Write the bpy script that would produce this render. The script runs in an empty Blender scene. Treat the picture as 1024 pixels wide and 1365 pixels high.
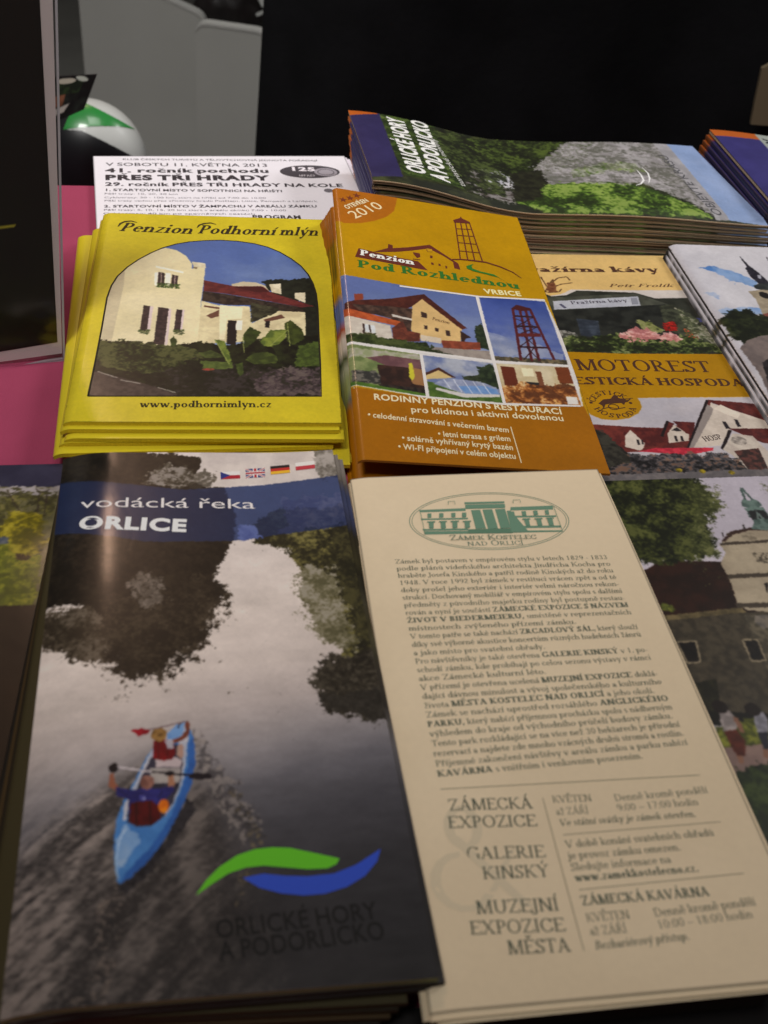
import bpy, math, random
import numpy as np
from mathutils import Vector
from mathutils.geometry import tessellate_polygon

random.seed(7)
RNG = np.random.default_rng(11)
SC = bpy.context.scene
COL = SC.collection
MM = 0.001

# ------------------------------------------------------------------ camera, world, lamps, exposure
cam_d = bpy.data.cameras.new('camera')
cam = bpy.data.objects.new('camera', cam_d)
COL.objects.link(cam)
SC.camera = cam
cam.location = (0.0, 0.0, 0.2677)
_p, _r = math.radians(40.25), math.radians(6.82)
_f = Vector((0, math.cos(_p), -math.sin(_p)))
_rt = Vector((1, 0, 0))
_up = _rt.cross(_f)
_R = _rt * math.cos(_r) + _up * math.sin(_r)
_U = -_rt * math.sin(_r) + _up * math.cos(_r)
from mathutils import Matrix
cam.matrix_world = Matrix(((_R.x, _U.x, -_f.x, 0), (_R.y, _U.y, -_f.y, 0), (_R.z, _U.z, -_f.z, 0.2677), (0, 0, 0, 1)))
cam_d.sensor_fit = 'VERTICAL'
cam_d.sensor_height = 36.0
cam_d.sensor_width = 27.0
cam_d.lens = 1450 / 1365 * 36.0
cam_d.clip_start = 0.01
cam_d.clip_end = 60
cam_d.dof.use_dof = True
cam_d.dof.focus_distance = 0.49
cam_d.dof.aperture_fstop = 16.0

world = bpy.data.worlds.new('World')
SC.world = world
world.use_nodes = True
world.node_tree.nodes['Background'].inputs[0].default_value = (1.0, 0.92, 0.82, 1)
world.node_tree.nodes['Background'].inputs[1].default_value = 0.045

def lamp(name, loc, target, power, size, color, shape='RECTANGLE', size_y=None):
    d = bpy.data.lights.new(name, 'AREA')
    d.energy = power
    d.shape = shape
    d.size = size
    if size_y: d.size_y = size_y
    d.color = color
    o = bpy.data.objects.new(name, d)
    COL.objects.link(o)
    o.location = loc
    o.rotation_euler = (Vector(target) - Vector(loc)).to_track_quat('-Z', 'Y').to_euler()
    return o

_l = lamp('hall_ceiling_lamp', (1.3, 1.35, 1.25), (-0.12, 0.68, 0), 1.65, 0.5, (1.0, 0.985, 0.97), size_y=0.5)
_l.data.spread = math.radians(52)
_l = lamp('hall_overhead_lamp', (0.1, 0.45, 2.3), (-0.03, 0.88, 0), 1.2, 0.9, (1.0, 0.975, 0.945), size_y=0.9)
_l.data.spread = math.radians(48)
_l = lamp('front_fill', (-0.6, -0.2, 1.7), (-0.38, 0.95, 0.1), 3.6, 0.5, (1.0, 0.98, 0.95), size_y=0.5)  # unseen fill, added to brighten the boards, sign card and pile fronts
_l.data.spread = math.radians(64)
_l = lamp('hall_spot_lamp', (-0.74, 1.9, 1.38), (-0.1, 0.42, 0), 0.55, 0.07, (1.0, 0.62, 0.42), size_y=0.4)
_l.data.spread = math.radians(60)

SC.view_settings.view_transform = 'Standard'
SC.view_settings.look = 'None'
SC.view_settings.exposure = 0
SC.view_settings.gamma = 1
SC.view_settings.use_curve_mapping = False
SC.render.engine = 'CYCLES'
SC.cycles.max_bounces = 6
SC.cycles.use_denoising = True

# ------------------------------------------------------------------ colours and materials
GAIN = 0.72      # how brightly white paper photographs under these lamps

def lin(c):
    c = np.asarray(c, float) / 255.0
    return np.where(c <= 0.04045, c / 12.92, ((c + 0.055) / 1.055) ** 2.4)

def alb(c):
    return np.clip(lin(c) / GAIN, 0.0, 0.86)

def paper_material(name, rough=0.45, spec=0.5, coat=0.0, grain=0.05, bump=0.03, scale=900, coat_rough=0.15):
    m = bpy.data.materials.new(name)
    m.use_nodes = True
    nt = m.node_tree
    b = nt.nodes['Principled BSDF']
    at = nt.nodes.new('ShaderNodeAttribute'); at.attribute_name = 'print'
    tc = nt.nodes.new('ShaderNodeTexCoord')
    nz = nt.nodes.new('ShaderNodeTexNoise'); nz.inputs['Scale'].default_value = scale; nz.inputs['Detail'].default_value = 3
    nt.links.new(tc.outputs['Object'], nz.inputs['Vector'])
    mr = nt.nodes.new('ShaderNodeMapRange')
    mr.inputs['To Min'].default_value = 1 - grain; mr.inputs['To Max'].default_value = 1 + grain
    nt.links.new(nz.outputs['Fac'], mr.inputs['Value'])
    mx = nt.nodes.new('ShaderNodeMix'); mx.data_type = 'RGBA'; mx.blend_type = 'MULTIPLY'
    mx.inputs['Factor'].default_value = 1
    nt.links.new(at.outputs['Color'], mx.inputs[6])
    nt.links.new(mr.outputs['Result'], mx.inputs[7])
    nt.links.new(mx.outputs[2], b.inputs['Base Color'])
    b.inputs['Roughness'].default_value = rough
    b.inputs['Specular IOR Level'].default_value = spec
    b.inputs['Coat Weight'].default_value = coat
    b.inputs['Coat Roughness'].default_value = coat_rough
    if bump:
        n2 = nt.nodes.new('ShaderNodeTexNoise'); n2.inputs['Scale'].default_value = 60; n2.inputs['Detail'].default_value = 5
        nt.links.new(tc.outputs['Object'], n2.inputs['Vector'])
        bp = nt.nodes.new('ShaderNodeBump'); bp.inputs['Strength'].default_value = bump; bp.inputs['Distance'].default_value = 0.002
        nt.links.new(n2.outputs['Fac'], bp.inputs['Height'])
        nt.links.new(bp.outputs['Normal'], b.inputs['Normal'])
        if coat: nt.links.new(bp.outputs['Normal'], b.inputs['Coat Normal'])
    return m

M_GLOSS = paper_material('glossy_coated_print', 0.42, 0.22, 0.30, 0.04, 0.05)
M_MATTE = paper_material('uncoated_paper', 0.75, 0.25, 0.0, 0.04, 0.06, 500)
M_NEWS = paper_material('semi_gloss_newsprint', 0.42, 0.5, 0.1, 0.08, 0.22)
M_EDGE = paper_material('paper_edges', 0.8, 0.2, 0.0, 0.25, 0.0, 1600)
M_INK = paper_material('printing_ink', 0.6, 0.3, 0.0, 0.04, 0.0)

def plain_material(name, rgb, rough=0.6, spec=0.5, noise=0.12, scale=30, bump=0.0, coat=0.0, bump_scale=None):
    m = bpy.data.materials.new(name)
    m.use_nodes = True
    nt = m.node_tree
    b = nt.nodes['Principled BSDF']
    tc = nt.nodes.new('ShaderNodeTexCoord')
    nz = nt.nodes.new('ShaderNodeTexNoise'); nz.inputs['Scale'].default_value = scale; nz.inputs['Detail'].default_value = 6
    nt.links.new(tc.outputs['Object'], nz.inputs['Vector'])
    cr = nt.nodes.new('ShaderNodeValToRGB')
    c = np.array(rgb, float)
    cr.color_ramp.elements[0].position = 0.3; cr.color_ramp.elements[1].position = 0.7
    cr.color_ramp.elements[0].color = (*np.clip(c * (1 - noise), 0, 1), 1)
    cr.color_ramp.elements[1].color = (*np.clip(c * (1 + noise), 0, 1), 1)
    nt.links.new(nz.outputs['Fac'], cr.inputs['Fac'])
    nt.links.new(cr.outputs['Color'], b.inputs['Base Color'])
    b.inputs['Roughness'].default_value = rough
    b.inputs['Specular IOR Level'].default_value = spec
    b.inputs['Coat Weight'].default_value = coat
    if bump:
        n2 = nt.nodes.new('ShaderNodeTexNoise'); n2.inputs['Scale'].default_value = bump_scale or scale * 8; n2.inputs['Detail'].default_value = 4
        nt.links.new(tc.outputs['Object'], n2.inputs['Vector'])
        bp = nt.nodes.new('ShaderNodeBump'); bp.inputs['Strength'].default_value = bump; bp.inputs['Distance'].default_value = 0.001
        nt.links.new(n2.outputs['Fac'], bp.inputs['Height'])
        nt.links.new(bp.outputs['Normal'], b.inputs['Normal'])
    return m

# ------------------------------------------------------------------ objects
def tag(o, label=None, cat=None, group=None, kind=None):
    if label: o['label'] = label
    if cat: o['category'] = cat
    if group: o['group'] = group
    if kind: o['kind'] = kind
    return o

def thing(name, loc, label, cat, group=None):
    o = bpy.data.objects.new(name, None)
    o.empty_display_size = 0.01
    COL.objects.link(o)
    o.location = loc
    return tag(o, label, cat, group)

def mesh_object(name, V, quads, tris, cols, mat, parent=None, origin=(0, 0, 0), smooth=True):
    """V in millimetres (world); stored in metres relative to origin."""
    V = (np.asarray(V, float) * MM - np.asarray(origin, float)).astype(np.float32)
    me = bpy.data.meshes.new(name)
    q = np.asarray(quads, np.int32).reshape(-1, 4) if quads is not None and len(quads) else np.zeros((0, 4), np.int32)
    t = np.asarray(tris, np.int32).reshape(-1, 3) if tris is not None and len(tris) else np.zeros((0, 3), np.int32)
    me.vertices.add(len(V)); me.vertices.foreach_set('co', V.ravel())
    nl = q.size + t.size
    me.loops.add(nl)
    me.loops.foreach_set('vertex_index', np.concatenate([q.ravel(), t.ravel()]))
    me.polygons.add(len(q) + len(t))
    st = np.concatenate([np.arange(len(q)) * 4, q.size + np.arange(len(t)) * 3]).astype(np.int32)
    me.polygons.foreach_set('loop_start', st)
    me.update(calc_edges=True)
    me.validate()
    if cols is not None:
        a = me.color_attributes.new('print', 'FLOAT_COLOR', 'POINT')
        c = np.ones((len(V), 4), np.float32); c[:, :3] = cols
        a.data.foreach_set('color', c.ravel())
    me.polygons.foreach_set('use_smooth', np.full(len(me.polygons), smooth))
    me.materials.append(mat)
    o = bpy.data.objects.new(name, me)
    COL.objects.link(o)
    if parent is not None: o.parent = parent
    else: o.location = origin
    return o

#<SHEET>
def ease(t):
    t = np.clip(t, 0, 1)
    return t * t * (3 - 2 * t)

class Sheet:
    """A printed sheet: four corners (far left, far right, near right, near left) in mm and a bend; u runs right, v towards the viewer."""
    def __init__(s, corners, bend=None):
        s.c = np.array(corners, float)
        d = lambda i, j: np.linalg.norm(s.c[i] - s.c[j])
        s.w = (d(0, 1) + d(3, 2)) / 2
        s.l = (d(0, 3) + d(1, 2)) / 2
        s.bend = bend or (lambda u, v, w, l: 0 * u)
    def S(s, u, v, h=0.0):
        a = (u / s.w)[..., None]; b = (v / s.l)[..., None]
        P = (1 - a) * (1 - b) * s.c[0] + a * (1 - b) * s.c[1] + a * b * s.c[2] + (1 - a) * b * s.c[3]
        P = P.copy()
        P[..., 2] += s.bend(u, v, s.w, s.l) + h
        return P

CORNERS = {
'vod':[(-118.8,307,18),(-22,324.8,18.5),(26.1,127.3,18),(-72.4,106.9,18)],
'cream':[(-14,315.7,15),(80.1,338.5,15),(123,141.1,15),(24.8,120.3,15)],
'yellow':[(-158.4,504.3,15),(-47.2,526.3,15),(-20.8,349.4,15),(-125.7,328.9,15)],
'orange':[(-45.1,519.6,36),(49.8,525.5,29),(85.2,337.1,15),(-12.2,327.5,15)],
'news':[(-47.9,623.3,24),(161,666.9,24),(189.5,568.7,24),(-26,534.4,24)],
'news2':[(170.6,676.6,28),(381.7,717.3,28),(401.2,616.1,28),(190,575.5,28)],
'mot':[(37.3,526.2,7),(133.9,548.2,7),(178,354.1,7),(81.4,332.2,7)],
'church':[(134.5,548.4,14),(231.8,566.8,14),(269.9,365.4,14),(172.6,347,14)],
'castle':[(76.9,339.6,8),(220.8,374.5,8),(269.8,172.3,8),(126,137.5,8)],
'left':[(-225,293.8,3.5),(-122.8,318,3.5),(-74.8,115.6,3.5),(-177,91.4,3.5)],
'flyer':[(-191.2,598.1,2.5),(-49.6,641.1,2.5),(-20.6,545.4,2.5),(-162.2,502.4,2.5)]}
def spine(drop, width):
    return lambda u, v, w, l: -drop * np.clip(1 - u / width, 0, 1.2) ** 2
def bend_river(u, v, w, l):
    return -3.4 * np.clip(1 - u / 24, 0, 1.2) ** 3 + 1.6 * np.clip((u - 0.7 * w) / (0.3 * w), 0, 1) ** 2 * np.clip(1 - v / (0.25 * l), 0, 1)
def bend_news(u, v, w, l):
    return 13 * ease(1 - u / (0.42 * w)) + 0.9 * np.sin(u / 23 + v / 60) * np.clip(u / 60, 0, 1) - 1.2 * np.clip(v / l - .93, 0, 1) * 14
def bend_cream(u, v, w, l):
    return 0.7 * np.sin(v / l * 4.2 + u / w * 1.1) - 0.9 * np.clip(1 - u / 8, 0, 1.2) ** 2
def bend_soft(u, v, w, l):
    return -1.4 * np.clip(1 - u / 3, 0, 1.2) ** 2 + 0.8 * np.sin(v / l * 3.0) * (u / w)
BEND = {'vod': bend_river, 'cream': bend_cream, 'yellow': spine(1.4, 4), 'orange': bend_soft, 'news': bend_news,
        'news2': lambda u, v, w, l: 4 * ease(1 - u / 70), 'mot': spine(0.5, 4), 'church': spine(1.6, 5),
        'castle': spine(0.8, 3), 'left': spine(0.3, 3), 'flyer': None}
SHEETS = {k: Sheet(c, BEND[k]) for k, c in CORNERS.items()}
#</SHEET>

def grid_faces(nu, nv, start=0):
    i = np.arange(nu * nv).reshape(nv, nu) + start
    return np.stack([i[1:, :-1], i[1:, 1:], i[:-1, 1:], i[:-1, :-1]], -1).reshape(-1, 4)

def base_of(sheet, z):
    c = sheet.c.mean(axis=0) * MM
    return (float(c[0]), float(c[1]), float(z * MM))

# ------------------------------------------------------------------ painting of printed pictures
_T = RNG.random((256, 256))
def vnoise(x, y, seed=0):
    x = x + seed * 17.31; y = y + seed * 7.77
    xi = np.floor(x).astype(int); yi = np.floor(y).astype(int)
    fx = x - xi; fy = y - yi
    fx = fx * fx * (3 - 2 * fx); fy = fy * fy * (3 - 2 * fy)
    t = lambda a, b: _T[(xi + a) & 255, (yi + b) & 255]
    return (t(0, 0) * (1 - fx) + t(1, 0) * fx) * (1 - fy) + (t(0, 1) * (1 - fx) + t(1, 1) * fx) * fy

def fbm(x, y, f, seed=0, octv=4, gain=0.55):
    s = 0; a = 1; n = 0
    for k in range(octv):
        s = s + a * vnoise(x * f, y * f, seed + k * 3); n += a; a *= gain; f *= 2.1
    return s / n

class Canvas:
    """A picture over a rectangle of a sheet, in mm of that sheet."""
    def __init__(s, u0, v0, u1, v1, step):
        s.box = (u0, v0, u1, v1)
        s.nu = int(round((u1 - u0) / step)) + 1; s.nv = int(round((v1 - v0) / step)) + 1
        ss = 2
        s.ss = ss
        u = u0 + (np.arange(s.nu * ss) + 0.5 - ss / 2) / ss * (u1 - u0) / (s.nu - 1)
        v = v0 + (np.arange(s.nv * ss) + 0.5 - ss / 2) / ss * (v1 - v0) / (s.nv - 1)
        s.du = u[1] - u[0]; s.dv = v[1] - v[0]
        s.u, s.v = u, v
        s.img = np.zeros((len(v), len(u), 3), np.float32)
        s.clip = None
    def win(s, pts, pad=0.0):
        p = np.asarray(pts, float)
        i0 = np.searchsorted(s.u, p[:, 0].min() - pad); i1 = np.searchsorted(s.u, p[:, 0].max() + pad)
        j0 = np.searchsorted(s.v, p[:, 1].min() - pad); j1 = np.searchsorted(s.v, p[:, 1].max() + pad)
        return slice(j0, j1), slice(i0, i1)
    def inside(s, pts, X, Y):
        p = np.asarray(pts, float); m = np.zeros(X.shape, bool)
        for (x0, y0), (x1, y1) in zip(p, np.roll(p, -1, 0)):
            if y0 == y1: continue
            c = (y0 > Y) != (y1 > Y)
            m ^= c & (X < (x1 - x0) * (Y - y0) / (y1 - y0) + x0)
        return m
    def put(s, sl, m, col, a=1.0):
        m = m.astype(np.float32) * a
        if s.clip is not None: m = m * s.clip[sl]
        s.img[sl] = s.img[sl] * (1 - m[..., None]) + np.asarray(col, np.float32) * m[..., None]
    def poly(s, pts, col, col2=None, warp=0, wf=0.8, f=0.5, seed=0, a=1.0, sharp=1.0, holes=0.0, hf=0.8, grad=None, st=(1, 1)):
        """fill a polygon; warp makes its outline ragged, col2 mottles it, holes lets what is behind show through, grad=(p0, p1, far colour) blends"""
        sl = s.win(pts, warp * 1.2)
        if sl[0].start >= sl[0].stop or sl[1].start >= sl[1].stop: return
        X, Y = np.meshgrid(s.u[sl[1]], s.v[sl[0]])
        Xw, Yw = X, Y
        if warp:
            Xw = X + warp * 2 * (fbm(X, Y, wf, seed + 41) - .5) * 1.6
            Yw = Y + warp * 2 * (fbm(X, Y, wf, seed + 77) - .5) * 1.6
        m = s.inside(pts, Xw, Yw).astype(np.float32)
        c = np.broadcast_to(np.asarray(col, np.float32), X.shape + (3,))
        if grad is not None:
            (p0, p1, cg) = grad
            d = np.subtract(p1, p0); t = np.clip(((X - p0[0]) * d[0] + (Y - p0[1]) * d[1]) / (d @ d), 0, 1)[..., None]
            c = c * (1 - t) + np.asarray(cg, np.float32) * t
        if col2 is not None:
            n = fbm(X * st[0], Y * st[1], f, seed + 5)
            n = np.clip((n - .5) * 3.2 * sharp + .5, 0, 1)[..., None]
            c = c * (1 - n) + np.asarray(col2, np.float32) * n
        if holes:
            m = m * (fbm(X, Y, hf, seed + 23) > holes)
        s.put(sl, m, c, a)
    def mask(s, pts):
        sl = (slice(0, len(s.v)), slice(0, len(s.u)))
        X, Y = np.meshgrid(s.u, s.v)
        return s.inside(pts, X, Y).astype(np.float32)
    def line(s, pts, w, col, a=1.0):
        p = np.asarray(pts, float)
        for q0, q1 in zip(p[:-1], p[1:]):
            d = q1 - q0; n = np.array([-d[1], d[0]]) / (np.linalg.norm(d) + 1e-9) * w / 2
            s.poly([q0 + n, q1 + n, q1 - n, q0 - n], col, a=a)
    def ell(s, c, rx, ry, col, col2=None, rot=0, n=28, **k):
        t = np.linspace(0, 2 * np.pi, n, endpoint=False)
        x = rx * np.cos(t); y = ry * np.sin(t)
        s.poly(np.stack([c[0] + x * np.cos(rot) - y * np.sin(rot), c[1] + x * np.sin(rot) + y * np.cos(rot)], 1), col, col2, **k)
    def leaves(s, pts, n, size, cols, stretch=1.8, a=0.9, seed=1, lean=None):
        """foliage inside a polygon: a fractal mask in several leaf tones, or scattered dabs where it is sparse"""
        p = np.asarray(pts, float)
        area = abs(np.sum(p[:, 0] * np.roll(p[:, 1], -1) - np.roll(p[:, 0], -1) * p[:, 1])) / 2
        dens = n * 2.2 * size * size / max(area, 1e-6)
        cols = np.array(sorted(cols, key=sum), float)
        if dens > .55 and n > 120:
            pad = 2.2 * size + 1.2
            sl = s.win(pts, pad)
            if sl[0].start >= sl[0].stop or sl[1].start >= sl[1].stop: return
            X, Y = np.meshgrid(s.u[sl[1]], s.v[sl[0]])
            g = .34 / size
            dx = fbm(X, Y, g * .6, seed + 60, 5, .65) - .5; dy = fbm(X, Y, g * .6, seed + 90, 5, .65) - .5
            m = s.inside(p, X + dx * pad * 3.2, Y + dy * pad * 3.2)
            c1 = fbm(X, Y, g * .28, seed + 30, 3); c2 = fbm(X + dx * 2, Y * 1.15 + dy * 2, g * 1.5, seed + 31, 3, .7)
            t = np.clip(((.5 * c1 + .5 * c2) - .5) * 4.2 + .48, 0, .999) * (len(cols) - 1)
            k = t.astype(int); f = (t - k)[..., None]
            c = cols[k] * (1 - f) + cols[np.minimum(k + 1, len(cols) - 1)] * f
            cover = fbm(X - dx * 3, Y - dy * 3, g * .9, seed + 12, 4, .65)
            thr = np.quantile(cover, np.clip(1 - dens * .85, 0, .6))
            s.put(sl, m & (cover >= thr), c, a)
            return
        r = np.random.default_rng(seed)
        lo = p.min(0); hi = p.max(0)
        n = int(n * 2.0); size = size * .66
        q = lo + r.random((n * 3, 2)) * (hi - lo)
        q = q[s.inside(p, q[:, 0], q[:, 1])][:n]
        for x, y in q:
            z = size * (.5 + r.random()); th = r.random() * 3.14 if lean is None else lean + (r.random() - .5) * .7
            i0, i1 = np.searchsorted(s.u, (x - z, x + z)); j0, j1 = np.searchsorted(s.v, (y - z, y + z))
            if i0 >= i1 or j0 >= j1: continue
            X, Y = np.meshgrid(s.u[i0:i1] - x, s.v[j0:j1] - y)
            m = ((X * np.cos(th) + Y * np.sin(th)) / z) ** 2 + ((Y * np.cos(th) - X * np.sin(th)) * stretch / z) ** 2 < 1
            c = cols[r.integers(len(cols))] * (.85 + .3 * r.random())
            s.put((slice(j0, j1), slice(i0, i1)), m, c, a)
    def tree(s, pts, cols, reach=5.0, amp=1.0, seed=1, f=.16, a=1.0, st=(1, 1), cut=.5):
        """a crown with a fractal edge: the blurred outline plus noise, cut at a level, with small gaps and islands"""
        p = np.asarray(pts, float)
        sl = s.win(pts, reach * 1.6)
        if sl[0].start >= sl[0].stop or sl[1].start >= sl[1].stop: return
        X, Y = np.meshgrid(s.u[sl[1]], s.v[sl[0]])
        m = s.inside(p, X, Y).astype(np.float32)
        def box(b, k, ax):
            k = max(1, int(k)); pad = [(0, 0), (0, 0)]; pad[ax] = (k + 1, k)
            c = np.cumsum(np.pad(b, pad, mode='edge'), axis=ax)
            return (np.take(c, range(2 * k + 1, c.shape[ax]), ax) - np.take(c, range(0, c.shape[ax] - 2 * k - 1), ax)) / (2 * k + 1)
        for _ in range(2):
            m = box(box(m, reach / s.du / 2, 1), reach / s.dv / 2, 0)
        n = .36 * fbm(X * st[0], Y * st[1], f, seed, 3) + .34 * fbm(X * st[0], Y * st[1], f * 4, seed + 9, 3, .7) + .30 * fbm(X * st[0], Y * st[1], f * 14, seed + 19, 3, .8)
        fld = m + (n - .5) * 2.5 * amp
        k = np.clip((fld - cut) * 16 + .5, 0, 1)
        cols = np.array(sorted(cols, key=sum), float)
        t = np.clip((.5 * fbm(X, Y, f * 1.2, seed + 31, 3) + .5 * fbm(X, Y, f * 7, seed + 32, 3, .7) - .5) * 4 + .45, 0, .999) * (len(cols) - 1)
        i = t.astype(int); w = (t - i)[..., None]
        s.put(sl, k, cols[i] * (1 - w) + cols[np.minimum(i + 1, len(cols) - 1)] * w, a)
    def result(s):
        i = s.img.reshape(s.nv, s.ss, s.nu, s.ss, 3).mean((1, 3))
        return i
    def soften(s, k=1):
        for _ in range(k):
            i = s.img
            i = (np.roll(i, 1, 0) + 2 * i + np.roll(i, -1, 0)) / 4
            s.img = (np.roll(i, 1, 1) + 2 * i + np.roll(i, -1, 1)) / 4
    def mirror(s, uc, v0, v1, reach=999):
        """continue a symmetrical subject past the axis u = uc"""
        i = np.searchsorted(s.u, uc); n = min(len(s.u) - i, i, int(reach / s.du))
        if n <= 0: return
        src = np.clip(i - 1 - np.arange(n), 0, None)
        j0, j1 = np.searchsorted(s.v, (v0, v1))
        s.img[j0:j1, i:i + n] = s.img[j0:j1][:, src]
    def photo(s, amt=1.0, warp=None):
        """the mottle and print grain of a reproduced photograph"""
        X, Y = np.meshgrid(s.u, s.v)
        k = 1 + amt * (.12 * (fbm(X, Y, .07, 201) - .5) + .07 * (fbm(X, Y, .7, 202) - .5) + .06 * (fbm(X, Y, 3.0, 203, 2) - .5))
        w = s.img.max(-1, keepdims=True) - s.img.min(-1, keepdims=True)
        amp = .30 * (amt if warp is None else warp)
        i = np.clip((np.arange(len(s.u))[None, :] + (fbm(X, Y, 1.0, 211, 3, .7) - .5) * 3.2 * amp / s.du).round().astype(int), 0, len(s.u) - 1)
        j = np.clip((np.arange(len(s.v))[:, None] + (fbm(X, Y, 1.0, 212, 3, .7) - .5) * 3.2 * amp / s.dv).round().astype(int), 0, len(s.v) - 1)
        s.img = s.img[j, i]
        lum = s.img.mean(-1)
        s.img = s.img * (k * (.80 + .20 * np.clip(lum / 95, 0, 1)))[..., None]
    def build(s, name, sheet, mat, parent, h=0.0, edges=True, label=None):
        img = s.result()
        u0, v0, u1, v1 = s.box
        u = np.linspace(u0, u1, s.nu); v = np.linspace(v0, v1, s.nv)
        U, Vv = np.meshgrid(u, v)
        P = sheet.S(U, Vv, h).reshape(-1, 3)
        org = parent.location if parent is not None else (0, 0, 0)
        o = mesh_object(name, P, grid_faces(s.nu, s.nv), None, alb(img.reshape(-1, 3)), mat, parent, org)
        if label: o['label'] = label
        return o

def full(sheet, step):
    return Canvas(0, 0, sheet.w, sheet.l, step)

# ------------------------------------------------------------------ lettering: two alphabets drawn as flat shapes
_sans = {}
def sans_glyph(ch, bold):
    key = (ch, bold)
    if key in _sans: return _sans[key]
    def tomesh(t):
        c = bpy.data.curves.new('glyph', 'FONT'); c.body = t; c.offset = 0.022 * bold; c.resolution_u = 4
        o = bpy.data.objects.new('glyph', c)
        m = o.to_mesh()
        v = np.array([x.co[:2] for x in m.vertices], float).reshape(-1, 2)
        f = [tuple(p.vertices) for p in m.polygons]
        o.to_mesh_clear(); bpy.data.objects.remove(o); bpy.data.curves.remove(c)
        return v, f
    v, f = tomesh(ch)
    a = tomesh('|' + ch + '|')[0][:, 0].max(); b = tomesh('||')[0][:, 0].max()
    _sans[key] = (v / 0.69, f, (a - b) / 0.69 + 0.045 * bold)
    return _sans[key]

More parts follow.
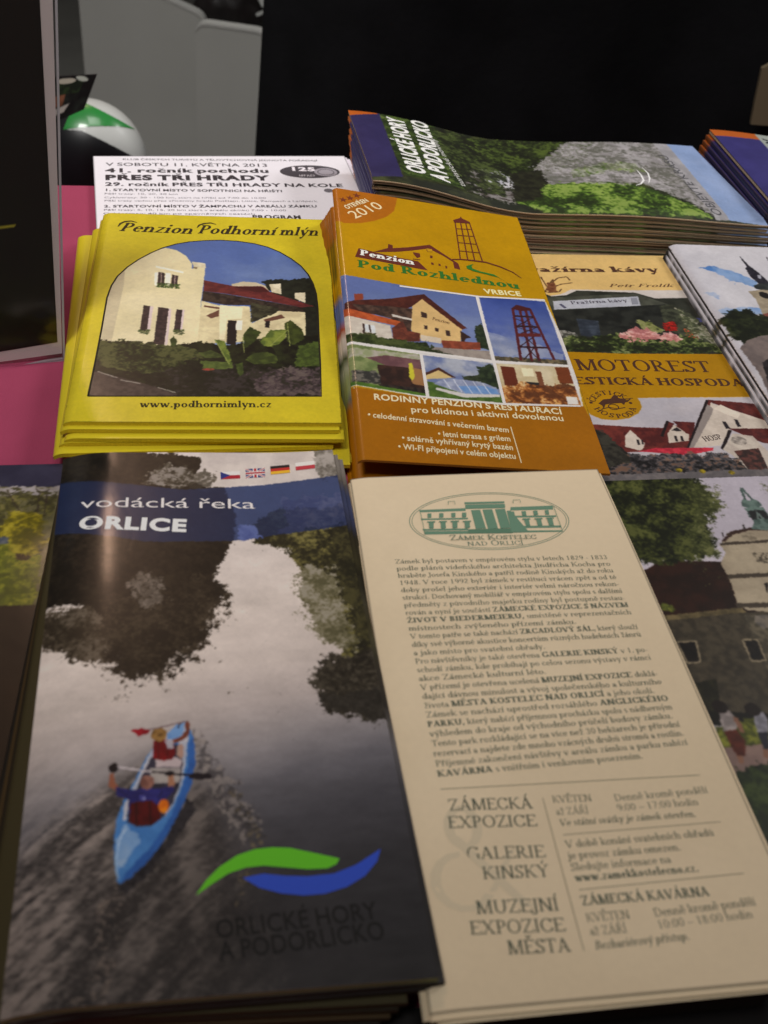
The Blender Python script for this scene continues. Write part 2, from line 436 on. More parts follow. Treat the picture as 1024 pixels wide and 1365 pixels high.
CAP, XH, ASC, DSC = 0.68, 0.44, 0.70, -0.22
_ser = {}
SERIF = {   # strokes on a unit em: V stem, D slanted stroke, H bar, A arc of a bowl, P dot
 'a': ('V.31,0,.30 A.18,.29,.145,.15,5,165 A.175,.12,.15,.125,0,360 H.29,.42,0', .43),
 'b': ('V.11,0,.70,l A.27,.215,.18,.225,0,360', .50), 'c': ('A.235,.215,.20,.225,50,320 P.345,.335,.04', .42),
 'd': ('A.22,.215,.18,.225,0,360 V.385,0,.70,lr', .50), 'e': ('A.23,.215,.20,.225,0,318 H.06,.42,.235', .45),
 'f': ('V.12,0,.57,b A.23,.56,.135,.14,70,180 H.02,.27,.43 P.30,.66,.04', .29),
 'g': ('A.2,.29,.155,.155,0,360 A.2,-.09,.18,.125,0,360 H.2,.42,.42 V.08,.02,.16', .44),
 'h': ('V.11,0,.70,lb A.265,.27,.17,.17,0,180 V.395,0,.28,b', .52), 'i': ('V.12,0,.43,lb P.12,.60,.055', .26),
 'j': ('V.14,-.1,.43,l A.05,-.1,.12,.12,180,360 P.14,.60,.055', .25), 'k': ('V.11,0,.70,lb D.16,.17,.38,.43,t D.22,.24,.44,0,k H.30,.46,.43 H.34,.52,0', .49),
 'l': ('V.12,0,.70,lb', .26), 'm': ('V.11,0,.43,lb A.25,.27,.15,.17,0,180 V.365,0,.28,b A.505,.27,.15,.17,0,180 V.62,0,.28,b', .75),
 'n': ('V.11,0,.43,lb A.265,.27,.17,.17,0,180 V.395,0,.28,b', .52), 'o': ('A.235,.215,.20,.225,0,360', .47),
 'p': ('V.11,-.22,.43,lb A.27,.215,.18,.225,0,360', .50), 'q': ('A.22,.215,.18,.225,0,360 V.385,-.22,.43,b', .50),
 'r': ('V.11,0,.43,lb A.235,.28,.135,.15,40,170 P.32,.365,.045', .37),
 's': ('A.18,.325,.13,.115,30,280 A.18,.115,.14,.115,-150,100 D.09,.29,.26,.15,k', .36),
 't': ('V.13,.07,.56 A.215,.09,.12,.09,180,330 H.02,.28,.43', .31), 'u': ('V.11,.14,.43,l A.25,.15,.165,.15,180,360 V.385,0,.43,lr', .51),
 'v': ('D.07,.43,.22,0,k D.38,.43,.23,0,t H.0,.17,.43 H.30,.45,.43', .45),
 'w': ('D.07,.43,.20,0,k D.33,.43,.21,0,t D.30,.43,.46,0,k D.60,.43,.47,0,t H0,.16,.43 H.52,.68,.43', .68),
 'x': ('D.07,.43,.38,0,k D.37,.43,.07,0,t H0,.17,.43 H.29,.44,.43 H0,.15,0 H.28,.45,0', .45),
 'y': ('D.07,.43,.24,0,k D.39,.43,.17,-.2,t P.13,-.19,.05 H0,.17,.43 H.30,.46,.43', .46),
 'z': ('H.04,.38,.42 H.04,.38,.01 D.34,.43,.07,0,m', .42),
 'A': ('D.33,.68,.10,0,t D.33,.68,.57,0,k H.19,.47,.22 H0,.2,0 H.45,.69,0', .69),
 'B': ('V.14,0,.68,bt A.27,.51,.18,.17,-90,90 A.28,.18,.22,.18,-90,90 H.12,.28,.67 H.12,.29,.36 H.12,.29,.01', .56),
 'C': ('A.35,.34,.31,.355,42,318 V.57,.50,.66 V.57,.06,.2', .65), 'D': ('V.14,0,.68,bt A.28,.34,.35,.34,-90,90 H.12,.3,.67 H.12,.3,.01', .69),
 'E': ('V.14,0,.68,bt H.12,.52,.67 H.12,.42,.36 H.12,.54,.01 D.51,.68,.53,.54,t D.53,0,.56,.15,t', .58),
 'F': ('V.14,0,.68,bt H.12,.50,.67 H.12,.40,.35 D.49,.68,.51,.54,t', .53), 'G': ('A.35,.34,.31,.355,42,318 V.58,.02,.28,t V.57,.52,.66', .69),
 'H': ('V.14,0,.68,bt V.56,0,.68,bt H.14,.56,.35', .70), 'I': ('V.14,0,.68,bt', .29), 'J': ('V.18,0,.68,t A.07,0,.15,.14,180,360', .31),
 'K': ('V.14,0,.68,bt D.18,.28,.54,.68,t D.25,.38,.58,0,k H.44,.65,.67 H.47,.69,.01', .68), 'L': ('V.14,0,.68,bt H.12,.5,.01 D.49,0,.53,.16,t', .55),
 'M': ('V.12,0,.68,tb V.70,0,.68,bt D.14,.68,.41,0,k D.68,.68,.41,0,t', .83), 'N': ('V.13,0,.68,bt V.59,0,.68,bt D.13,.68,.58,0,k', .72),
 'O': ('A.36,.34,.32,.355,0,360', .72), 'P': ('V.14,0,.68,bt A.27,.49,.21,.19,-90,90 H.12,.28,.67 H.12,.28,.31', .53),
 'Q': ('A.36,.34,.32,.355,0,360 D.36,.08,.62,-.14,k', .72), 'R': ('V.14,0,.68,bt A.27,.50,.20,.18,-90,90 H.12,.28,.67 H.12,.28,.33 D.28,.33,.54,0,k H.48,.66,.01', .65),
 'S': ('A.25,.51,.18,.175,25,275 A.25,.17,.20,.175,-155,95 D.12,.47,.38,.22,k V.42,.52,.68 V.07,0,.16', .50),
 'T': ('V.31,0,.68,b H.05,.57,.67 D.06,.68,.04,.52,t D.56,.68,.58,.52,t', .62),
 'U': ('V.14,.22,.68,t A.35,.23,.245,.24,180,360 V.57,.22,.68,t', .70), 'V': ('D.08,.68,.34,0,k D.58,.68,.35,0,t H0,.2,.67 H.47,.69,.67', .68),
 'W': ('D.08,.68,.30,0,k D.50,.68,.31,0,t D.44,.68,.66,0,k D.90,.68,.67,0,t H0,.2,.67 H.79,1,.67', .99),
 'X': ('D.10,.68,.56,0,k D.55,.68,.10,0,t H0,.22,.67 H.43,.66,.67 H0,.21,.01 H.44,.68,.01', .68), 'Y': ('D.08,.68,.32,.32,k D.57,.68,.34,.32,t V.33,0,.32,b H0,.19,.67 H.46,.67,.67', .66),
 'Z': ('H.05,.55,.67 H.05,.55,.01 D.50,.68,.09,0,m D.06,.67,.05,.52,t D.56,0,.58,.16,t', .61),
 '0': ('A.25,.33,.20,.34,0,360', .5), '1': ('V.25,0,.66,b D.25,.66,.14,.56,t', .5), '2': ('A.23,.47,.17,.19,-20,170 D.36,.42,.07,.02,m H.06,.44,.03', .5),
 '3': ('A.22,.49,.16,.17,-90,160 A.22,.17,.19,.18,-160,90', .5), '4': ('V.33,0,.66,b H.04,.46,.18 D.33,.66,.05,.18,t', .5), '5': ('A.22,.2,.19,.21,-150,150 D.12,.66,.10,.34,t H.11,.42,.64', .5),
 '6': ('A.25,.2,.19,.21,0,360 A.33,.3,.28,.36,100,200', .5), '7': ('H.06,.44,.64 D.42,.64,.2,0,m', .5), '8': ('A.25,.49,.16,.17,0,360 A.25,.165,.19,.175,0,360', .5),
 '9': ('A.25,.46,.19,.21,0,360 A.17,.36,.28,.36,-80,20', .5),
 '.': ('P.11,.05,.055', .22), ',': ('P.11,.05,.055 D.14,.04,.07,-.12,t', .22), ':': ('P.12,.05,.055 P.12,.36,.055', .24), '-': ('H.04,.26,.2', .3), '–': ('H.02,.48,.2', .5),
 '&': ('A.30,.52,.13,.15,0,360 A.25,.17,.22,.19,90,330 D.22,.46,.66,0,k D.44,.1,.62,.36,t', .74), '!': ('V.12,.2,.68 P.12,.05,.055', .25),
}

def serif_glyph(ch, bold):
    key = (ch, bold)
    if key in _ser: return _ser[key]
    s = 0.084 + 0.05 * bold; h = 0.040 + 0.016 * bold; q = 0.055
    spec, adv = SERIF.get(ch, SERIF['-'])
    out = []
    def arc(cx, cy, rx, ry, a0, a1):
        n = max(6, int(abs(a1 - a0) / 22))
        t = np.radians(np.linspace(a0, a1, n + 1))
        ex, ey = rx + s * .12, ry
        o = np.stack([cx + ex * np.cos(t), cy + ey * np.sin(t)], 1)
        i = np.stack([cx + (ex - s) * np.cos(t), cy + (ey - h) * np.sin(t)], 1)
        out.append(np.concatenate([o, i[::-1]]))
    for tok in spec.split():
        k = tok[0]; a = tok[1:].split(',')
        fl = ''
        if a[-1].isalpha(): fl = a.pop()
        n = [float(x) for x in a]
        if k == 'V':
            x, y0, y1 = n
            out.append(np.array([(x - s / 2, y0), (x + s / 2, y0), (x + s / 2, y1), (x - s / 2, y1)]))
            if 'b' in fl: out.append(np.array([(x - s / 2 - q, y0), (x + s / 2 + q, y0), (x + s / 2 + q, y0 + h), (x - s / 2 - q, y0 + h)]))
            if 't' in fl: out.append(np.array([(x - s / 2 - q, y1 - h), (x + s / 2 + q, y1 - h), (x + s / 2 + q, y1), (x - s / 2 - q, y1)]))
            if 'l' in fl: out.append(np.array([(x - s / 2 - q, y1 - h * 1.8), (x - s / 2, y1 - h * 1.8), (x - s / 2, y1), (x - s / 2 - q, y1 - h * .8)]))
            if 'r' in fl: out.append(np.array([(x + s / 2, y0), (x + s / 2 + q, y0), (x + s / 2 + q, y0 + h), (x + s / 2, y0 + h)]))
        elif k == 'D':
            x0, y0, x1, y1 = n
            w = {'k': s * 1.12, 't': h * 1.25, 'm': s * .85}[fl] / 2
            out.append(np.array([(x0 - w, y0), (x0 + w, y0), (x1 + w, y1), (x1 - w, y1)]))
        elif k == 'H':
            x0, x1, y = n
            y = min(max(y, h / 2), CAP - h / 2)
            out.append(np.array([(x0, y - h / 2), (x1, y - h / 2), (x1, y + h / 2), (x0, y + h / 2)]))
        elif k == 'A': arc(*n)
        elif k == 'P':
            x, y, r = n; r *= 1 + .35 * bold
            t = np.linspace(0, 2 * np.pi, 9)[:-1]
            out.append(np.stack([x + r * np.cos(t), y + r * np.sin(t)], 1))
    vs, fs, b = [], [], 0
    for k, p in enumerate(out):
        if len(p) == 4:
            vs.append(np.c_[p, np.full(len(p), k)]); fs.append(tuple(range(b, b + 4)))
        elif len(p) == 8 and spec[0] == 'P':
            vs.append(np.c_[p, np.full(8, k)]); fs.append(tuple(range(b, b + 8)))
        elif len(p) % 2 == 0 and len(p) > 8:
            m = len(p) // 2
            vs.append(np.c_[p, np.full(len(p), k)])
            for j in range(m - 1): fs.append((b + j, b + j + 1, b + 2 * m - 2 - j, b + 2 * m - 1 - j))
        else:
            vs.append(np.c_[p, np.full(len(p), k)]); fs.append(tuple(range(b, b + len(p))))
        b += len(p)
    v = np.concatenate(vs)
    sc = np.array([1 / CAP, 1 / CAP, 1])
    _ser[key] = (v * sc, fs, (adv + 0.02 * bold) / CAP)
    return _ser[key]

ACC = {'á': 'a1', 'é': 'e1', 'í': 'ı1', 'ó': 'o1', 'ú': 'u1', 'ý': 'y1', 'ů': 'u3', 'č': 'c2', 'ř': 'r2', 'š': 's2', 'ž': 'z2', 'ě': 'e2', 'ň': 'n2', 'ď': 'd4', 'ť': 't4',
       'Á': 'A1', 'É': 'E1', 'Í': 'I1', 'Ó': 'O1', 'Ú': 'U1', 'Ý': 'Y1', 'Ů': 'U3', 'Č': 'C2', 'Ř': 'R2', 'Š': 'S2', 'Ž': 'Z2', 'Ě': 'E2', 'Ň': 'N2'}

def glyph(ch, font, bold):
    """vertices (x, y, layer), faces, advance; cap height 1"""
    g = serif_glyph if font == 'serif' else sans_glyph
    base, acc = (ACC[ch][0], ACC[ch][1]) if ch in ACC else (ch, None)
    if base == 'ı': base = 'i'
    v, f, adv = g(base, bold)
    v = v if v.shape[1] == 3 else np.c_[v, np.zeros(len(v))]
    if not acc: return v, f, adv
    if ch == 'í':
        keep = v[:, 1] < 0.72
        idx = np.cumsum(keep) - 1
        f = [tuple(idx[i] for i in p) for p in f if all(keep[i] for i in p)]
        v = v[keep]
    x = (v[:, 0].min() + v[:, 0].max()) / 2
    top = v[:, 1].max()
    w = 0.055 + 0.03 * bold
    b_ = .03 + .02 * bold
    if acc == '1': P = [[(x - .04 - b_ / 2, top + .06), (x + .02 + b_ / 2, top + .06), (x + .15 + b_, top + .32), (x + .05, top + .32)]]
    elif acc == '2': P = [[(x - .21 - b_ / 2, top + .33), (x - .10, top + .33), (x + .03 + b_ / 2, top + .07), (x - .04, top + .07)], [(x + .21 + b_ / 2, top + .33), (x + .10, top + .33), (x - .03 - b_ / 2, top + .07), (x + .04, top + .07)]]
    elif acc == '3':
        t = np.radians(np.arange(0, 361, 45)); P = []
        for a, b in zip(t[:-1], t[1:]):
            P.append([(x + .12 * np.cos(a), top + .19 + .12 * np.sin(a)), (x + .12 * np.cos(b), top + .19 + .12 * np.sin(b)), (x + .07 * np.cos(b), top + .19 + .07 * np.sin(b)), (x + .07 * np.cos(a), top + .19 + .07 * np.sin(a))])
    else: P = [[(adv + .0, top - .18), (adv + .04, top - .18), (adv + .08, top), (adv, top)]]; adv += .1
    n = len(v); L = v[:, 2].max() + 1
    vv = [v]; ff = list(f)
    for k, p in enumerate(P):
        vv.append(np.c_[np.array(p), np.full(4, L + k)]); ff.append((n, n + 1, n + 2, n + 3)); n += 4
    return np.concatenate(vv), ff, adv

class Ink:
    """flat printed shapes that lie on a sheet"""
    def __init__(s, sheet, h=0.05):
        s.sh = sheet; s.h = h; s.V = []; s.F = []; s.Q = []; s.C = []; s.n = 0; s.lay = 0
    def add(s, uv, faces, col, layer=None):
        uv = np.asarray(uv, float)
        z = s.h + (uv[:, 2] if uv.shape[1] == 3 else 0) * 0.003 + (s.lay * 0.006 if layer is None else layer)
        s.V.append(s.sh.S(uv[:, 0], uv[:, 1], 0) + np.stack([0 * uv[:, 0], 0 * uv[:, 0], z + 0 * uv[:, 0]], 1))
        s.C.append(np.broadcast_to(alb(col), (len(uv), 3)))
        for f in faces:
            f = [i + s.n for i in f]
            if len(f) == 4: s.Q.append(f)
            elif len(f) == 3: s.F.append(f)
            else:
                for k in range(1, len(f) - 1): s.F.append([f[0], f[k], f[k + 1]])
        s.n += len(uv)
    def poly(s, pts, col):
        p = np.asarray(pts, float)
        tr = tessellate_polygon([[Vector((x, y, 0)) for x, y in p]])
        # wind so that faces look up
        out = []
        for a, b, c in tr:
            ar = (p[b][0] - p[a][0]) * (p[c][1] - p[a][1]) - (p[b][1] - p[a][1]) * (p[c][0] - p[a][0])
            out.append((a, b, c) if ar < 0 else (a, c, b))
        s.add(p, out, col); s.lay += 1
    def line(s, pts, w, col):
        p = np.asarray(pts, float)
        t = np.gradient(p, axis=0); t /= np.linalg.norm(t, axis=1)[:, None] + 1e-9
        n = np.stack([-t[:, 1], t[:, 0]], 1); w = np.broadcast_to(np.asarray(w, float), len(p))[:, None]
        a, b = p + n * w / 2, p - n * w / 2
        k = len(p)
        s.add(np.concatenate([a, b]), [(j, j + 1, k + j + 1, k + j) for j in range(k - 1)], col); s.lay += 1
    def ring(s, c, rx, ry, w, col, rot=0.0, a0=0, a1=360):
        t = np.radians(np.linspace(a0, a1, 61))
        x, y = rx * np.cos(t), ry * np.sin(t)
        s.line(np.stack([c[0] + x * np.cos(rot) - y * np.sin(rot), c[1] + x * np.sin(rot) + y * np.cos(rot)], 1), w, col)
    def ell(s, c, rx, ry, col, n=40):
        t = np.linspace(0, 2 * np.pi, n, endpoint=False)
        s.poly(np.stack([c[0] + rx * np.cos(t), c[1] + ry * np.sin(t)], 1), col)
    def text(s, body, p0, p1=None, h=3.0, font='serif', bold=0, col=(30, 30, 30), slant=0.0, fit=True, track=0.0, caps=None, d=None):
        p0 = np.asarray(p0, float)
        if p1 is not None:
            d = np.asarray(p1, float) - p0; L = np.linalg.norm(d); d = d / L
        else:
            d = np.asarray(d if d is not None else (1, 0), float); L = None
        up = np.array([d[1], -d[0]])
        x = 0.0; b = bold; G = []; spaces = 0
        for ch in body:
            if ch == '*': b = (bold + 1.6) if b == bold else bold; continue
            if ch == ' ': x += 0.36; G.append(None); spaces += 1; continue
            k = 1.0
            if caps and not ch.isupper() and ch.isalpha(): k = caps; ch = ch.upper()
            v, f, adv = glyph(ch, font, b)
            G.append((v, f, x, k)); x += adv * k + track
        tot = (x - track) * h
        sx = L / tot if (L and fit) else 1.0
        for g in G:
            if g is None: continue
            v, f, gx, k = g
            X = (v[:, 0] * k + v[:, 1] * k * slant + gx) * h * sx; Y = v[:, 1] * h * k
            uv = p0 + X[:, None] * d + Y[:, None] * up
            s.add(np.c_[uv, v[:, 2]], f, col)
        s.lay = (s.lay + 1) % 6
        return tot * sx
    def arctext(s, body, c, rx, ry, a0, a1, h, font='serif', bold=0, col=(30, 30, 30), inward=False):
        n = len(body)
        for k, ch in enumerate(body):
            if ch == ' ': continue
            a = np.radians(a0 + (a1 - a0) * (k + .5) / n)
            p = np.array([c[0] + rx * np.cos(a), c[1] + ry * np.sin(a)])
            d = np.array([-np.sin(a), np.cos(a)]) * (1 if a1 > a0 else -1)
            v, f, adv = glyph(ch, font, bold)
            up = np.array([d[1], -d[0]])
            X = (v[:, 0] - adv / 2) * h; Y = v[:, 1] * h
            s.add(np.c_[p + X[:, None] * d + Y[:, None] * up, v[:, 2]], f, col)
    def build(s, name, parent, label=None, mat=None):
        page = next((c for c in parent.children if c.name.split('.')[0] == 'cover'), parent)     # printed on the cover: its sub-part
        o = mesh_object(name, np.concatenate(s.V), s.Q, s.F, np.concatenate(s.C), mat or M_INK, page, parent.location, smooth=False)
        if label: o['label'] = label
        return o

# ------------------------------------------------------------------ leaflets as objects
def slab(sheet, z_top, t, nu=14, nv=30, cov=None, edge=(120, 110, 95), du=0.0, dv=0.0, rot=0.0, bendk=1.0, pivot=(0, 0), grow=0.0, eps=0.02, stripes=0):
    """top face and body of one leaflet that follows its sheet; returns (cover arrays), (page arrays)"""
    w, l = sheet.w, sheet.l
    us = np.unique(np.concatenate([np.linspace(0, w, nu), [1, 2.2, 4, 8, 14]]))
    vs = np.linspace(0, l, nv)
    U, Vv = np.meshgrid(us, vs)
    def place(U, Vv, dz):
        P = (sheet.S(U, Vv) - [0, 0, 0])
        flat = sheet.S(U, Vv); b = sheet.bend(U, Vv, w, l)
        flat[..., 2] -= b
        z0 = flat[..., 2] - sheet.c[:, 2].mean()
        c = sheet.S(np.array([pivot[0] * w]), np.array([pivot[1] * l]))[0]
        x, y = flat[..., 0] - c[0], flat[..., 1] - c[1]
        a1 = (sheet.c[1] - sheet.c[0])[:2]; a1 = a1 / np.linalg.norm(a1)
        a2 = (sheet.c[3] - sheet.c[0])[:2]; a2 = a2 / np.linalg.norm(a2)
        off = a1 * du + a2 * dv
        X = c[0] + x * math.cos(rot) - y * math.sin(rot) + off[0]
        Y = c[1] + x * math.sin(rot) + y * math.cos(rot) + off[1]
        return np.stack([X, Y, z_top + z0 + b * bendk + dz], -1)
    return us, vs, U, Vv, place

def leaflet(name, sheet, z_top, t, label, cat, group, cover_mat, sample=None, cover_col=(200, 190, 60), edge=(120, 110, 95), top=True, label_cover=None, sheets=1, edge_fn=None, **k):
    """a thing with parts: a thin cover on a block of pages"""
    us, vs, U, Vv, place = slab(sheet, z_top, t, **k)
    root = thing(name, base_of(sheet, z_top - t), label, cat, group)
    nu, nv = len(us), len(vs)
    if top:
        P = place(U, Vv, 0.0).reshape(-1, 3)
        if sample is not None:
            cv, img = sample
            iu = np.clip(np.round((U - cv.box[0]) / (cv.box[2] - cv.box[0]) * (cv.nu - 1)).astype(int), 0, cv.nu - 1)
            iv = np.clip(np.round((Vv - cv.box[1]) / (cv.box[3] - cv.box[1]) * (cv.nv - 1)).astype(int), 0, cv.nv - 1)
            c = alb(img[iv, iu].reshape(-1, 3))
        else:
            c = np.broadcast_to(alb(cover_col), (len(P), 3))
        # a cover folded down over the left edge
        i = np.arange(nu * nv).reshape(nv, nu)
        n0 = len(P)
        fold = place(U[:, :1], Vv[:, :1], -t * .96).reshape(-1, 3)
        P2 = np.concatenate([P, fold]); c2 = np.concatenate([c, c.reshape(nv, nu, 3)[:, 0]])
        j = n0 + np.arange(nv)
        q = np.stack([i[:-1, 0], j[:-1], j[1:], i[1:, 0]], -1)
        mesh_object('cover', P2, np.concatenate([grid_faces(nu, nv), q]), None, c2, cover_mat, root, root.location)
    else:
        pass
    # pages: closed block a hair inside the cover
    V = []; Q = []; Cc = []; n = 0
    inset = 0.25
    U2 = np.clip(U, inset, sheet.w - inset * .2); V2 = np.clip(Vv, inset * .5, sheet.l - inset * .2)
    for sidx in range(sheets):
        z1 = -0.08 - (t - .16) * sidx / sheets; z2 = -0.08 - (t - .16) * (sidx + (0.86 if sheets > 1 else 1)) / sheets
        jit = (random.random() - .5) * .5 if sheets > 1 else 0
        A = place(U2 + jit, V2 + (random.random() - .5) * .5 * (sheets > 1), z1).reshape(-1, 3); B = place(U2 + jit, V2 + jit, z2).reshape(-1, 3)
        i = np.arange(nu * nv).reshape(nv, nu) + n; m = nu * nv
        ring = np.concatenate([i[0, :], i[1:, -1], i[-1, -2::-1], i[-2:0:-1, 0]])
        r2 = np.roll(ring, -1)
        Q += [grid_faces(nu, nv, n), grid_faces(nu, nv, n + m)[:, ::-1], np.stack([ring, r2, r2 + m, ring + m], -1)]
        V += [A, B]; n += 2 * m
        e = np.asarray(edge, float) * (0.8 + .4 * random.random() if sheets > 1 else 1)
        Cc.append(np.broadcast_to(alb(np.clip(e, 0, 255)), (2 * m, 3)))
    mesh_object('pages', np.concatenate(V), np.concatenate(Q), None, np.concatenate(Cc), M_EDGE, root, root.location, smooth=False)
    return root

ORD = ['topmost', 'second from the top', 'third from the top', 'fourth from the top', 'fifth from the top', 'sixth from the top', 'seventh from the top',
       'eighth from the top', 'ninth from the top', 'tenth from the top', 'eleventh from the top', 'twelfth from the top']

# ================================================================== THE SETTING
BACK_EDGE = [(-207.1,559.4,0.0),(235.4,598.4,0.0)]
def box_mesh(name, lo, hi, mat, parent=None, origin=(0, 0, 0), bevel=0.0, kind=None):
    x0, y0, z0 = lo; x1, y1, z1 = hi
    V = [(x0, y0, z0), (x1, y0, z0), (x1, y1, z0), (x0, y1, z0), (x0, y0, z1), (x1, y0, z1), (x1, y1, z1), (x0, y1, z1)]
    Q = [(3, 2, 1, 0), (4, 5, 6, 7), (0, 1, 5, 4), (1, 2, 6, 5), (2, 3, 7, 6), (3, 0, 4, 7)]
    o = mesh_object(name, V, Q, None, None, mat, parent, origin, smooth=False)
    if bevel:
        b = o.modifiers.new('edge', 'BEVEL'); b.width = bevel; b.segments = 3
    if kind: o['kind'] = kind
    return o

M_CLOTH = plain_material('magenta_tablecloth', lin((138, 54, 79)) / .72, 0.8, 0.2, 0.06, 25, 0.25, bump_scale=1800)
M_FLOOR = plain_material('hall_floor', (0.33, 0.33, 0.31), 0.6, 0.4, 0.12, 6)
M_WALL = plain_material('dark_hall_wall', (0.035, 0.033, 0.033), 0.8, 0.2, 0.2, 2)
box_mesh('floor', (-4000, -1500, -780), (4000, 5200, -740), M_FLOOR, kind='structure')
box_mesh('wall', (-4000, 5200, -740), (4000, 5300, 2600), M_WALL, kind='structure')
# table: a cloth-covered slab turned like the leaflets
ta = np.array([math.cos(.245), math.sin(.245)]); tb = np.array([math.sin(.245), -math.cos(.245)])
p0 = np.array(BACK_EDGE[0][:2])
def tpt(a, b, z): q = p0 + ta * a + tb * b; return (q[0], q[1], z)
nx, ny = 120, 80
A_, B_ = np.meshgrid(np.linspace(-700, 1100, nx), np.linspace(0, 1000, ny))
X_ = p0[0] + ta[0] * A_ + tb[0] * B_; Y_ = p0[1] + ta[1] * A_ + tb[1] * B_
Z_ = -0.35 + 0.5 * (fbm(A_ / 160, B_ / 160, 1.0, 3) - .5)
top = np.stack([X_, Y_, Z_], -1).reshape(-1, 3)
ii = np.arange(nx * ny).reshape(ny, nx)
ringi = np.concatenate([ii[0, :], ii[1:, -1], ii[-1, -2::-1], ii[-2:0:-1, 0]])
skirt = top[ringi] - [0, 0, 720]
r2 = np.roll(np.arange(len(ringi)), -1)
side = np.stack([ringi, ringi[r2], r2 + len(top), np.arange(len(ringi)) + len(top)], -1)
tag(mesh_object('tabletop', np.concatenate([top, skirt]), np.concatenate([grid_faces(nx, ny), side]), None, None, M_CLOTH, smooth=False), kind='structure')

# ================================================================== BEHIND THE TABLE
M_DRAPE = plain_material('black_fabric', (0.006, 0.006, 0.007), 0.9, 0.12, 0.3, 20, 0.4)
def drape(name, x0, x1, y, z0, z1, label, cat, depth=22, seed=0, tilt=0.0, parent=None, slant=0.0):
    nu, nv = 90, 24
    u = np.linspace(0, 1, nu); v = np.linspace(0, 1, nv)
    U, W = np.meshgrid(u, v)
    X = x0 + (x1 - x0) * U + slant * W + 6 * np.sin(U * 9 + W * 4 + seed)
    Yf = y + depth * (np.sin(U * 21 + 2 * np.sin(W * 2.2 + seed) + seed) + .5 * np.sin(U * 47 + seed * 2)) + tilt * W
    Zf = z1 + (z0 - z1) * W
    F = np.stack([X, Yf, Zf], -1).reshape(-1, 3); Bk = F + [0, 9, 0]
    n = nu * nv
    i = np.arange(n).reshape(nv, nu)
    ring = np.concatenate([i[0, :], i[1:, -1], i[-1, -2::-1], i[-2:0:-1, 0]]); rr = np.roll(ring, -1)
    Q = np.concatenate([grid_faces(nu, nv), grid_faces(nu, nv, n)[:, ::-1], np.stack([ring, rr, rr + n, ring + n], -1)])
    org = ((x0 + x1) / 2 * MM, y * MM, z0 * MM)
    o = mesh_object(name, np.concatenate([F, Bk]), Q, None, None, M_DRAPE, None, org)
    return tag(o, label, cat)
D1 = [(-163.1,1020.0,-100.9),(-114.4,1020.0,-16.2),(322.6,1020.0,32.6)]
drape('black_drape', D1[0][0], 1400, 1020, -735, 150, 'black cloth hanging in folds behind the newspapers and filling the top of the view', 'drape', seed=1, slant=-25)

M_PANEL = plain_material('grey_plastic_panel', (0.32, 0.32, 0.30), 0.55, 0.35, 0.05, 8, 0.05)
def panel(name, P, zlow, thick, label, group):
    """upright board with rounded top corners; P are its outline points (x, y, z) left to right"""
    pts = [Vector(p) for p in P]
    org = (pts[0].x * MM, pts[0].y * MM, zlow * MM)
    root = thing(name, org, label, 'board', group)
    out = [(pts[0].x + 3, zlow)]
    def corner(a, b, c, r=16):
        d1 = (a - b).normalized(); d2 = (c - b).normalized()
        return [b + d1 * r * (1 - t) ** 2 + d2 * r * t ** 2 for t in np.linspace(0, 1, 8)]
    low0 = Vector((pts[0].x, pts[0].y, zlow)); low1 = Vector((pts[-1].x, pts[-1].y, zlow))
    ring = [low0, *corner(low0, pts[0], pts[1]), *corner(pts[0], pts[1], pts[2]), pts[2]] if len(pts) == 3 else [low0, *corner(low0, pts[0], pts[1]), *corner(pts[0], pts[1], low1), low1]
    ring = [(p.x, p.z) for p in ring]
    y = pts[0].y; n = len(ring)
    V = [(x, y, z) for x, z in ring] + [(x, y + thick, z) for x, z in ring]
    tr = tessellate_polygon([[Vector((x, z, 0)) for x, z in ring]])
    T = [tuple(t) for t in tr] + [tuple(i + n for i in reversed(t)) for t in tr]
    Q = [(i, (i + 1) % n, (i + 1) % n + n, i + n) for i in range(n)]
    o = mesh_object('board', V, Q, T, None, M_PANEL, root, org, smooth=False)
    b = o.modifiers.new('edge', 'BEVEL'); b.width = 0.004; b.segments = 3; b.limit_method = 'ANGLE'
    # light lipping along the top edge
    lip = []
    k0 = 2; top_pts = ring[3:-3]
    LV = []; LQ = []
    for j, (x, z) in enumerate(top_pts):
        LV += [(x, y - 1, z + .8), (x, y + thick + 1, z + .8), (x, y + thick + 1, z - 2.5), (x, y - 1, z - 2.5)]
        if j:
            a = 4 * (j - 1); b_ = 4 * j
            LQ += [(a + i, a + (i + 1) % 4, b_ + (i + 1) % 4, b_ + i) for i in range(4)]
    mesh_object('edge_lipping', LV, LQ, None, None, M_LIP, root, org, smooth=False)
    return root
M_LIP = plain_material('pale_edge_lipping', (0.40, 0.40, 0.38), 0.5, 0.4, 0.05, 20)
PA = [(-480.8,1500.0,-130.2),(-312.2,1500.0,-186.5),(-313.0,1500.0,-379.2)]
PB = [(-300.3,1380.0,-157.7),(-210.7,1380.0,-159.8),(-224.1,1380.0,-324.7)]
panel('grey_board', PA, -500, 14, 'tall plain grey board with rounded corners standing furthest left behind the table', 'grey boards behind the table')
panel('grey_board', PB, -500, 14, 'lower grey board standing between the taller board and the black cloth', 'grey boards behind the table')

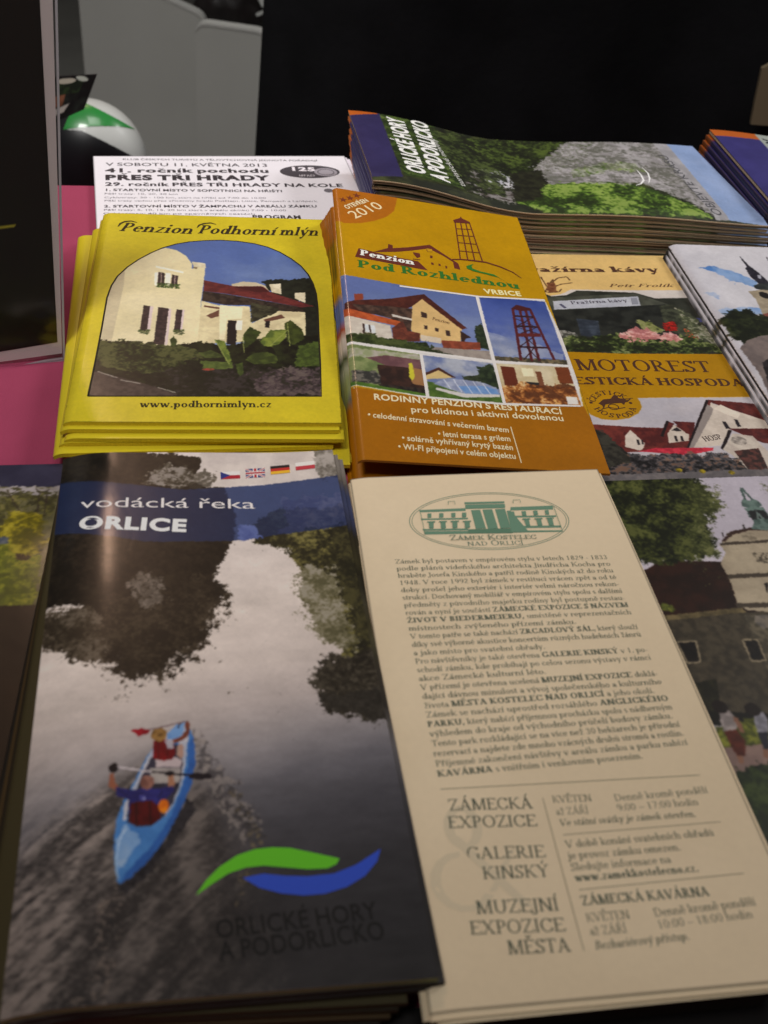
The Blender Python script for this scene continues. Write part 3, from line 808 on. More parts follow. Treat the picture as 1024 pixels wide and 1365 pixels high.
# dark bag with a white piece, above the boards
BG = [(-354.4,1750.0,-215.7),(-274.4,1750.0,-206.9),(-273.2,1750.0,-271.8),(-355.2,1750.0,-281.1)]
M_BAG = plain_material('dark_brown_leather', (0.009, 0.006, 0.006), 0.5, 0.5, 0.3, 40, 0.3)
M_WHITE = plain_material('white_plastic', (0.50, 0.51, 0.49), 0.45, 0.4, 0.06, 25, coat=0.05)
def blob(name, c, r, mat, parent, org, warp=0.1, seed=0, n=24, flat=None):
    th = np.linspace(0, np.pi, n); ph = np.linspace(0, 2 * np.pi, 2 * n, endpoint=False)
    T, P_ = np.meshgrid(th, ph, indexing='ij')
    d = np.stack([np.sin(T) * np.cos(P_), np.sin(T) * np.sin(P_), np.cos(T)], -1)
    k = 1 + warp * (fbm(d[..., 0] * 2 + 5, d[..., 2] * 2 + d[..., 1] * 2 + 9, 1.3, seed) - .5) * 2
    V = (np.asarray(c) + d * np.asarray(r) * k[..., None]).reshape(-1, 3)
    m = 2 * n; i = np.arange(n * m).reshape(n, m)
    Q = np.stack([i[:-1], i[1:], np.roll(i, -1, 1)[1:], np.roll(i, -1, 1)[:-1]], -1).reshape(-1, 4)
    return mesh_object(name, V, Q, None, None, mat, parent, org)
c = np.mean(BG, 0)
bag = thing('shoulder_bag', (c[0] * MM, c[1] * MM, (c[2] - 80) * MM), 'very dark brown bag with a small white tag above the grey boards', 'bag')
blob('bag_body', c + [-6, 0, 0], (58, 40, 52), M_BAG, bag, bag.location, .25, 3)
TG = [(-278.6,1700.0,-207.0),(-265.2,1700.0,-205.6),(-264.9,1700.0,-224.3),(-269.4,1700.0,-223.8)]
tg = np.array(TG); V = np.concatenate([tg, tg + [0, 3, 0]])
mesh_object('tag', V, [(3, 2, 1, 0), (4, 5, 6, 7), (0, 1, 5, 4), (1, 2, 6, 5), (2, 3, 7, 6), (3, 0, 4, 7)], None, None, M_WHITE, bag, bag.location, smooth=False)
TG = [(-276.5,1690.0,-232.4),(-263.2,1690.0,-225.6),(-262.0,1690.0,-228.6),(-274.2,1690.0,-235.3)]
tg = np.array(TG); V = np.concatenate([tg, tg + [0, 6, 0]])
mesh_object('buckle', V, [(3, 2, 1, 0), (4, 5, 6, 7), (0, 1, 5, 4), (1, 2, 6, 5), (2, 3, 7, 6), (3, 0, 4, 7)], None, None, M_WHITE, bag, bag.location, smooth=False)

# helmet: white shell, green wedge, black lower band
HC = [(-290.3,900.0,-133.4),(-241.2,900.0,-124.5),(-286.1,900.0,-83.2)]
M_GREEN = plain_material('green_gloss_paint', (0.02, 0.22, 0.04), 0.3, 0.5, 0.15, 30, coat=0.5)
M_BLACKG = plain_material('black_gloss_plastic', (0.008, 0.008, 0.01), 0.35, 0.4, 0.2, 12)
hc = np.array(HC[0]); hr = abs(HC[1][0] - HC[0][0]); hz = abs(HC[2][2] - HC[0][2])
hel = thing('helmet', (hc[0] * MM, hc[1] * MM, (hc[2] - hz * 1.1) * MM), 'glossy white helmet with a green wedge and black trim lying behind the table', 'helmet')
def shell(name, fn, mat, grow, n=110):
    th = np.linspace(0, np.pi, n); ph = np.linspace(0, 2 * np.pi, 2 * n, endpoint=False)
    T, P_ = np.meshgrid(th, ph, indexing='ij')
    d = np.stack([np.sin(T) * np.cos(P_), np.sin(T) * np.sin(P_), np.cos(T)], -1)
    V = (hc + d * np.array([hr, hr * .8, hz]) * grow)
    m = 2 * n; i = np.arange(n * m).reshape(n, m)
    Q = np.stack([i[:-1], i[1:], np.roll(i, -1, 1)[1:], np.roll(i, -1, 1)[:-1]], -1).reshape(-1, 4)
    ctr = d.reshape(-1, 3)[Q].mean(1)
    Q = Q[fn(ctr)]
    return mesh_object(name, V.reshape(-1, 3), Q, None, None, mat, hel, hel.location)
shell('shell', lambda c: c[:, 2] > -9, M_WHITE, 1.0, 48)
def in_tri(c, A, B, C_):
    x, z = c[:, 0], c[:, 2]
    e = lambda P, Q: (Q[0] - P[0]) * (z - P[1]) - (Q[1] - P[1]) * (x - P[0])
    a_, b_, c_ = e(A, B), e(B, C_), e(C_, A)
    return ((a_ <= 0) & (b_ <= 0) & (c_ <= 0)) | ((a_ >= 0) & (b_ >= 0) & (c_ >= 0))
_al = math.radians(27)       # the trim is cut in planes that lean back with the helmet
def lean(c):
    return np.stack([c[:, 0], -c[:, 1] * math.cos(_al) + c[:, 2] * math.sin(_al), c[:, 2] * math.cos(_al) + c[:, 1] * math.sin(_al)], 1)
G_TRI = ((-.08, .86), (.82, .54), (-.24, .28))
def is_green(c): q = lean(c); return (q[:, 1] > 0) & in_tri(q, *G_TRI)
def is_black(c):
    q = lean(c)
    return (q[:, 1] > 0) & ~in_tri(q, *G_TRI) & ((q[:, 0] < -.08 + (q[:, 2] - .86) * .28) | (q[:, 2] < .29 - .33 * np.clip(q[:, 0] - .1, 0, 1)))
shell('green_wedge', is_green, M_GREEN, 1.008, 240)
shell('black_trim', is_black, M_BLACKG, 1.012, 240)

# dark glossy flyer propped against the helmet
CD = [(-286.7,820.0,-37.5),(-254.3,820.0,-32.0),(-266.3,820.0,-59.5),(-290.4,820.0,-72.4)]
cd = np.array(CD); V = np.concatenate([cd, cd + [0, 2.5, 0]])
card = thing('picture_card', tuple(np.array(cd.mean(0)) * MM), 'dark glossy picture card standing between the frame and the white helmet', 'card')
def quad_canvas(P, step, h=0.0):
    s = Sheet(P); return s, Canvas(0, 0, s.w, s.l, step)
cs, cc = quad_canvas([CD[0], CD[1], CD[2], CD[3]], 0.6)
w, l = cs.w, cs.l
cc.poly([(0, 0), (w, 0), (w, l), (0, l)], (38, 44, 40), (22, 24, 24), f=.08)
cc.poly([(w * .05, l * .14), (w * .75, l * .1), (w * .66, l * .42), (w * .1, l * .4)], (48, 66, 40), (28, 36, 28), f=.2)
cc.poly([(0, l * .42), (w * .3, l * .42), (w * .25, l * .68), (0, l * .66)], (120, 78, 58), (90, 60, 44), f=.2)
cc.poly([(0, l * .72), (w * .45, l * .66), (w * .3, l * .84), (0, l * .86)], (160, 155, 148))
cc.ell((w * .3, l * .1), 7, 2.2, (170, 165, 150)); cc.ell((w * .68, l * .07), 5, 2, (170, 175, 165), rot=.4)
cc.build('picture', cs, M_GLOSS, card)
mesh_object('card_back', V + [0, .4, 0], [(3, 2, 1, 0), (4, 5, 6, 7), (0, 1, 5, 4), (1, 2, 6, 5), (2, 3, 7, 6), (3, 0, 4, 7)], None, None, M_BLACKG, card, card.location, smooth=False)

# cream board at the far right
CB = [(276.7,980.0,-17.6),(299.6,980.0,-1.2),(320.5,980.0,-63.2),(281.7,980.0,-65.1),(279.7,980.0,-48.1)]
cb = np.array(CB); n = len(cb); V = np.concatenate([cb, cb + [0, 6, 0]])
M_CREAMB = plain_material('cream_cardboard', (0.20, 0.155, 0.095), 0.7, 0.3, 0.05, 10)
tr = [tuple(t) for t in tessellate_polygon([[Vector((p[0], p[2], 0)) for p in cb]])]
o = mesh_object('beige_cardboard', V, [(i, (i + 1) % n, (i + 1) % n + n, i + n) for i in range(n)], tr + [tuple(i + n for i in t[::-1]) for t in tr], None, M_CREAMB, None, tuple(cb[3] * MM), smooth=False)
tag(o, 'beige piece of cardboard at the right end of the black cloth', 'cardboard')
SG = [(-1094.0,3000.0,-1016.8)]

# ================================================================== SIGN HOLDER on the left
S0 = [(-241.6,392.2,141.4),(-147.3,429.6,142.3),(-145.9,392.0,-0.0),(-259.7,345.1,-7.9)]
S1 = [(-235.5,393.4,136.8),(-151.8,427.8,142.3),(-148.1,393.2,7.7),(-251.4,349.8,-2.5)]
sh_loc = tuple(np.array([S0[2][0], S0[2][1], 0]) * MM)
sign = thing('sign_holder', sh_loc, 'clear acrylic sign holder with a dark pale-bordered poster on the pink cloth', 'sign holder')
M_ACR = bpy.data.materials.new('clear_acrylic'); M_ACR.use_nodes = True
_nt = M_ACR.node_tree
for _n in list(_nt.nodes): _nt.nodes.remove(_n)
_o = _nt.nodes.new('ShaderNodeOutputMaterial'); _m = _nt.nodes.new('ShaderNodeMixShader'); _t = _nt.nodes.new('ShaderNodeBsdfTransparent'); _g = _nt.nodes.new('ShaderNodeBsdfGlossy')
_m.inputs['Fac'].default_value = 0.06
_z = _nt.nodes.new('ShaderNodeTexNoise'); _z.inputs['Scale'].default_value = 25
_k = _nt.nodes.new('ShaderNodeMapRange'); _k.inputs['To Min'].default_value = .03; _k.inputs['To Max'].default_value = .12
_t.inputs['Color'].default_value = (.95, .95, .96, 1)
_nt.links.new(_z.outputs['Fac'], _k.inputs['Value']); _nt.links.new(_k.outputs['Result'], _g.inputs['Roughness'])
_nt.links.new(_t.outputs[0], _m.inputs[1]); _nt.links.new(_g.outputs[0], _m.inputs[2]); _nt.links.new(_m.outputs[0], _o.inputs['Surface'])
M_PAPER = plain_material('pale_grey_card', (0.70, 0.60, 0.57), 0.6, 0.3, 0.03, 12)
def prism(name, P, n, t, mat, parent, smooth=False):
    P = np.array(P, float); n = np.asarray(n, float)
    V = np.concatenate([P, P + n * t]); k = len(P)
    Q = [(i, (i + 1) % k, (i + 1) % k + k, i + k) for i in range(k)]
    if k == 4: Q += [(0, 1, 2, 3), (7, 6, 5, 4)]
    return mesh_object(name, V, Q, None, None, mat, parent, parent.location, smooth=smooth)
s0 = np.array(S0); sn = np.cross(s0[1] - s0[0], s0[3] - s0[0]); sn /= np.linalg.norm(sn)
if sn[1] < 0: sn = -sn            # points away from the camera
e1 = (s0[2] - s0[3]) / np.linalg.norm(s0[2] - s0[3]); e2 = (s0[1] - s0[2]) / np.linalg.norm(s0[1] - s0[2])
PR = np.array([(-239.4,393.1,141.4),(-147.3,429.6,142.3),(-146.4,392.5,2.7),(-256.8,347.2,-4.5)])
prism('insert_card', PR + sn * 1.0, sn, 0.5, M_PAPER, sign)
ps = Sheet([tuple(p) for p in np.array(S1) + sn * 0.9]); pc = Canvas(0, 0, ps.w, ps.l, 0.9)
pc.poly([(0, 0), (ps.w, 0), (ps.w, ps.l), (0, ps.l)], (14, 12, 10), (22, 14, 10), f=.012, grad=((0, 0), (0, ps.l), (30, 34, 12)))
pc.line([(ps.w - 14, 90), (ps.w - 22, 90)], .8, (150, 140, 40))
pc.build('poster', ps, M_GLOSS, sign)
FR = np.array([(-241.3,393.0,143.7),(-145.7,430.9,144.8),(-145.3,392.1,-0.4),(-259.8,345.0,-8.2)])
M_RIM = plain_material('acrylic_edge', (0.42, 0.40, 0.42), 0.2, 0.5, 0.1, 40)
rr = FR[2]; r1 = FR[1]
prism('acrylic_edge', [rr - e1 * .9, r1 - e1 * .9, r1, rr], sn, 3.2, M_RIM, sign)
prism('acrylic_edge', [rr - e1 * 300, rr - e1 * 300 + e2 * 1.1, rr + e2 * 1.1 - e1 * 1, rr - e1 * 1], sn, 3.2, M_RIM, sign)
prism('acrylic_panel', [rr - e1 * 300 - sn * .6, r1 - e1 * 300 - sn * .6, r1 - e1 * 1.0 - sn * .6, rr - e1 * 1.0 - sn * .6 + e2 * 1.2], sn, -1.2, M_ACR, sign)
# foot plate of the holder, lying on the cloth behind it
ft = rr - e1 * .5 + np.array([0, 0, .4])
prism('foot_plate', [ft - e1 * 300, ft, ft + np.array([-.37, .93, 0]) * 75, ft - e1 * 300 + np.array([-.37, .93, 0]) * 75], (0, 0, 1), 2.5, M_ACR, sign)

# ================================================================== RIVER BROCHURES (front left pile)
sh = SHEETS['vod']; W, L = sh.w, sh.l
cv = full(sh, 0.25)
U, Vg = np.meshgrid(cv.u, cv.v)
t = Vg + 0.10 * U + 10 * (fbm(U, Vg, .02, 9) - .5)
t = t + .15 * U
stops = np.array([0, 60, 95, 120, 135, 150, 160, 175, 192, 230])
cols = np.array([(204, 193, 190), (203, 192, 187), (200, 188, 181), (190, 178, 172), (170, 159, 156), (128, 123, 126), (94, 92, 98), (68, 67, 73), (50, 49, 53), (41, 40, 42)], float)
cv.img = np.stack([np.interp(t, stops, cols[:, k]) for k in range(3)], -1).astype(np.float32)
n = fbm(U * .5, Vg * 1.4, .12, 4)[..., None]
cv.img *= (0.93 + .14 * n)
full_rect = [(0, 0), (W, 0), (W, L), (0, L)]
# rippled water and wake: streaks that fan out behind the canoe, fading to the right
X, Y = np.meshgrid(cv.u, cv.v)
APEX = [(43.3,125.6)]
ax, ay = APEX[0]
th = np.degrees(np.arctan2(Y - ay, -(X - ax)))            # 0 to the left, 90 straight towards the viewer
rad = np.hypot(X - ax, Y - ay) + 1e-3
amp = ease((th - 34) / 18) * ease((128 - th) / 34) * ease((rad - 6) / 26)
amp = amp * (1 - .55 * ease((X - 38) / 30))
amp = np.clip(amp + .30 * ease((Y - 120) / 50) * ease((W * .62 - X) / 30), 0, 1)
wob = 9 * (fbm(X, Y, .06, 15) - .5)
r1 = fbm(th / 9 + wob * .12, rad / 34, 1.0, 6, 5)
ca, sa = math.cos(.72), math.sin(.72)
r2 = fbm((X * ca - Y * sa) * .10 + wob * .1, (X * sa + Y * ca) * .62, 1.0, 8, 5)
r3 = fbm(X * .55, Y * 1.1, 1.0, 18, 4)
rip = np.clip(((.40 * r1 + .38 * r2 + .22 * r3) - .5) * 4.6 + .46, 0, 1) ** 1.25
dep = np.clip((Y - 95) / 95, 0, 1); side = np.clip(X / 62, 0, 1)
hi = np.array([222, 203, 193]) * ((1 - .44 * dep) * (1 - .50 * side))[..., None]
lo_ = np.array([70, 64, 63]) * ((1 - .40 * dep))[..., None]
sl = (slice(0, len(cv.v)), slice(0, len(cv.u)))
cv.put(sl, amp * .93, lo_ + (hi - lo_) * rip[..., None])
gl = ((fbm(X, Y * 1.4, 1.5, 28, 3) > .66) & (amp > .35)).astype(float)
cv.put(sl, gl * .55, np.array([178, 166, 158]) * ((1 - .45 * dep) * (1 - .3 * side))[..., None])
sm = ((fbm(X * .5, Y * 1.6, .35, 38, 4) - .5) * 9 * ease((Y - 88) / 40))[..., None]
cv.img = np.clip(cv.img + sm, 0, 255)
FO = [(44.4,127.3),(49.0,136.6),(57.7,151.5),(60.6,159.8),(56.8,166.1),(52.8,156.6),(48.4,152.3),(45.3,139.4)]
cv.poly(FO, (136, 126, 120), (50, 47, 50), f=.9, warp=2.2, wf=.4, a=.6, sharp=1.8, holes=.40, hf=.7)
FO = [(53.4,145.6),(58.6,155.6),(61.4,165.1),(57.4,174.9),(52.5,185.3),(54.5,177.2),(59.0,167.5)]
cv.poly(FO, (112, 98, 74), (44, 42, 42), f=1.3, warp=1.6, wf=.5, a=.7, sharp=2, holes=.46, hf=1.1)
FO = [(22.1,174.9),(25.8,174.5),(24.7,189.9),(22.4,208.6),(16.7,208.0),(20.3,193.9)]
cv.poly(FO, (120, 106, 96), (34, 32, 34), f=1.1, warp=2.4, wf=.4, a=.55, sharp=2, seed=3, holes=.42, hf=.8)
# dark reflections of the trees
DK = [(24, 20, 14), (34, 28, 20), (44, 37, 27)]
TL = [(-6.2,-4.3),(51.7,2.9),(56.6,15.8),(62.0,35.9),(60.0,49.2),(53.4,61.6),(49.5,70.1),(47.0,78.2),(42.4,81.3),(19.9,80.7),(8.5,76.3),(-0.8,74.9)]
cv.tree(TL, DK, 5, .6, 2, .10)
TL = [(12.9,73.8),(33.3,71.3),(54.5,63.3),(55.2,75.2),(52.4,86.4),(48.8,93.9),(44.2,99.0),(38.8,103.9),(34.5,110.8),(29.3,111.3),(22.9,107.5),(18.5,100.9),(13.0,98.3)]
cv.tree(TL, [(30, 25, 18), (44, 37, 27), (62, 53, 41)], 9, .85, 5, .14)
TL = [(-1.8,77.6),(6.3,77.4),(15.3,77.2),(20.2,90.0),(20.6,101.8),(10.0,101.5),(3.0,94.0),(-2.3,85.1)]
cv.tree(TL, [(48, 40, 30), (66, 57, 45), (92, 82, 70)], 8, .85, 12, .14)
TL = [(22.8,62.7),(35.6,63.0),(40.2,74.8),(33.3,82.6),(24.3,77.6)]
cv.tree(TL, [(112, 102, 94), (80, 72, 64)], 6, .95, 16, .2, cut=.86)
TR = [(67.0,37.9),(78.9,32.2),(107.8,31.1),(108.3,76.5),(102.2,113.6),(91.6,110.3),(89.9,98.4),(84.1,88.9),(81.7,79.2),(80.2,70.8),(82.1,63.9),(78.0,55.8),(78.4,51.6),(67.3,50.7)]
cv.tree(TR, [(40, 38, 22), (62, 58, 34), (92, 86, 46), (116, 108, 62)], 6, .62, 7, .12)
TR = [(94.2,40.4),(114.8,36.9),(102.2,113.6),(96.2,101.7),(93.5,79.5),(91.3,58.8)]
cv.tree(TR, [(34, 33, 20), (50, 47, 28), (70, 66, 38)], 8, .6, 8, .12)
TR = [(79.7,63.9),(91.3,58.8),(94.5,89.2),(95.1,101.6),(86.5,98.3),(80.7,88.8)]
cv.tree(TR, [(84, 80, 56), (110, 104, 80), (140, 133, 118)], 7, .9, 9, .16)
TR = [(83.9,101.2),(92.8,101.5),(105.6,92.8),(99.9,127.4),(89.6,124.9),(82.6,121.2),(78.7,112.6)]
cv.tree(TR, [(34, 30, 24), (50, 45, 36), (72, 66, 56)], 8, .85, 10, .15)
lowR = [(77.8,115.9),(102.8,115.3),(101.1,125.2),(89.5,125.5),(81.1,121.0)]
cv.tree(lowR, [(38, 35, 30), (56, 52, 46)], 6, .9, 11, .16)
# pale sky strip with the flags at the top right
TP = [(52.1,-8.3),(113.5,-6.8),(104.8,14.6),(87.0,17.3),(51.2,20.7),(47.4,15.8),(49.6,7.3)]
cv.poly(TP, (196, 186, 180), (182, 172, 168), f=.1, warp=1, wf=.4)
TPl = [(91.0,-7.6),(103.5,-6.7),(102.0,15.0),(93.8,16.2),(90.7,8.0)]
cv.leaves(TPl, 420, .7, [(96, 92, 84), (70, 66, 58), (140, 134, 128)], seed=12, a=.8)
TPl = [(37.0,7.3),(54.1,11.5),(53.8,20.7),(30.5,20.7),(30.5,11.6)]
cv.leaves(TPl, 350, .7, [(52, 48, 40), (70, 64, 52), (150, 142, 136)], seed=13, a=.8)
# blue band
BB = [(-3.4,13.7),(43.4,21.5),(69.5,19.3),(104.9,13.8),(105.1,40.6),(80.3,44.8),(60.1,48.8),(30.8,48.7),(-2.5,40.7)]
sl = cv.win(BB, 1); X, Y = np.meshgrid(cv.u[sl[1]], cv.v[sl[0]])
mb = cv.inside(BB, X, Y)
under = cv.img[sl].copy()
cv.put(sl, mb, np.array([29, 43, 82]) * .80 + under * .20 * np.array([.8, .9, 1.1]))
light = [(61.8,40.8),(67.4,40.8),(69.4,47.4),(61.3,48.4)]
cv.poly(light, (84, 98, 150), (60, 74, 128), f=.3, warp=1.2)
lr = [(78.1,27.2),(102.2,24.1),(101.2,40.6),(77.8,44.7)]
cv.leaves(lr, 420, .9, [(92, 92, 120), (70, 76, 112), (50, 58, 100)], seed=14, a=.5)
# canoe (printed)
def P_(*q): return q
CN = [(41.9,124.4),(43.1,126.6),(44.2,129.4),(44.7,134.2),(44.7,138.9),(43.9,144.9),(41.9,150.6),(39.4,156.2),(36.2,162.9),(32.4,168.4),(28.0,172.8),(25.6,174.5),(24.8,173.4),(24.1,167.3),(23.8,161.6),(24.3,155.7),(25.7,150.6),(28.2,145.0),(30.5,139.1),(32.9,134.1),(37.1,128.5),(40.3,125.1)]
sdw = [(25.6,174.5),(28.0,172.8),(32.4,168.4),(36.2,162.9),(39.4,156.2),(41.9,150.6),(44.6,152.7),(42.5,157.3),(38.5,164.3),(33.1,171.0),(28.0,175.7),(26.2,177.7)]
cv.poly(sdw, (26, 25, 30), (46, 44, 48), f=.7, warp=1.0)
cv.poly(CN, (66, 118, 176), (54, 104, 164), f=.15)
dk = [(44.2,129.4),(44.7,134.2),(44.7,138.9),(43.9,144.9),(41.9,150.6),(39.4,156.2),(36.2,162.9),(32.4,168.4),(28.0,172.8),(25.6,174.5),(27.2,171.0),(33.1,164.0),(37.8,156.1),(41.0,147.7),(42.8,139.8),(43.0,132.5)]
cv.poly(dk, (34, 76, 142), (42, 88, 156), f=.15)
lt = [(26.3,157.7),(29.2,160.1),(30.4,162.5),(27.8,166.7),(25.6,170.5),(24.4,166.9),(24.2,162.1)]
cv.poly(lt, (132, 158, 190), (104, 140, 184), f=.2, warp=.5)
rimw = [(40.3,125.1),(41.9,124.4),(43.0,129.9),(42.2,137.7),(41.1,145.7),(39.4,150.5),(36.6,155.8),(35.8,155.5),(38.6,149.5),(40.7,141.7),(41.3,133.5),(40.2,131.9),(36.3,132.2),(33.0,137.2),(30.6,143.1),(28.6,147.9),(27.1,152.6),(26.5,156.3),(25.8,155.8),(26.1,151.1),(28.6,145.0),(32.9,134.4),(37.1,128.5)]
cv.poly(rimw, (172, 170, 178), (140, 150, 172), f=.2)
ck = [(39.6,132.4),(41.3,134.0),(41.4,139.2),(40.5,145.7),(38.6,151.4),(36.2,155.7),(33.1,158.3),(29.2,158.4),(26.8,156.7),(27.1,151.9),(29.0,147.0),(30.5,142.4),(32.7,137.2),(36.3,133.8)]
cv.poly(ck, (52, 50, 66), (34, 33, 44), f=.2)
dkp = [(37.1,128.8),(40.3,125.3),(41.9,124.7),(41.6,129.3),(39.6,131.0),(37.1,130.5)]
cv.poly(dkp, (104, 142, 190), (88, 126, 178), f=.3)
dkl = [(40.3,127.0),(40.8,125.4),(41.4,124.9)]
cv.line(dkl, .35, (40, 44, 60))
st_ = [(32.6,140.0),(40.7,140.4),(40.4,145.2),(33.0,145.2)]
cv.poly(st_, (156, 148, 144), (140, 132, 130), f=.3)
sh_ = [(34.0,137.3),(39.6,136.8),(41.2,137.9),(40.7,140.1),(34.2,139.9)]
cv.poly(sh_, (176, 160, 162)); 
lg = [(39.6,136.0),(40.0,132.9),(41.3,132.4),(41.8,134.6),(41.2,137.6)]
cv.poly(lg, (160, 126, 112))
ar = [(38.4,131.0),(41.3,129.8),(42.3,128.0),(42.2,125.0),(43.1,124.5),(43.5,125.6),(43.2,129.4),(41.7,131.1),(39.0,132.3)]
cv.poly(ar, (124, 66, 50), (104, 52, 40), f=.4)
vs_ = [(33.4,131.2),(37.1,130.7),(39.0,132.3),(39.4,135.0),(38.9,137.3),(36.2,138.0),(33.4,137.0)]
cv.poly(vs_, (134, 14, 22), (104, 8, 16), f=.25)
for q in ([(34.6,131.0),(34.8,137.6)], [(37.1,131.0),(37.4,137.7)]): cv.line(q, .4, (84, 8, 14))
sv = [(36.5,130.9),(38.8,131.5),(39.0,133.9),(37.3,133.8)]
cv.poly(sv, (156, 150, 160)); 
hd = [(35.0,128.8),(37.1,128.9)]
rH = abs(hd[1][0] - hd[0][0])
cv.ell(hd[0], rH, rH * 1.25, (96, 66, 30), (140, 104, 56), f=.8)
pd = [(32.0,127.1),(43.1,124.6)]
cv.line(pd, .55, (120, 104, 106))
bl = [(27.4,127.2),(29.9,126.4),(32.4,127.2),(31.9,128.5),(29.2,129.2)]
cv.poly(bl, (150, 14, 32), (126, 10, 26), f=.5)
a1 = [(23.6,147.1),(21.8,145.3),(21.9,141.6),(23.0,141.2),(23.6,144.7),(24.6,146.2)]
cv.poly(a1, (130, 78, 58)); 
a2 = [(37.4,146.7),(37.2,142.5),(38.9,142.6),(39.1,145.6),(38.4,147.5)]
cv.poly(a2, (150, 104, 80))
sr = [(23.6,145.7),(28.2,146.9),(31.0,146.5),(33.8,146.8),(38.6,146.3),(38.9,148.0),(36.0,150.8),(35.2,155.4),(27.2,154.9),(27.1,150.0),(24.0,148.6)]
cv.poly(sr, (44, 44, 118), (30, 30, 88), f=.25)
lgw = [(29.6,148.9),(31.4,148.8),(31.6,150.1),(30.2,150.3)]
cv.poly(lgw, (150, 150, 196), (60, 60, 130), f=1.2)
he = [(31.8,144.7)]
cv.ell(he[0], rH * .85, rH * 1.1, (104, 66, 58), (134, 92, 80), f=.5)
vr = [(27.8,150.8),(33.0,150.5),(35.0,152.1),(35.5,156.4),(33.1,158.0),(29.2,157.9),(27.1,156.1)]
cv.poly(vr, (84, 10, 14), (60, 6, 10), f=.25)
for q in ([(29.1,151.0),(29.3,157.8)], [(32.6,150.7),(32.9,157.9)]): cv.line(q, .5, (44, 6, 8))
for q in ([(24.6,146.7),(27.0,148.8)], [(35.8,147.4),(34.6,150.2)]): cv.line(q, .5, (26, 26, 78))
hl = [(25.0,173.0),(24.5,167.4),(25.0,162.1),(26.5,158.6)]
cv.line(hl, .5, (170, 190, 212), .7)
og = [(36.2,152.4)]
cv.ell(og[0], rH * .62, rH * 1.0, (222, 130, 20), (190, 90, 16), f=.5)
g1 = [(23.0,139.5)]
cv.ell(g1[0], rH * .6, rH * .75, (24, 18, 22))
sf = [(24.0,139.3),(33.0,141.4)]
cv.line(sf, .6, (176, 166, 170))
sf = [(33.0,141.3),(43.2,143.1)]
cv.line(sf, .6, (30, 26, 32))
g2 = [(37.7,142.1)]
cv.ell(g2[0], rH * .62, rH * .45, (22, 18, 24))
b2 = [(42.6,142.8),(45.2,142.3),(48.5,143.0),(49.1,143.6),(48.5,144.4),(46.0,144.8),(43.1,144.1)]
cv.poly(b2, (24, 20, 28))
cv.photo(.8)
cv.soften(1)
img_v = cv.result()
vod_group = 'tall river brochures in the front left pile'
NV_ = 7
T_ = 2.05
top = thing('river_brochure', base_of(sh, 18 - T_), 'tall brochure with a blue canoe on a river, topmost of the front left pile', 'brochure', vod_group)
cv.build('cover', sh, M_GLOSS, top)
def pages_under(root, sheet, t, edge, inset=.25, sheets=1, nv=40):
    us = np.unique(np.concatenate([np.linspace(0, sheet.w, 40), [1, 2, 3, 4, 6, 8, 11, 14]])); us = us[us <= sheet.w]
    us = np.clip(us, inset, sheet.w - .05); vs = np.linspace(.05, sheet.l - .05, nv)
    Uq, Vq = np.meshgrid(us, vs); V = []; Q = []; Cc = []; n = 0
    for k in range(sheets):
        za = -.06 - (t - .1) * k / sheets; zb = -.06 - (t - .1) * (k + (.8 if sheets > 1 else 1)) / sheets
        dj = (random.random() - .5) * .7 if sheets > 1 else 0
        A = sheet.S(Uq, Vq + dj, za).reshape(-1, 3); B = sheet.S(Uq, Vq + dj, zb).reshape(-1, 3)
        nu, nw = len(us), len(vs); i = np.arange(nu * nw).reshape(nw, nu) + n; m = nu * nw
        ring = np.concatenate([i[0, :], i[1:, -1], i[-1, -2::-1], i[-2:0:-1, 0]]); r2 = np.roll(ring, -1)
        V += [A, B]; Q += [grid_faces(nu, nw, n), grid_faces(nu, nw, n + m)[:, ::-1], np.stack([ring, r2, r2 + m, ring + m], -1)]; n += 2 * m
        e = np.asarray(edge, float) * (.75 + .5 * random.random() if sheets > 1 else 1)
        Cc.append(np.broadcast_to(alb(np.clip(e, 0, 255)), (2 * m, 3)))
    return mesh_object('pages', np.concatenate(V), np.concatenate(Q), None, np.concatenate(Cc), M_EDGE, root, root.location, smooth=False)
pages_under(top, sh, T_, (118, 124, 84))
ink = Ink(sh)
p = [(7.9,30.5),(68.4,32.1)]
ink.text('vodácká řeka', p[0], p[1], h=5.2, font='sans', bold=-.15, col=(205, 200, 200))
p = [(8.0,41.1),(44.5,43.8)]
ink.text('ORLICE', p[0], p[1], h=5.9, font='sans', bold=2.2, col=(215, 210, 210))
ink.build('title_lettering', top)
ink = Ink(sh)
def flag_box(p): return p[0], p[1], p[2], p[3]
F1 = [(57.0,11.5),(64.1,11.1),(64.0,15.3),(57.0,15.8)]
m0 = ((np.array(F1[0]) + F1[3]) / 2); m1 = (np.array(F1[1]) + F1[2]) / 2
ink.poly([F1[0], F1[1], m1, m0], (205, 200, 198)); ink.poly([m0, m1, F1[2], F1[3]], (150, 30, 44)); ink.poly([F1[0], (np.array(m0) + m1) / 2, F1[3]], (34, 44, 110))
F2 = [(66.2,9.8),(73.3,9.2),(73.1,14.5),(66.1,15.1)]
q = np.array(F2)
ink.poly(F2, (38, 46, 104))
cq = q.mean(0)
def lerp(a, b, t): return np.asarray(a) * (1 - t) + np.asarray(b) * t
for w_, c_ in ((1.1, (205, 200, 198)), (.45, (160, 36, 48))):
    ink.line([q[0], q[2]], w_ * .8, c_); ink.line([q[1], q[3]], w_ * .8, c_)
for w_, c_ in ((1.7, (205, 200, 198)), (.9, (160, 36, 48))):
    ink.line([lerp(q[0], q[1], .5), lerp(q[3], q[2], .5)], w_, c_); ink.line([lerp(q[0], q[3], .5), lerp(q[1], q[2], .5)], w_, c_)
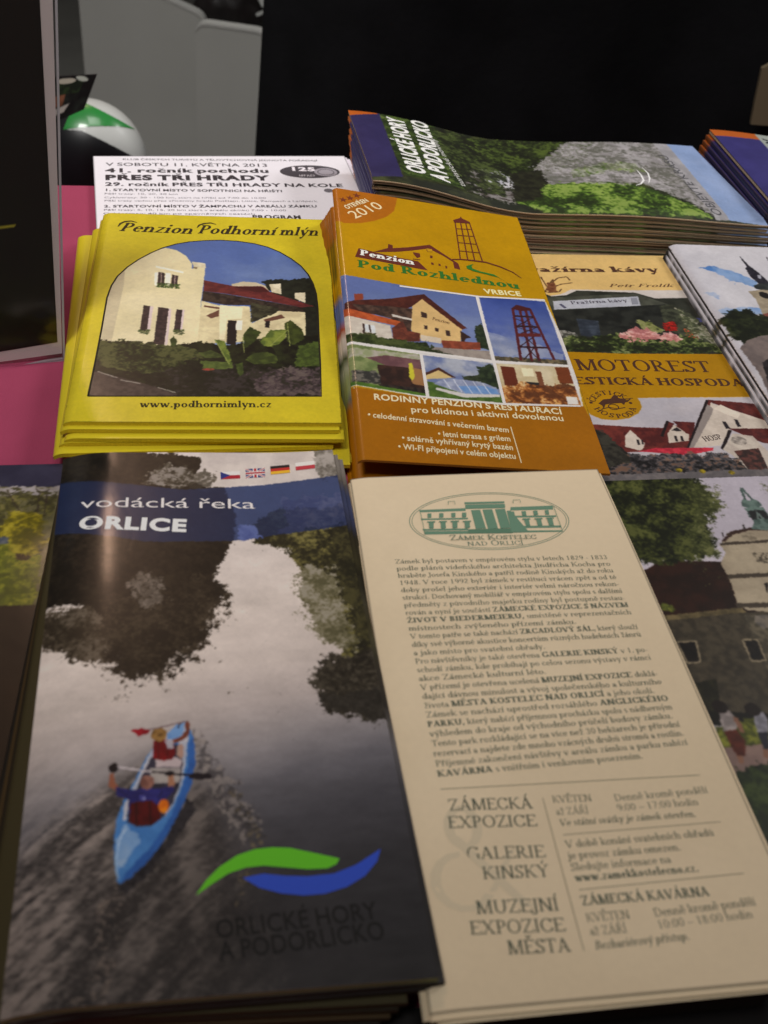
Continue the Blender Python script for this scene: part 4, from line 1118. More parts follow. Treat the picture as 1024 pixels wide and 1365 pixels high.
F3 = [(75.4,8.3),(82.6,7.5),(82.4,12.2),(75.3,13.1)]
for k, c_ in enumerate(((30, 26, 26), (170, 40, 36), (206, 160, 40))):
    ink.poly([lerp(F3[0], F3[3], k / 3), lerp(F3[1], F3[2], k / 3), lerp(F3[1], F3[2], (k + 1) / 3), lerp(F3[0], F3[3], (k + 1) / 3)], c_)
F4 = [(84.8,6.7),(92.0,5.9),(91.8,10.2),(84.7,11.0)]
for k, c_ in enumerate(((206, 202, 198), (170, 52, 62))):
    ink.poly([lerp(F4[0], F4[3], k / 2), lerp(F4[1], F4[2], k / 2), lerp(F4[1], F4[2], (k + 1) / 2), lerp(F4[0], F4[3], (k + 1) / 2)], c_)
ink.build('flags', top)
ink = Ink(sh)
G_ = [(43.8,178.8),(46.5,174.8),(49.9,171.3),(54.5,168.3),(59.0,166.9),(63.5,166.6),(68.0,167.1),(73.4,168.8),(80.2,171.0),(79.3,172.5),(76.8,173.6),(71.8,173.5),(66.3,172.6),(60.9,171.7),(56.5,171.9),(52.0,173.3),(47.6,176.1)]
ink.poly(G_, (84, 168, 28))
B_s = [(55.5,174.8),(60.7,174.0),(66.1,175.0),(71.6,175.5),(78.3,175.2),(84.2,173.1),(91.2,168.9),(89.7,172.5),(86.0,176.4),(81.1,179.1),(75.4,180.6),(70.0,180.7),(64.6,179.7),(59.4,177.8)]
ink.poly(B_s, (36, 66, 170))
p = [(48.3,190.4),(87.7,188.3)]
ink.text('ORLICKÉ HORY', p[0], p[1], h=4.7, font='sans', bold=.5, col=(4, 4, 5))
p = [(48.9,196.0),(88.8,193.6)]
ink.text('A PODORLICKO', p[0], p[1], h=4.7, font='sans', bold=.5, col=(4, 4, 5))
ink.build('wave_logo', top)
for k in range(1, NV_):
    z = 18 - T_ * k
    if k < 3:
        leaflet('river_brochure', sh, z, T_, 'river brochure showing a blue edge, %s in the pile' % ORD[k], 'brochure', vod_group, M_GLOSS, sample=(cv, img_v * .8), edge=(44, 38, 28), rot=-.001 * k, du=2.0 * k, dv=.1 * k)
        continue
    leaflet('river_brochure', sh, z, T_, 'dark edged river brochure fanned out leftwards, %s in the pile' % ORD[k], 'brochure', vod_group, M_GLOSS,
            cover_col=[(48, 40, 24), (30, 26, 20), (56, 50, 30), (36, 30, 20), (62, 48, 28), (28, 24, 20)][k - 1], edge=(58, 48, 32), rot=-.0095 * k - random.random() * .004, du=-.25 * k, dv=random.random() * .6 - k * .25, bendk=1 - .1 * k)

# ================================================================== CREAM LEAFLETS with the dark pile under them
sh = SHEETS['cream']; W, L = sh.w, sh.l
cv = full(sh, 0.7)
cv.poly([(0, 0), (W, 0), (W, L), (0, L)], (205, 188, 160), (200, 183, 155), f=.03)
img_c = cv.result()
cg = 'cream text leaflets'
top = thing('text_leaflet', base_of(sh, 14.7), 'cream leaflet with dense text under a green oval mansion emblem, topmost of its pile', 'leaflet', cg)
cv.build('cover', sh, M_MATTE, top)
pages_under(top, sh, .22, (160, 142, 112), .02)
GR = (62, 84, 72)
GRT = (96, 112, 96)
ink = Ink(sh)
c0 = [(48.9,27.4),(78.8,29.5),(45.6,43.0)]
rx = abs(c0[1][0] - c0[0][0]); ry = abs(c0[2][1] - c0[0][1])
ink.ring(c0[0], rx, ry, .28, (88, 116, 98)); ink.ring(c0[0], rx - .9, ry - .8, .22, (88, 116, 98))
GB = (92, 124, 104)
def bar(p, col=GB): ink.poly(p, col)
bar([(23.6,20.3),(41.1,20.2),(40.8,21.8),(23.6,21.6)]); bar([(58.3,20.6),(74.6,20.6),(74.3,22.8),(57.7,22.5)])
for q in ([(23.5,25.1),(41.0,25.6),(40.8,26.5),(23.5,25.9)], [(58.9,25.5),(74.6,26.1),(74.3,27.0),(58.8,26.5)], [(23.2,30.8),(39.9,31.4),(39.7,32.4),(23.3,31.7)], [(60.8,31.2),(74.9,31.7),(74.7,32.8),(60.7,32.4)], [(23.6,32.0),(74.7,34.3),(74.5,35.1),(23.5,33.8)]):
    bar(q)
bar([(41.3,16.9),(56.6,17.2),(56.4,18.3),(41.1,18.0)]); bar([(41.3,18.3),(56.5,18.7),(56.1,21.0),(41.0,20.7)])
bar([(42.9,21.5),(46.4,21.5),(46.5,31.8),(42.7,31.8)]); bar([(47.3,21.5),(51.0,21.4),(51.0,32.0),(47.2,32.1)]); bar([(52.1,21.5),(55.9,21.4),(55.7,32.0),(51.9,32.1)])
bar([(39.8,31.9),(56.4,32.3),(55.9,34.9),(39.4,34.2)], (80, 112, 92))
bar([(56.3,22.7),(57.8,22.6),(61.9,34.2),(55.5,34.4)], (92, 124, 104))
for a_ in ([(26.3,22.5),(27.8,22.4),(27.4,24.8),(26.0,24.9)], [(30.7,22.6),(32.3,22.6),(31.9,25.0),(30.3,25.0)], [(35.2,22.7),(36.8,22.7),(36.4,25.1),(34.8,25.1)], [(39.3,22.8),(40.9,22.8),(40.4,25.3),(38.8,25.4)],
           [(57.3,23.3),(59.0,23.2),(58.8,25.7),(57.1,25.7)], [(61.8,23.3),(63.5,23.2),(63.2,25.6),(61.6,25.7)], [(66.3,23.2),(68.0,23.2),(67.7,25.6),(66.0,25.7)], [(70.8,23.2),(72.3,23.1),(72.0,25.6),(70.5,25.6)],
           [(26.0,27.2),(27.9,27.1),(27.3,30.7),(25.7,30.7)], [(30.4,27.3),(32.2,27.3),(31.8,30.9),(30.0,31.0)], [(34.7,27.4),(36.7,27.4),(36.0,31.0),(34.2,31.1)], [(39.2,27.7),(41.2,27.6),(40.7,31.2),(38.8,31.3)],
           [(61.6,27.7),(63.5,27.7),(63.3,31.4),(61.7,31.4)], [(66.3,27.7),(68.1,27.7),(67.9,31.5),(66.1,31.5)], [(70.5,27.8),(72.6,27.6),(72.2,31.6),(70.4,31.6)]):
    bar(a_)
for a_ in ([(25.5,26.9),(28.5,26.9),(28.4,27.6),(25.4,27.5)], [(29.9,27.0),(32.8,27.0),(32.7,27.7),(29.8,27.6)], [(34.2,27.1),(37.3,27.1),(37.2,27.8),(34.1,27.8)], [(38.7,27.4),(41.8,27.4),(41.6,28.1),(38.6,28.0)],
           [(61.2,27.3),(64.1,27.3),(64.1,28.0),(61.1,27.9)], [(65.8,27.4),(68.8,27.4),(68.7,28.1),(65.7,28.1)], [(70.3,27.4),(73.2,27.4),(73.1,28.0),(70.2,28.0)]):
    bar(a_)
for a_ in ([(23.8,20.3),(23.7,33.8)], [(74.8,20.9),(74.6,34.9)], [(34.9,18.2),(35.2,16.3),(37.6,16.3),(37.5,18.1)], [(59.7,18.7),(60.1,16.8),(62.7,16.8),(62.6,18.5)]):
    ink.line(a_, .22, GB)
p = [(32.2,37.4),(64.1,38.4)]
ink.text('Zámek Kostelec', p[0], p[1], h=2.6, bold=.5, col=GRT, caps=.8)
p = [(38.0,40.5),(58.6,41.1)]
ink.text('nad Orlicí', p[0], p[1], h=2.6, bold=.5, col=GRT, caps=.8)
ink.build('mansion_emblem', top)
ink = Ink(sh)
LINES = ["Zámek byl postaven v empírovém stylu v letech 1829 - 1833", "podle plánů vídeňského architekta Jindřicha Kocha pro", "hraběte Josefa Kinského a patřil rodině Kinských až do roku",
 "1948. V roce 1992 byl zámek v restituci vrácen zpět a od té", "doby prošel jeho exteriér i interiér velmi náročnou rekon-", "strukcí. Dochovaný mobiliář v empírovém stylu spolu s dalšími",
 "předměty z původního majetku rodiny byl postupně restau-", "rován a nyní je součástí *ZÁMECKÉ EXPOZICE S NÁZVEM*", "*ŽIVOT V BIEDERMEIERU,* umístěné v reprezentačních", "místnostech zvýšeného přízemí zámku.",
 "V tomto patře se také nachází *ZRCADLOVÝ SÁL,* který slouží", "díky své výborné akustice koncertům různých hudebních žánrů", "a jako místo pro svatební obřady.", "Pro návštěvníky je také otevřena *GALERIE KINSKÝ* v 1. po-",
 "schodí zámku, kde probíhají po celou sezonu výstavy v rámci", "akce Zámecké kulturní léto.", "V přízemí je otevřena ucelená *MUZEJNÍ EXPOZICE* doklá-", "dající dávnou minulost a vývoj společenského a kulturního",
 "života *MĚSTA KOSTELEC NAD ORLICÍ* a jeho okolí.", "Zámek se nachází uprostřed rozsáhlého *ANGLICKÉHO*", "*PARKU,* který nabízí příjemnou procházku spolu s nádherným", "výhledem do kraje od východního průčelí budovy zámku.",
 "Tento park rozkládající se na více než 30 hektarech je přírodní", "rezervací a najdete zde mnoho vzácných druhů stromů a rostlin.", "Příjemné zakončení návštěvy v areálu zámku a parku nabízí", "*KAVÁRNA* s vnitřním i venkovním posezením."]
b0 = [(11.0,48.0),(87.5,50.0)]
b1 = [(12.0,135.1),(88.8,132.4)]
short = {9: .735, 12: .56, 15: .53, 18: .955, 21: .985, 25: .80}
for k, tx in enumerate(LINES):
    f_ = k / 25
    a_ = lerp(b0[0], b1[0], f_); e_ = lerp(b0[1], b1[1], f_)
    e_ = a_ + (e_ - a_) * short.get(k, 1.0)
    ink.text(tx, a_, e_, h=2.1, bold=.35, col=(84, 90, 76))
ink.build('body_text', top)
ink = Ink(sh)
hr_ = [(12.0,139.2),(88.4,139.8)]
ink.line(hr_, .22, (110, 108, 88))
vr_ = [(40.3,144.0),(40.2,188.7)]
ink.line(vr_, .2, (120, 116, 96))
for q in ([(43.1,156.0),(88.7,155.3)], [(43.2,172.3),(89.2,171.2)]): ink.line(q, .2, (120, 116, 96))
amp = [(3.7,174.7),(27.3,175.8)]
v_, f_, adv_ = glyph('&', 'serif', -.2)
d_ = np.subtract(amp[1], amp[0]); d_ /= np.linalg.norm(d_); up_ = np.array([d_[1], -d_[0]])
ink.add(np.c_[np.array(amp[0]) + v_[:, :1] * 26 * d_ + v_[:, 1:2] * 31 * up_, v_[:, 2]], f_, (190, 176, 150), layer=-.02)
for tx, q in (('ZÁMECKÁ', [(13.3,146.2),(36.9,147.2)]), ('EXPOZICE', [(12.2,151.6),(36.8,152.8)]), ('GALERIE', [(15.7,161.3),(36.9,162.3)]), ('KINSKÝ', [(18.8,167.3),(36.7,168.0)]),
              ('MUZEJNÍ', [(15.4,176.8),(36.9,177.6)]), ('EXPOZICE', [(12.8,182.1),(37.1,183.2)]), ('MĚSTA', [(21.3,188.0),(37.1,188.6)])):
    ink.text(tx, q[0], q[1], h=3.6, bold=.3, col=(70, 78, 66))
for tx, q, h_, bo, sl_ in (('KVĚTEN', [(42.8,145.8),(54.1,146.1)], 2.2, 0, 0), ('až ZÁŘÍ', [(42.9,149.7),(52.2,149.9)], 2.2, 0, 0), ('Denně kromě pondělí', [(60.7,146.6),(88.8,145.8)], 2.2, 0, 0), ('9:00 – 17:00 hodin', [(60.5,149.8),(84.6,149.5)], 2.2, 0, 0),
              ('Ve státní svátky je zámek otevřen.', [(42.9,153.3),(82.4,153.2)], 2.1, .5, .22), ('V době konání svatebních obřadů', [(43.0,160.0),(85.5,159.4)], 2.2, .2, 0), ('je provoz zámku omezen.', [(42.8,163.4),(74.5,163.1)], 2.2, .2, 0),
              ('Sledujte informace na', [(42.7,166.8),(70.6,166.5)], 2.2, .2, 0), ('www.zamekkostelecno.cz.', [(43.1,169.9),(77.2,169.7)], 2.3, 1.6, 0), ('ZÁMECKÁ KAVÁRNA', [(43.0,176.7),(77.7,176.8)], 2.7, 1.5, 0),
              ('KVĚTEN', [(43.0,181.2),(54.5,181.2)], 2.3, 0, 0), ('až ZÁŘÍ', [(43.0,184.8),(52.6,184.9)], 2.3, 0, 0), ('Denně kromě pondělí', [(61.0,181.3),(89.1,180.4)], 2.3, 0, 0), ('10:00 – 18:00 hodin', [(60.9,184.6),(86.9,183.7)], 2.3, 0, 0), ('Bezbariérový přístup.', [(43.2,188.6),(68.0,188.1)], 2.2, .5, .22)):
    ink.text(tx, q[0], q[1], h=h_, bold=bo, col=(84, 90, 76), slant=sl_)
ink.build('opening_hours_text', top)
for k, (dv, du, ro) in enumerate(((1.6, -.5, .002), (.6, .8, -.003), (2.6, .4, .006), (1.0, -.8, -.004)), 1):
    leaflet('text_leaflet', sh, 15 - .3 * k, .26, 'plain cream leaflet edge below the printed one, %s in its pile' % ORD[k], 'leaflet', cg, M_MATTE, cover_col=(199, 182, 153), edge=(180, 164, 136), du=du, dv=dv, rot=ro)
_c = sh.S(np.array([9, W - 13, W - 13, 9.]), np.array([2, 2, L + .5, L + .5]))
dsh = Sheet([(p[0], p[1], 13.4) for p in _c])
for k in range(4):
    leaflet('dark_brochure', dsh, 13.4 - 3.3 * k, 3.2, 'dark brochure under the cream leaflets, %s of the dark pile' % ORD[k], 'brochure', 'dark brochures under the cream leaflets', M_GLOSS, cover_col=(26, 24, 26), edge=(34, 29, 24), du=-.3 * k, dv=.6 * random.random())
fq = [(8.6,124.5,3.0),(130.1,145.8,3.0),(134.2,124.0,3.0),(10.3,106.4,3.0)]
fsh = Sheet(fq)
leaflet('dark_shade_sheet', fsh, 3, 2.8, 'dark sheet added for the shade on the cloth before the cream leaflets, bottom edge', 'shade sheet', None, M_GLOSS, cover_col=(20, 18, 18), edge=(24, 20, 18))  # added dark sheet: stands in for the shade on the cloth here

# ================================================================== YELLOW BROCHURES
sh = SHEETS['yellow']; W, L = sh.w, sh.l
YEL = (186, 168, 34)
cv = full(sh, 0.3)
cv.poly([(0, 0), (W, 0), (W, L), (0, L)], YEL, (183, 165, 33), f=.04)
AR = [(8.0,161.6),(8.3,149.7),(8.6,131.5),(8.8,109.6),(8.8,84.7),(9.8,73.8),(11.8,64.8),(15.8,55.5),(20.3,48.0),(25.4,41.3),(30.8,35.6),(36.8,31.4),(42.8,28.8),(50.0,27.0),(57.3,26.2),(65.4,26.7),(73.6,28.8),(79.8,31.9),(85.7,36.7),(91.3,43.4),(95.9,50.6),(99.2,58.9),(101.3,67.7),(102.5,76.9),(102.9,90.3),(102.7,111.6),(102.7,136.2),(102.5,160.2)]
cv.clip = cv.mask(AR)
bb = [(-7.0,20.5),(108.4,16.9),(103.8,163.4),(6.0,164.8)]
cv.poly(bb, (66, 88, 142), (74, 94, 146), f=.05, grad=(bb[0], bb[3], (150, 160, 178)))
p = [(77.0,66.5),(84.4,64.0),(90.8,64.3),(99.3,62.1),(106.4,74.8),(105.2,114.7),(94.1,115.0),(95.7,83.6),(85.3,84.0)]
cv.poly(p, (22, 26, 20), (34, 38, 28), f=.5, warp=1.2)
p = [(63.5,69.9),(68.6,67.1),(74.9,67.7),(79.1,70.7),(81.2,76.3),(64.6,77.1)]
cv.poly(p, (186, 174, 148), (176, 162, 136), f=.2)
p = [(6.8,128.4),(7.1,112.3),(10.4,83.2),(14.5,57.7),(21.9,45.1),(26.7,38.6),(31.8,35.9),(37.2,37.9),(41.9,43.7),(44.8,51.2),(45.0,56.1),(51.0,51.3),(51.0,60.2),(50.2,87.5),(50.3,122.8),(27.4,127.9)]
cv.poly(p, (206, 194, 158), (198, 186, 148), f=.06)
p = [(6.8,128.4),(7.4,93.2),(10.1,66.6),(14.6,56.6),(15.2,74.7),(13.8,121.1)]
cv.poly(p, (182, 170, 140), (174, 162, 134), f=.1)
for q in ([(44.7,49.0),(50.9,50.4),(51.4,54.9),(45.7,53.9)], [(80.8,69.1),(86.3,68.0),(86.4,78.2),(82.0,76.3)], [(92.5,76.6),(97.3,76.0),(97.3,85.6),(92.6,81.6)]):
    cv.poly(q, (206, 196, 170), (186, 174, 146), f=.3)
p = [(45.7,53.9),(47.4,54.2),(47.3,56.4),(45.6,55.6)]
cv.poly(p, (120, 104, 80))
for q in ([(28.4,53.9),(41.3,58.9),(41.2,60.7),(28.3,55.7)], [(33.1,60.2),(35.6,61.0),(35.8,72.9),(33.3,71.8)], [(28.2,60.5),(29.8,60.0),(30.0,73.2),(28.7,72.4)]):
    cv.poly(q, (222, 212, 192))
for q in ([(29.8,59.8),(32.9,60.7),(33.0,73.1),(30.1,72.0)], [(36.1,61.8),(39.0,63.0),(38.9,74.1),(36.1,73.3)], [(25.2,90.5),(28.4,91.2),(28.3,112.7),(25.0,112.4)], [(31.7,91.9),(36.3,92.9),(36.0,123.4),(31.4,122.4)], [(39.7,93.5),(42.3,93.8),(42.1,113.7),(39.5,112.7)]):
    cv.poly(q, (40, 32, 34), (62, 48, 48), f=.8)
for q in ([(28.1,91.2),(29.5,91.6),(29.3,113.4),(28.1,112.7)], [(36.3,92.9),(37.5,93.2),(37.3,123.3),(36.2,123.0)], [(42.3,93.4),(43.3,93.8),(43.0,113.7),(42.1,113.7)]):
    cv.poly(q, (196, 178, 176))
for q in ([(31.3,60.3),(31.7,60.5),(31.7,72.3),(31.3,72.1)], [(37.6,62.6),(38.0,62.8),(37.9,73.7),(37.5,73.7)]): cv.line([q[0], q[2]], .4, (150, 130, 120))
fl_ = [(29.8,69.9),(40.0,71.1),(40.0,75.3),(30.0,74.1)]
cv.leaves(fl_, 90, .7, [(62, 84, 36), (90, 104, 50), (40, 56, 26)], seed=31)
for q in ([(24.5,111.3),(29.3,111.2),(29.0,114.9),(24.7,114.3)], [(39.4,110.8),(43.9,110.7),(43.7,115.1),(39.6,114.2)]):
    cv.leaves(q, 60, .6, [(70, 86, 44), (110, 110, 80), (44, 56, 30)], seed=32)
p = [(50.8,66.7),(64.5,71.6),(78.1,71.4),(81.2,76.3),(101.3,88.5),(95.6,89.7),(75.0,82.8),(60.6,78.5),(51.1,76.8)]
cv.poly(p, (104, 42, 40), (84, 32, 34), f=.4)
p = [(64.6,72.4),(77.0,71.0),(81.2,76.3),(73.9,76.6)]
cv.poly(p, (70, 26, 28))
p = [(50.8,76.8),(60.6,78.9),(75.0,83.2),(95.6,89.7),(96.8,94.1),(85.3,93.1),(73.0,88.6),(60.8,88.7),(50.6,85.5)]
cv.poly(p, (34, 26, 24), (60, 48, 40), f=.6)
p = [(50.4,85.5),(58.8,89.6),(72.0,89.7),(73.1,104.4),(84.3,93.2),(97.1,93.7),(96.9,116.8),(50.0,121.9)]
cv.poly(p, (200, 188, 150), (184, 170, 134), f=.2)
p = [(72.5,86.6),(85.3,90.1),(84.2,94.6),(77.1,100.3),(72.7,104.0)]
cv.poly(p, (36, 34, 26), (66, 64, 46), f=.5, warp=.5)
for q in ([(51.7,89.5),(58.8,91.2),(58.9,92.8),(51.8,91.1)], [(53.0,98.5),(58.5,93.2),(58.6,98.7),(55.1,100.8)], [(78.2,101.1),(86.3,96.1),(87.9,99.2),(79.2,103.0)]):
    cv.poly(q, (96, 62, 50))
for q in ([(62.5,102.0),(66.7,102.3),(66.5,123.2),(62.4,121.5)], [(79.2,102.2),(81.2,102.1),(80.8,107.9),(79.0,107.6)]):
    cv.poly(q, (30, 24, 26))
p = [(58.6,88.8),(69.0,90.8),(68.7,100.7),(62.1,100.9),(61.5,117.9),(59.2,118.0)]
cv.poly(p, (212, 200, 166)); 
p = [(66.3,102.3),(69.1,101.8),(68.8,110.2),(66.1,110.3)]
cv.poly(p, (220, 208, 190))
# garden
p = [(4.1,119.6),(13.6,120.4),(19.3,121.0),(27.0,122.5),(36.6,124.1),(50.9,120.0),(61.6,123.4),(75.2,117.5),(93.1,115.1),(107.3,110.9),(105.5,163.2),(6.7,164.6)]
cv.poly(p, (34, 38, 20), (16, 18, 12), f=.3, warp=1.2)
gp = [(6.1,121.4),(26.9,120.8),(51.1,125.4),(50.7,141.1),(38.0,148.1),(15.4,141.9),(6.5,135.3)]
cv.leaves(gp, 2200, .8, [(44, 52, 26), (64, 70, 36), (26, 30, 16), (34, 40, 20), (80, 82, 46)], seed=33)
gp = [(26.9,148.3),(48.5,134.3),(85.0,140.4),(104.4,139.9),(103.7,161.6),(38.8,162.6)]
cv.leaves(gp, 1500, .8, [(18, 19, 14), (30, 28, 24), (52, 46, 46), (26, 30, 18)], seed=34)
gp = [(69.7,142.4),(85.0,140.4),(104.4,139.9),(103.7,160.0),(77.4,160.4)]
cv.leaves(gp, 900, .65, [(84, 70, 72), (62, 50, 56), (44, 42, 34), (96, 84, 80)], seed=35)
p = [(93.0,122.5),(105.1,116.6),(104.4,138.2),(91.8,138.5)]
cv.poly(p, (70, 86, 34), (50, 62, 26), f=.5, warp=.8)
p = [(51.4,135.1),(64.8,135.7),(65.8,140.8),(53.5,141.1)]
cv.poly(p, (84, 98, 44), (62, 76, 34), f=.5, warp=.7)
p = [(4.8,145.5),(10.1,144.0),(28.1,151.6),(43.2,159.7),(42.5,164.1),(4.9,164.6)]
cv.poly(p, (68, 58, 54), (52, 44, 42), f=.6)
for q in ([(10.1,144.0),(18.7,148.5)], [(35.2,155.0),(42.7,158.7)], [(19.7,149.8),(28.1,152.4)]): cv.line(q, .6, (130, 124, 116))
for q, c1, c2 in (([(57.1,118.0),(61.5,119.4),(64.8,133.9),(64.1,139.1),(60.6,128.7)], (104, 116, 48), (74, 90, 36)), ([(50.7,129.0),(55.9,126.7),(61.8,131.4),(59.9,132.6),(53.2,132.8)], (74, 84, 40), (50, 60, 28)),
          ([(69.3,114.0),(72.2,107.3),(77.2,111.8),(74.3,119.3),(70.4,124.9)], (54, 66, 26), (40, 50, 20)), ([(76.7,119.3),(81.2,109.8),(88.8,108.6),(87.7,117.1),(83.1,123.6),(78.7,122.9)], (112, 122, 50), (76, 90, 38)),
          ([(87.7,103.8),(90.3,100.8),(95.7,109.3),(96.3,116.8),(91.0,121.6),(88.6,118.9)], (62, 72, 28), (46, 54, 22)), ([(70.5,133.8),(74.3,128.4),(80.2,127.3),(85.0,131.7),(84.0,136.1),(74.4,137.2)], (70, 82, 34), (48, 58, 26)),
          ([(66.3,137.3),(69.6,135.5),(70.2,144.1),(68.3,146.7)], (66, 80, 34), (48, 60, 26)), ([(82.1,122.8),(85.1,120.9),(88.0,133.3),(85.0,135.2)], (38, 44, 22), (26, 32, 16)), ([(38.2,118.6),(39.5,115.8),(41.4,119.4),(40.9,123.9),(38.7,124.0)], (60, 74, 34), (44, 56, 26))):
    cv.poly(q, c1, c2, f=.35, warp=.35)
for q in ([(88.8,109.6),(81.2,122.8)], [(88.9,103.8),(89.8,122.6)], [(69.3,115.8),(70.1,128.5)], [(57.6,119.1),(63.9,137.4)]): cv.line(q, .35, (130, 136, 74))
q = [(55.4,141.5)]
cv.ell(q[0], 2.6, .9, (150, 60, 50), (110, 60, 40), f=1.2)
cv.clip = None
cv.photo(1, .55)
cv.soften(1)
img_y = cv.result()
yg = 'yellow guesthouse brochures in a fanned pile'
TY = 1.75
top = thing('guesthouse_brochure', base_of(sh, 15 - TY), 'yellow brochure with an arched photo of a cream house, topmost of the yellow pile', 'brochure', yg)
cv.build('cover', sh, M_GLOSS, top)
pages_under(top, sh, TY, (206, 182, 44), .1)
ink = Ink(sh)
ink.line(AR + [AR[0]], .75, (24, 22, 14))
ink.build('arch_outline', top)
ink = Ink(sh)
p = [(8.9,19.5),(43.6,20.5)]
ink.text('Penzion', p[0], p[1], h=9.2, bold=1.1, col=(38, 30, 12), slant=.32)
p = [(46.1,19.7),(84.0,19.2)]
ink.text('Podhorní', p[0], p[1], h=9.2, bold=1.1, col=(38, 30, 12), slant=.32)
p = [(85.8,19.0),(105.0,18.4)]
ink.text('mlýn', p[0], p[1], h=9.2, bold=1.1, col=(38, 30, 12), slant=.32)
for q in ([(8.2,14.9),(9.1,11.5),(11.0,9.3),(13.9,8.4),(16.9,9.9)], [(45.7,13.7),(46.8,10.5),(49.1,8.7),(52.1,7.8),(54.8,9.3)]):
    ink.line(q, [.5, 1.2, 1.4, 1.2, .5], (38, 30, 12))
ink.build('title_lettering', top)
ink = Ink(sh)
p = [(29.0,168.9),(81.9,168.2)]
ink.text('www.podhornimlyn.cz', p[0], p[1], h=4.4, bold=1.1, col=(40, 36, 14))
ink.build('web_address', top)
# the copies below, each seen by its front edge and its left edge
a1 = (sh.c[1] - sh.c[0])[:2]; a1 /= np.linalg.norm(a1); a2 = np.array([a1[1], -a1[0]])
LOWER = [(13.25, [(-126.1,326.3,13.2)]), (11.4, [(-123.8,323.4,11.4)]), (9.6, [(-125.6,322.5,9.6)]), (7.8, [(-126.6,317.7,7.8)]), (5.6, [(-120.1,315.5,5.6)]), (3.8, [(-119.1,318.4,3.8)])]
rots = [.002, 0.0, .022, .05, -.004, .01]
for k, ((z, q), ro) in enumerate(zip(LOWER, rots), 1):
    c = sh.S(np.array([0.0]), np.array([L]))[0]
    # rotate about the near left corner
    d = np.array(q[0][:2]) - c[:2]
    leaflet('guesthouse_brochure', sh, z, TY, 'yellow brochure edge in the fanned yellow pile, %s' % ORD[k], 'brochure', yg, M_GLOSS, cover_col=YEL, edge=(206, 182, 44), pivot=(0, 1), rot=ro, du=float(d @ a1), dv=float(d @ a2))

# ================================================================== ORANGE LEAFLETS
sh = SHEETS['orange']; W, L = sh.w, sh.l
cv = full(sh, 0.3)
OY = (166, 124, 2); OO = (150, 92, 2)
cv.poly([(0, 0), (W, 0), (W, L), (0, L)], OY, (163, 122, 2), f=.04)
p = [(-3.6,-15.0),(39.1,-25.5),(32.3,5.8),(30.6,13.2),(26.2,19.9),(19.1,25.8),(11.6,29.6),(4.2,31.4),(-1.2,28.2),(-5.6,29.3)]
cv.poly(p, (158, 92, 16), (154, 89, 14), f=.05)
p = [(-3.5,73.5),(28.4,78.2),(63.5,79.5),(94.9,76.3),(98.1,120.8),(95.1,154.0),(61.3,156.1),(31.4,155.8),(-2.5,150.5)]
cv.poly(p, (196, 192, 190))
p = [(-7.3,151.1),(31.4,155.8),(61.2,156.3),(95.4,153.4),(103.1,209.3),(-6.2,214.9)]
cv.poly(p, OO, (147, 90, 2), f=.03)
# photograph 1: the guesthouse
R1 = [(-2.5,73.9),(30.5,77.7),(62.3,79.5),(61.5,126.9),(29.8,124.8),(-1.9,122.3)]
cv.clip = cv.mask(R1)
b_ = [(-2.4,72.3),(66.5,77.1),(62.5,128.1),(-3.0,124.7)]
cv.poly(b_, (70, 86, 136), (84, 98, 146), f=.08, grad=(b_[0], b_[3], (128, 138, 164)))
p = [(57.2,104.8),(61.1,100.6),(62.7,107.5),(61.8,119.8),(56.7,118.9)]
cv.poly(p, (30, 40, 26), (50, 60, 40), f=.8, warp=.8)
p = [(0.6,95.3),(5.0,93.2),(21.7,89.0),(37.7,82.7),(54.0,105.4),(50.9,107.3),(36.0,88.2),(31.1,93.1),(20.5,102.1),(0.3,102.0)]
cv.poly(p, (84, 40, 32), (66, 30, 26), f=.5)
p = [(5.3,88.3),(9.3,87.6),(9.2,91.9),(5.2,93.3)]
cv.poly(p, (128, 58, 40))
p = [(31.1,93.1),(36.2,86.7),(51.5,106.8),(49.7,115.8),(41.0,117.8),(28.7,115.4),(28.8,104.2)]
cv.poly(p, (198, 166, 112), (188, 156, 104), f=.12)
p = [(32.6,113.6),(41.4,114.7),(40.9,118.5),(32.1,117.8)]
cv.poly(p, (190, 176, 156))
p = [(3.8,96.1),(21.1,94.9),(30.9,95.0),(28.4,112.9),(26.6,115.7),(20.3,103.8),(6.7,100.0)]
cv.poly(p, (52, 38, 34), (84, 62, 52), f=.5)
p = [(21.1,100.6),(30.1,102.6),(29.9,104.0),(21.3,102.3)]
cv.poly(p, (186, 178, 170))
p = [(-0.6,98.9),(4.6,100.2),(24.4,105.3),(25.1,109.3),(0.1,104.6)]
cv.poly(p, (166, 78, 40), (146, 66, 36), f=.6)
p = [(-0.4,104.3),(19.8,109.1),(20.1,119.9),(-0.6,117.2)]
cv.poly(p, (190, 182, 170), (176, 166, 154), f=.3)
p = [(7.7,109.7),(12.8,110.2),(13.0,115.6),(8.0,115.0)]
cv.poly(p, (190, 194, 196)); 
for q in ([(7.6,109.3),(8.4,109.6),(8.4,118.6),(7.3,118.1)], [(10.2,109.9),(10.9,110.0),(10.9,115.3),(10.3,115.2)], [(34.6,96.5),(37.1,97.1),(36.9,101.1),(34.4,100.5)], [(34.8,106.4),(36.4,106.6),(36.1,109.3),(34.7,109.0)], [(39.6,107.4),(41.2,107.6),(40.9,110.3),(39.5,110.0)], [(44.1,108.4),(46.0,108.6),(45.9,112.6),(44.0,112.4)]):
    cv.poly(q, (60, 42, 38))
p = [(7.8,115.4),(13.0,115.6),(13.3,118.6),(8.0,118.4)]
cv.poly(p, (60, 66, 40), (90, 80, 60), f=1, warp=.5)
p = [(20.3,110.8),(25.5,104.7),(27.0,111.4),(32.4,112.6),(31.7,118.5),(20.1,120.2)]
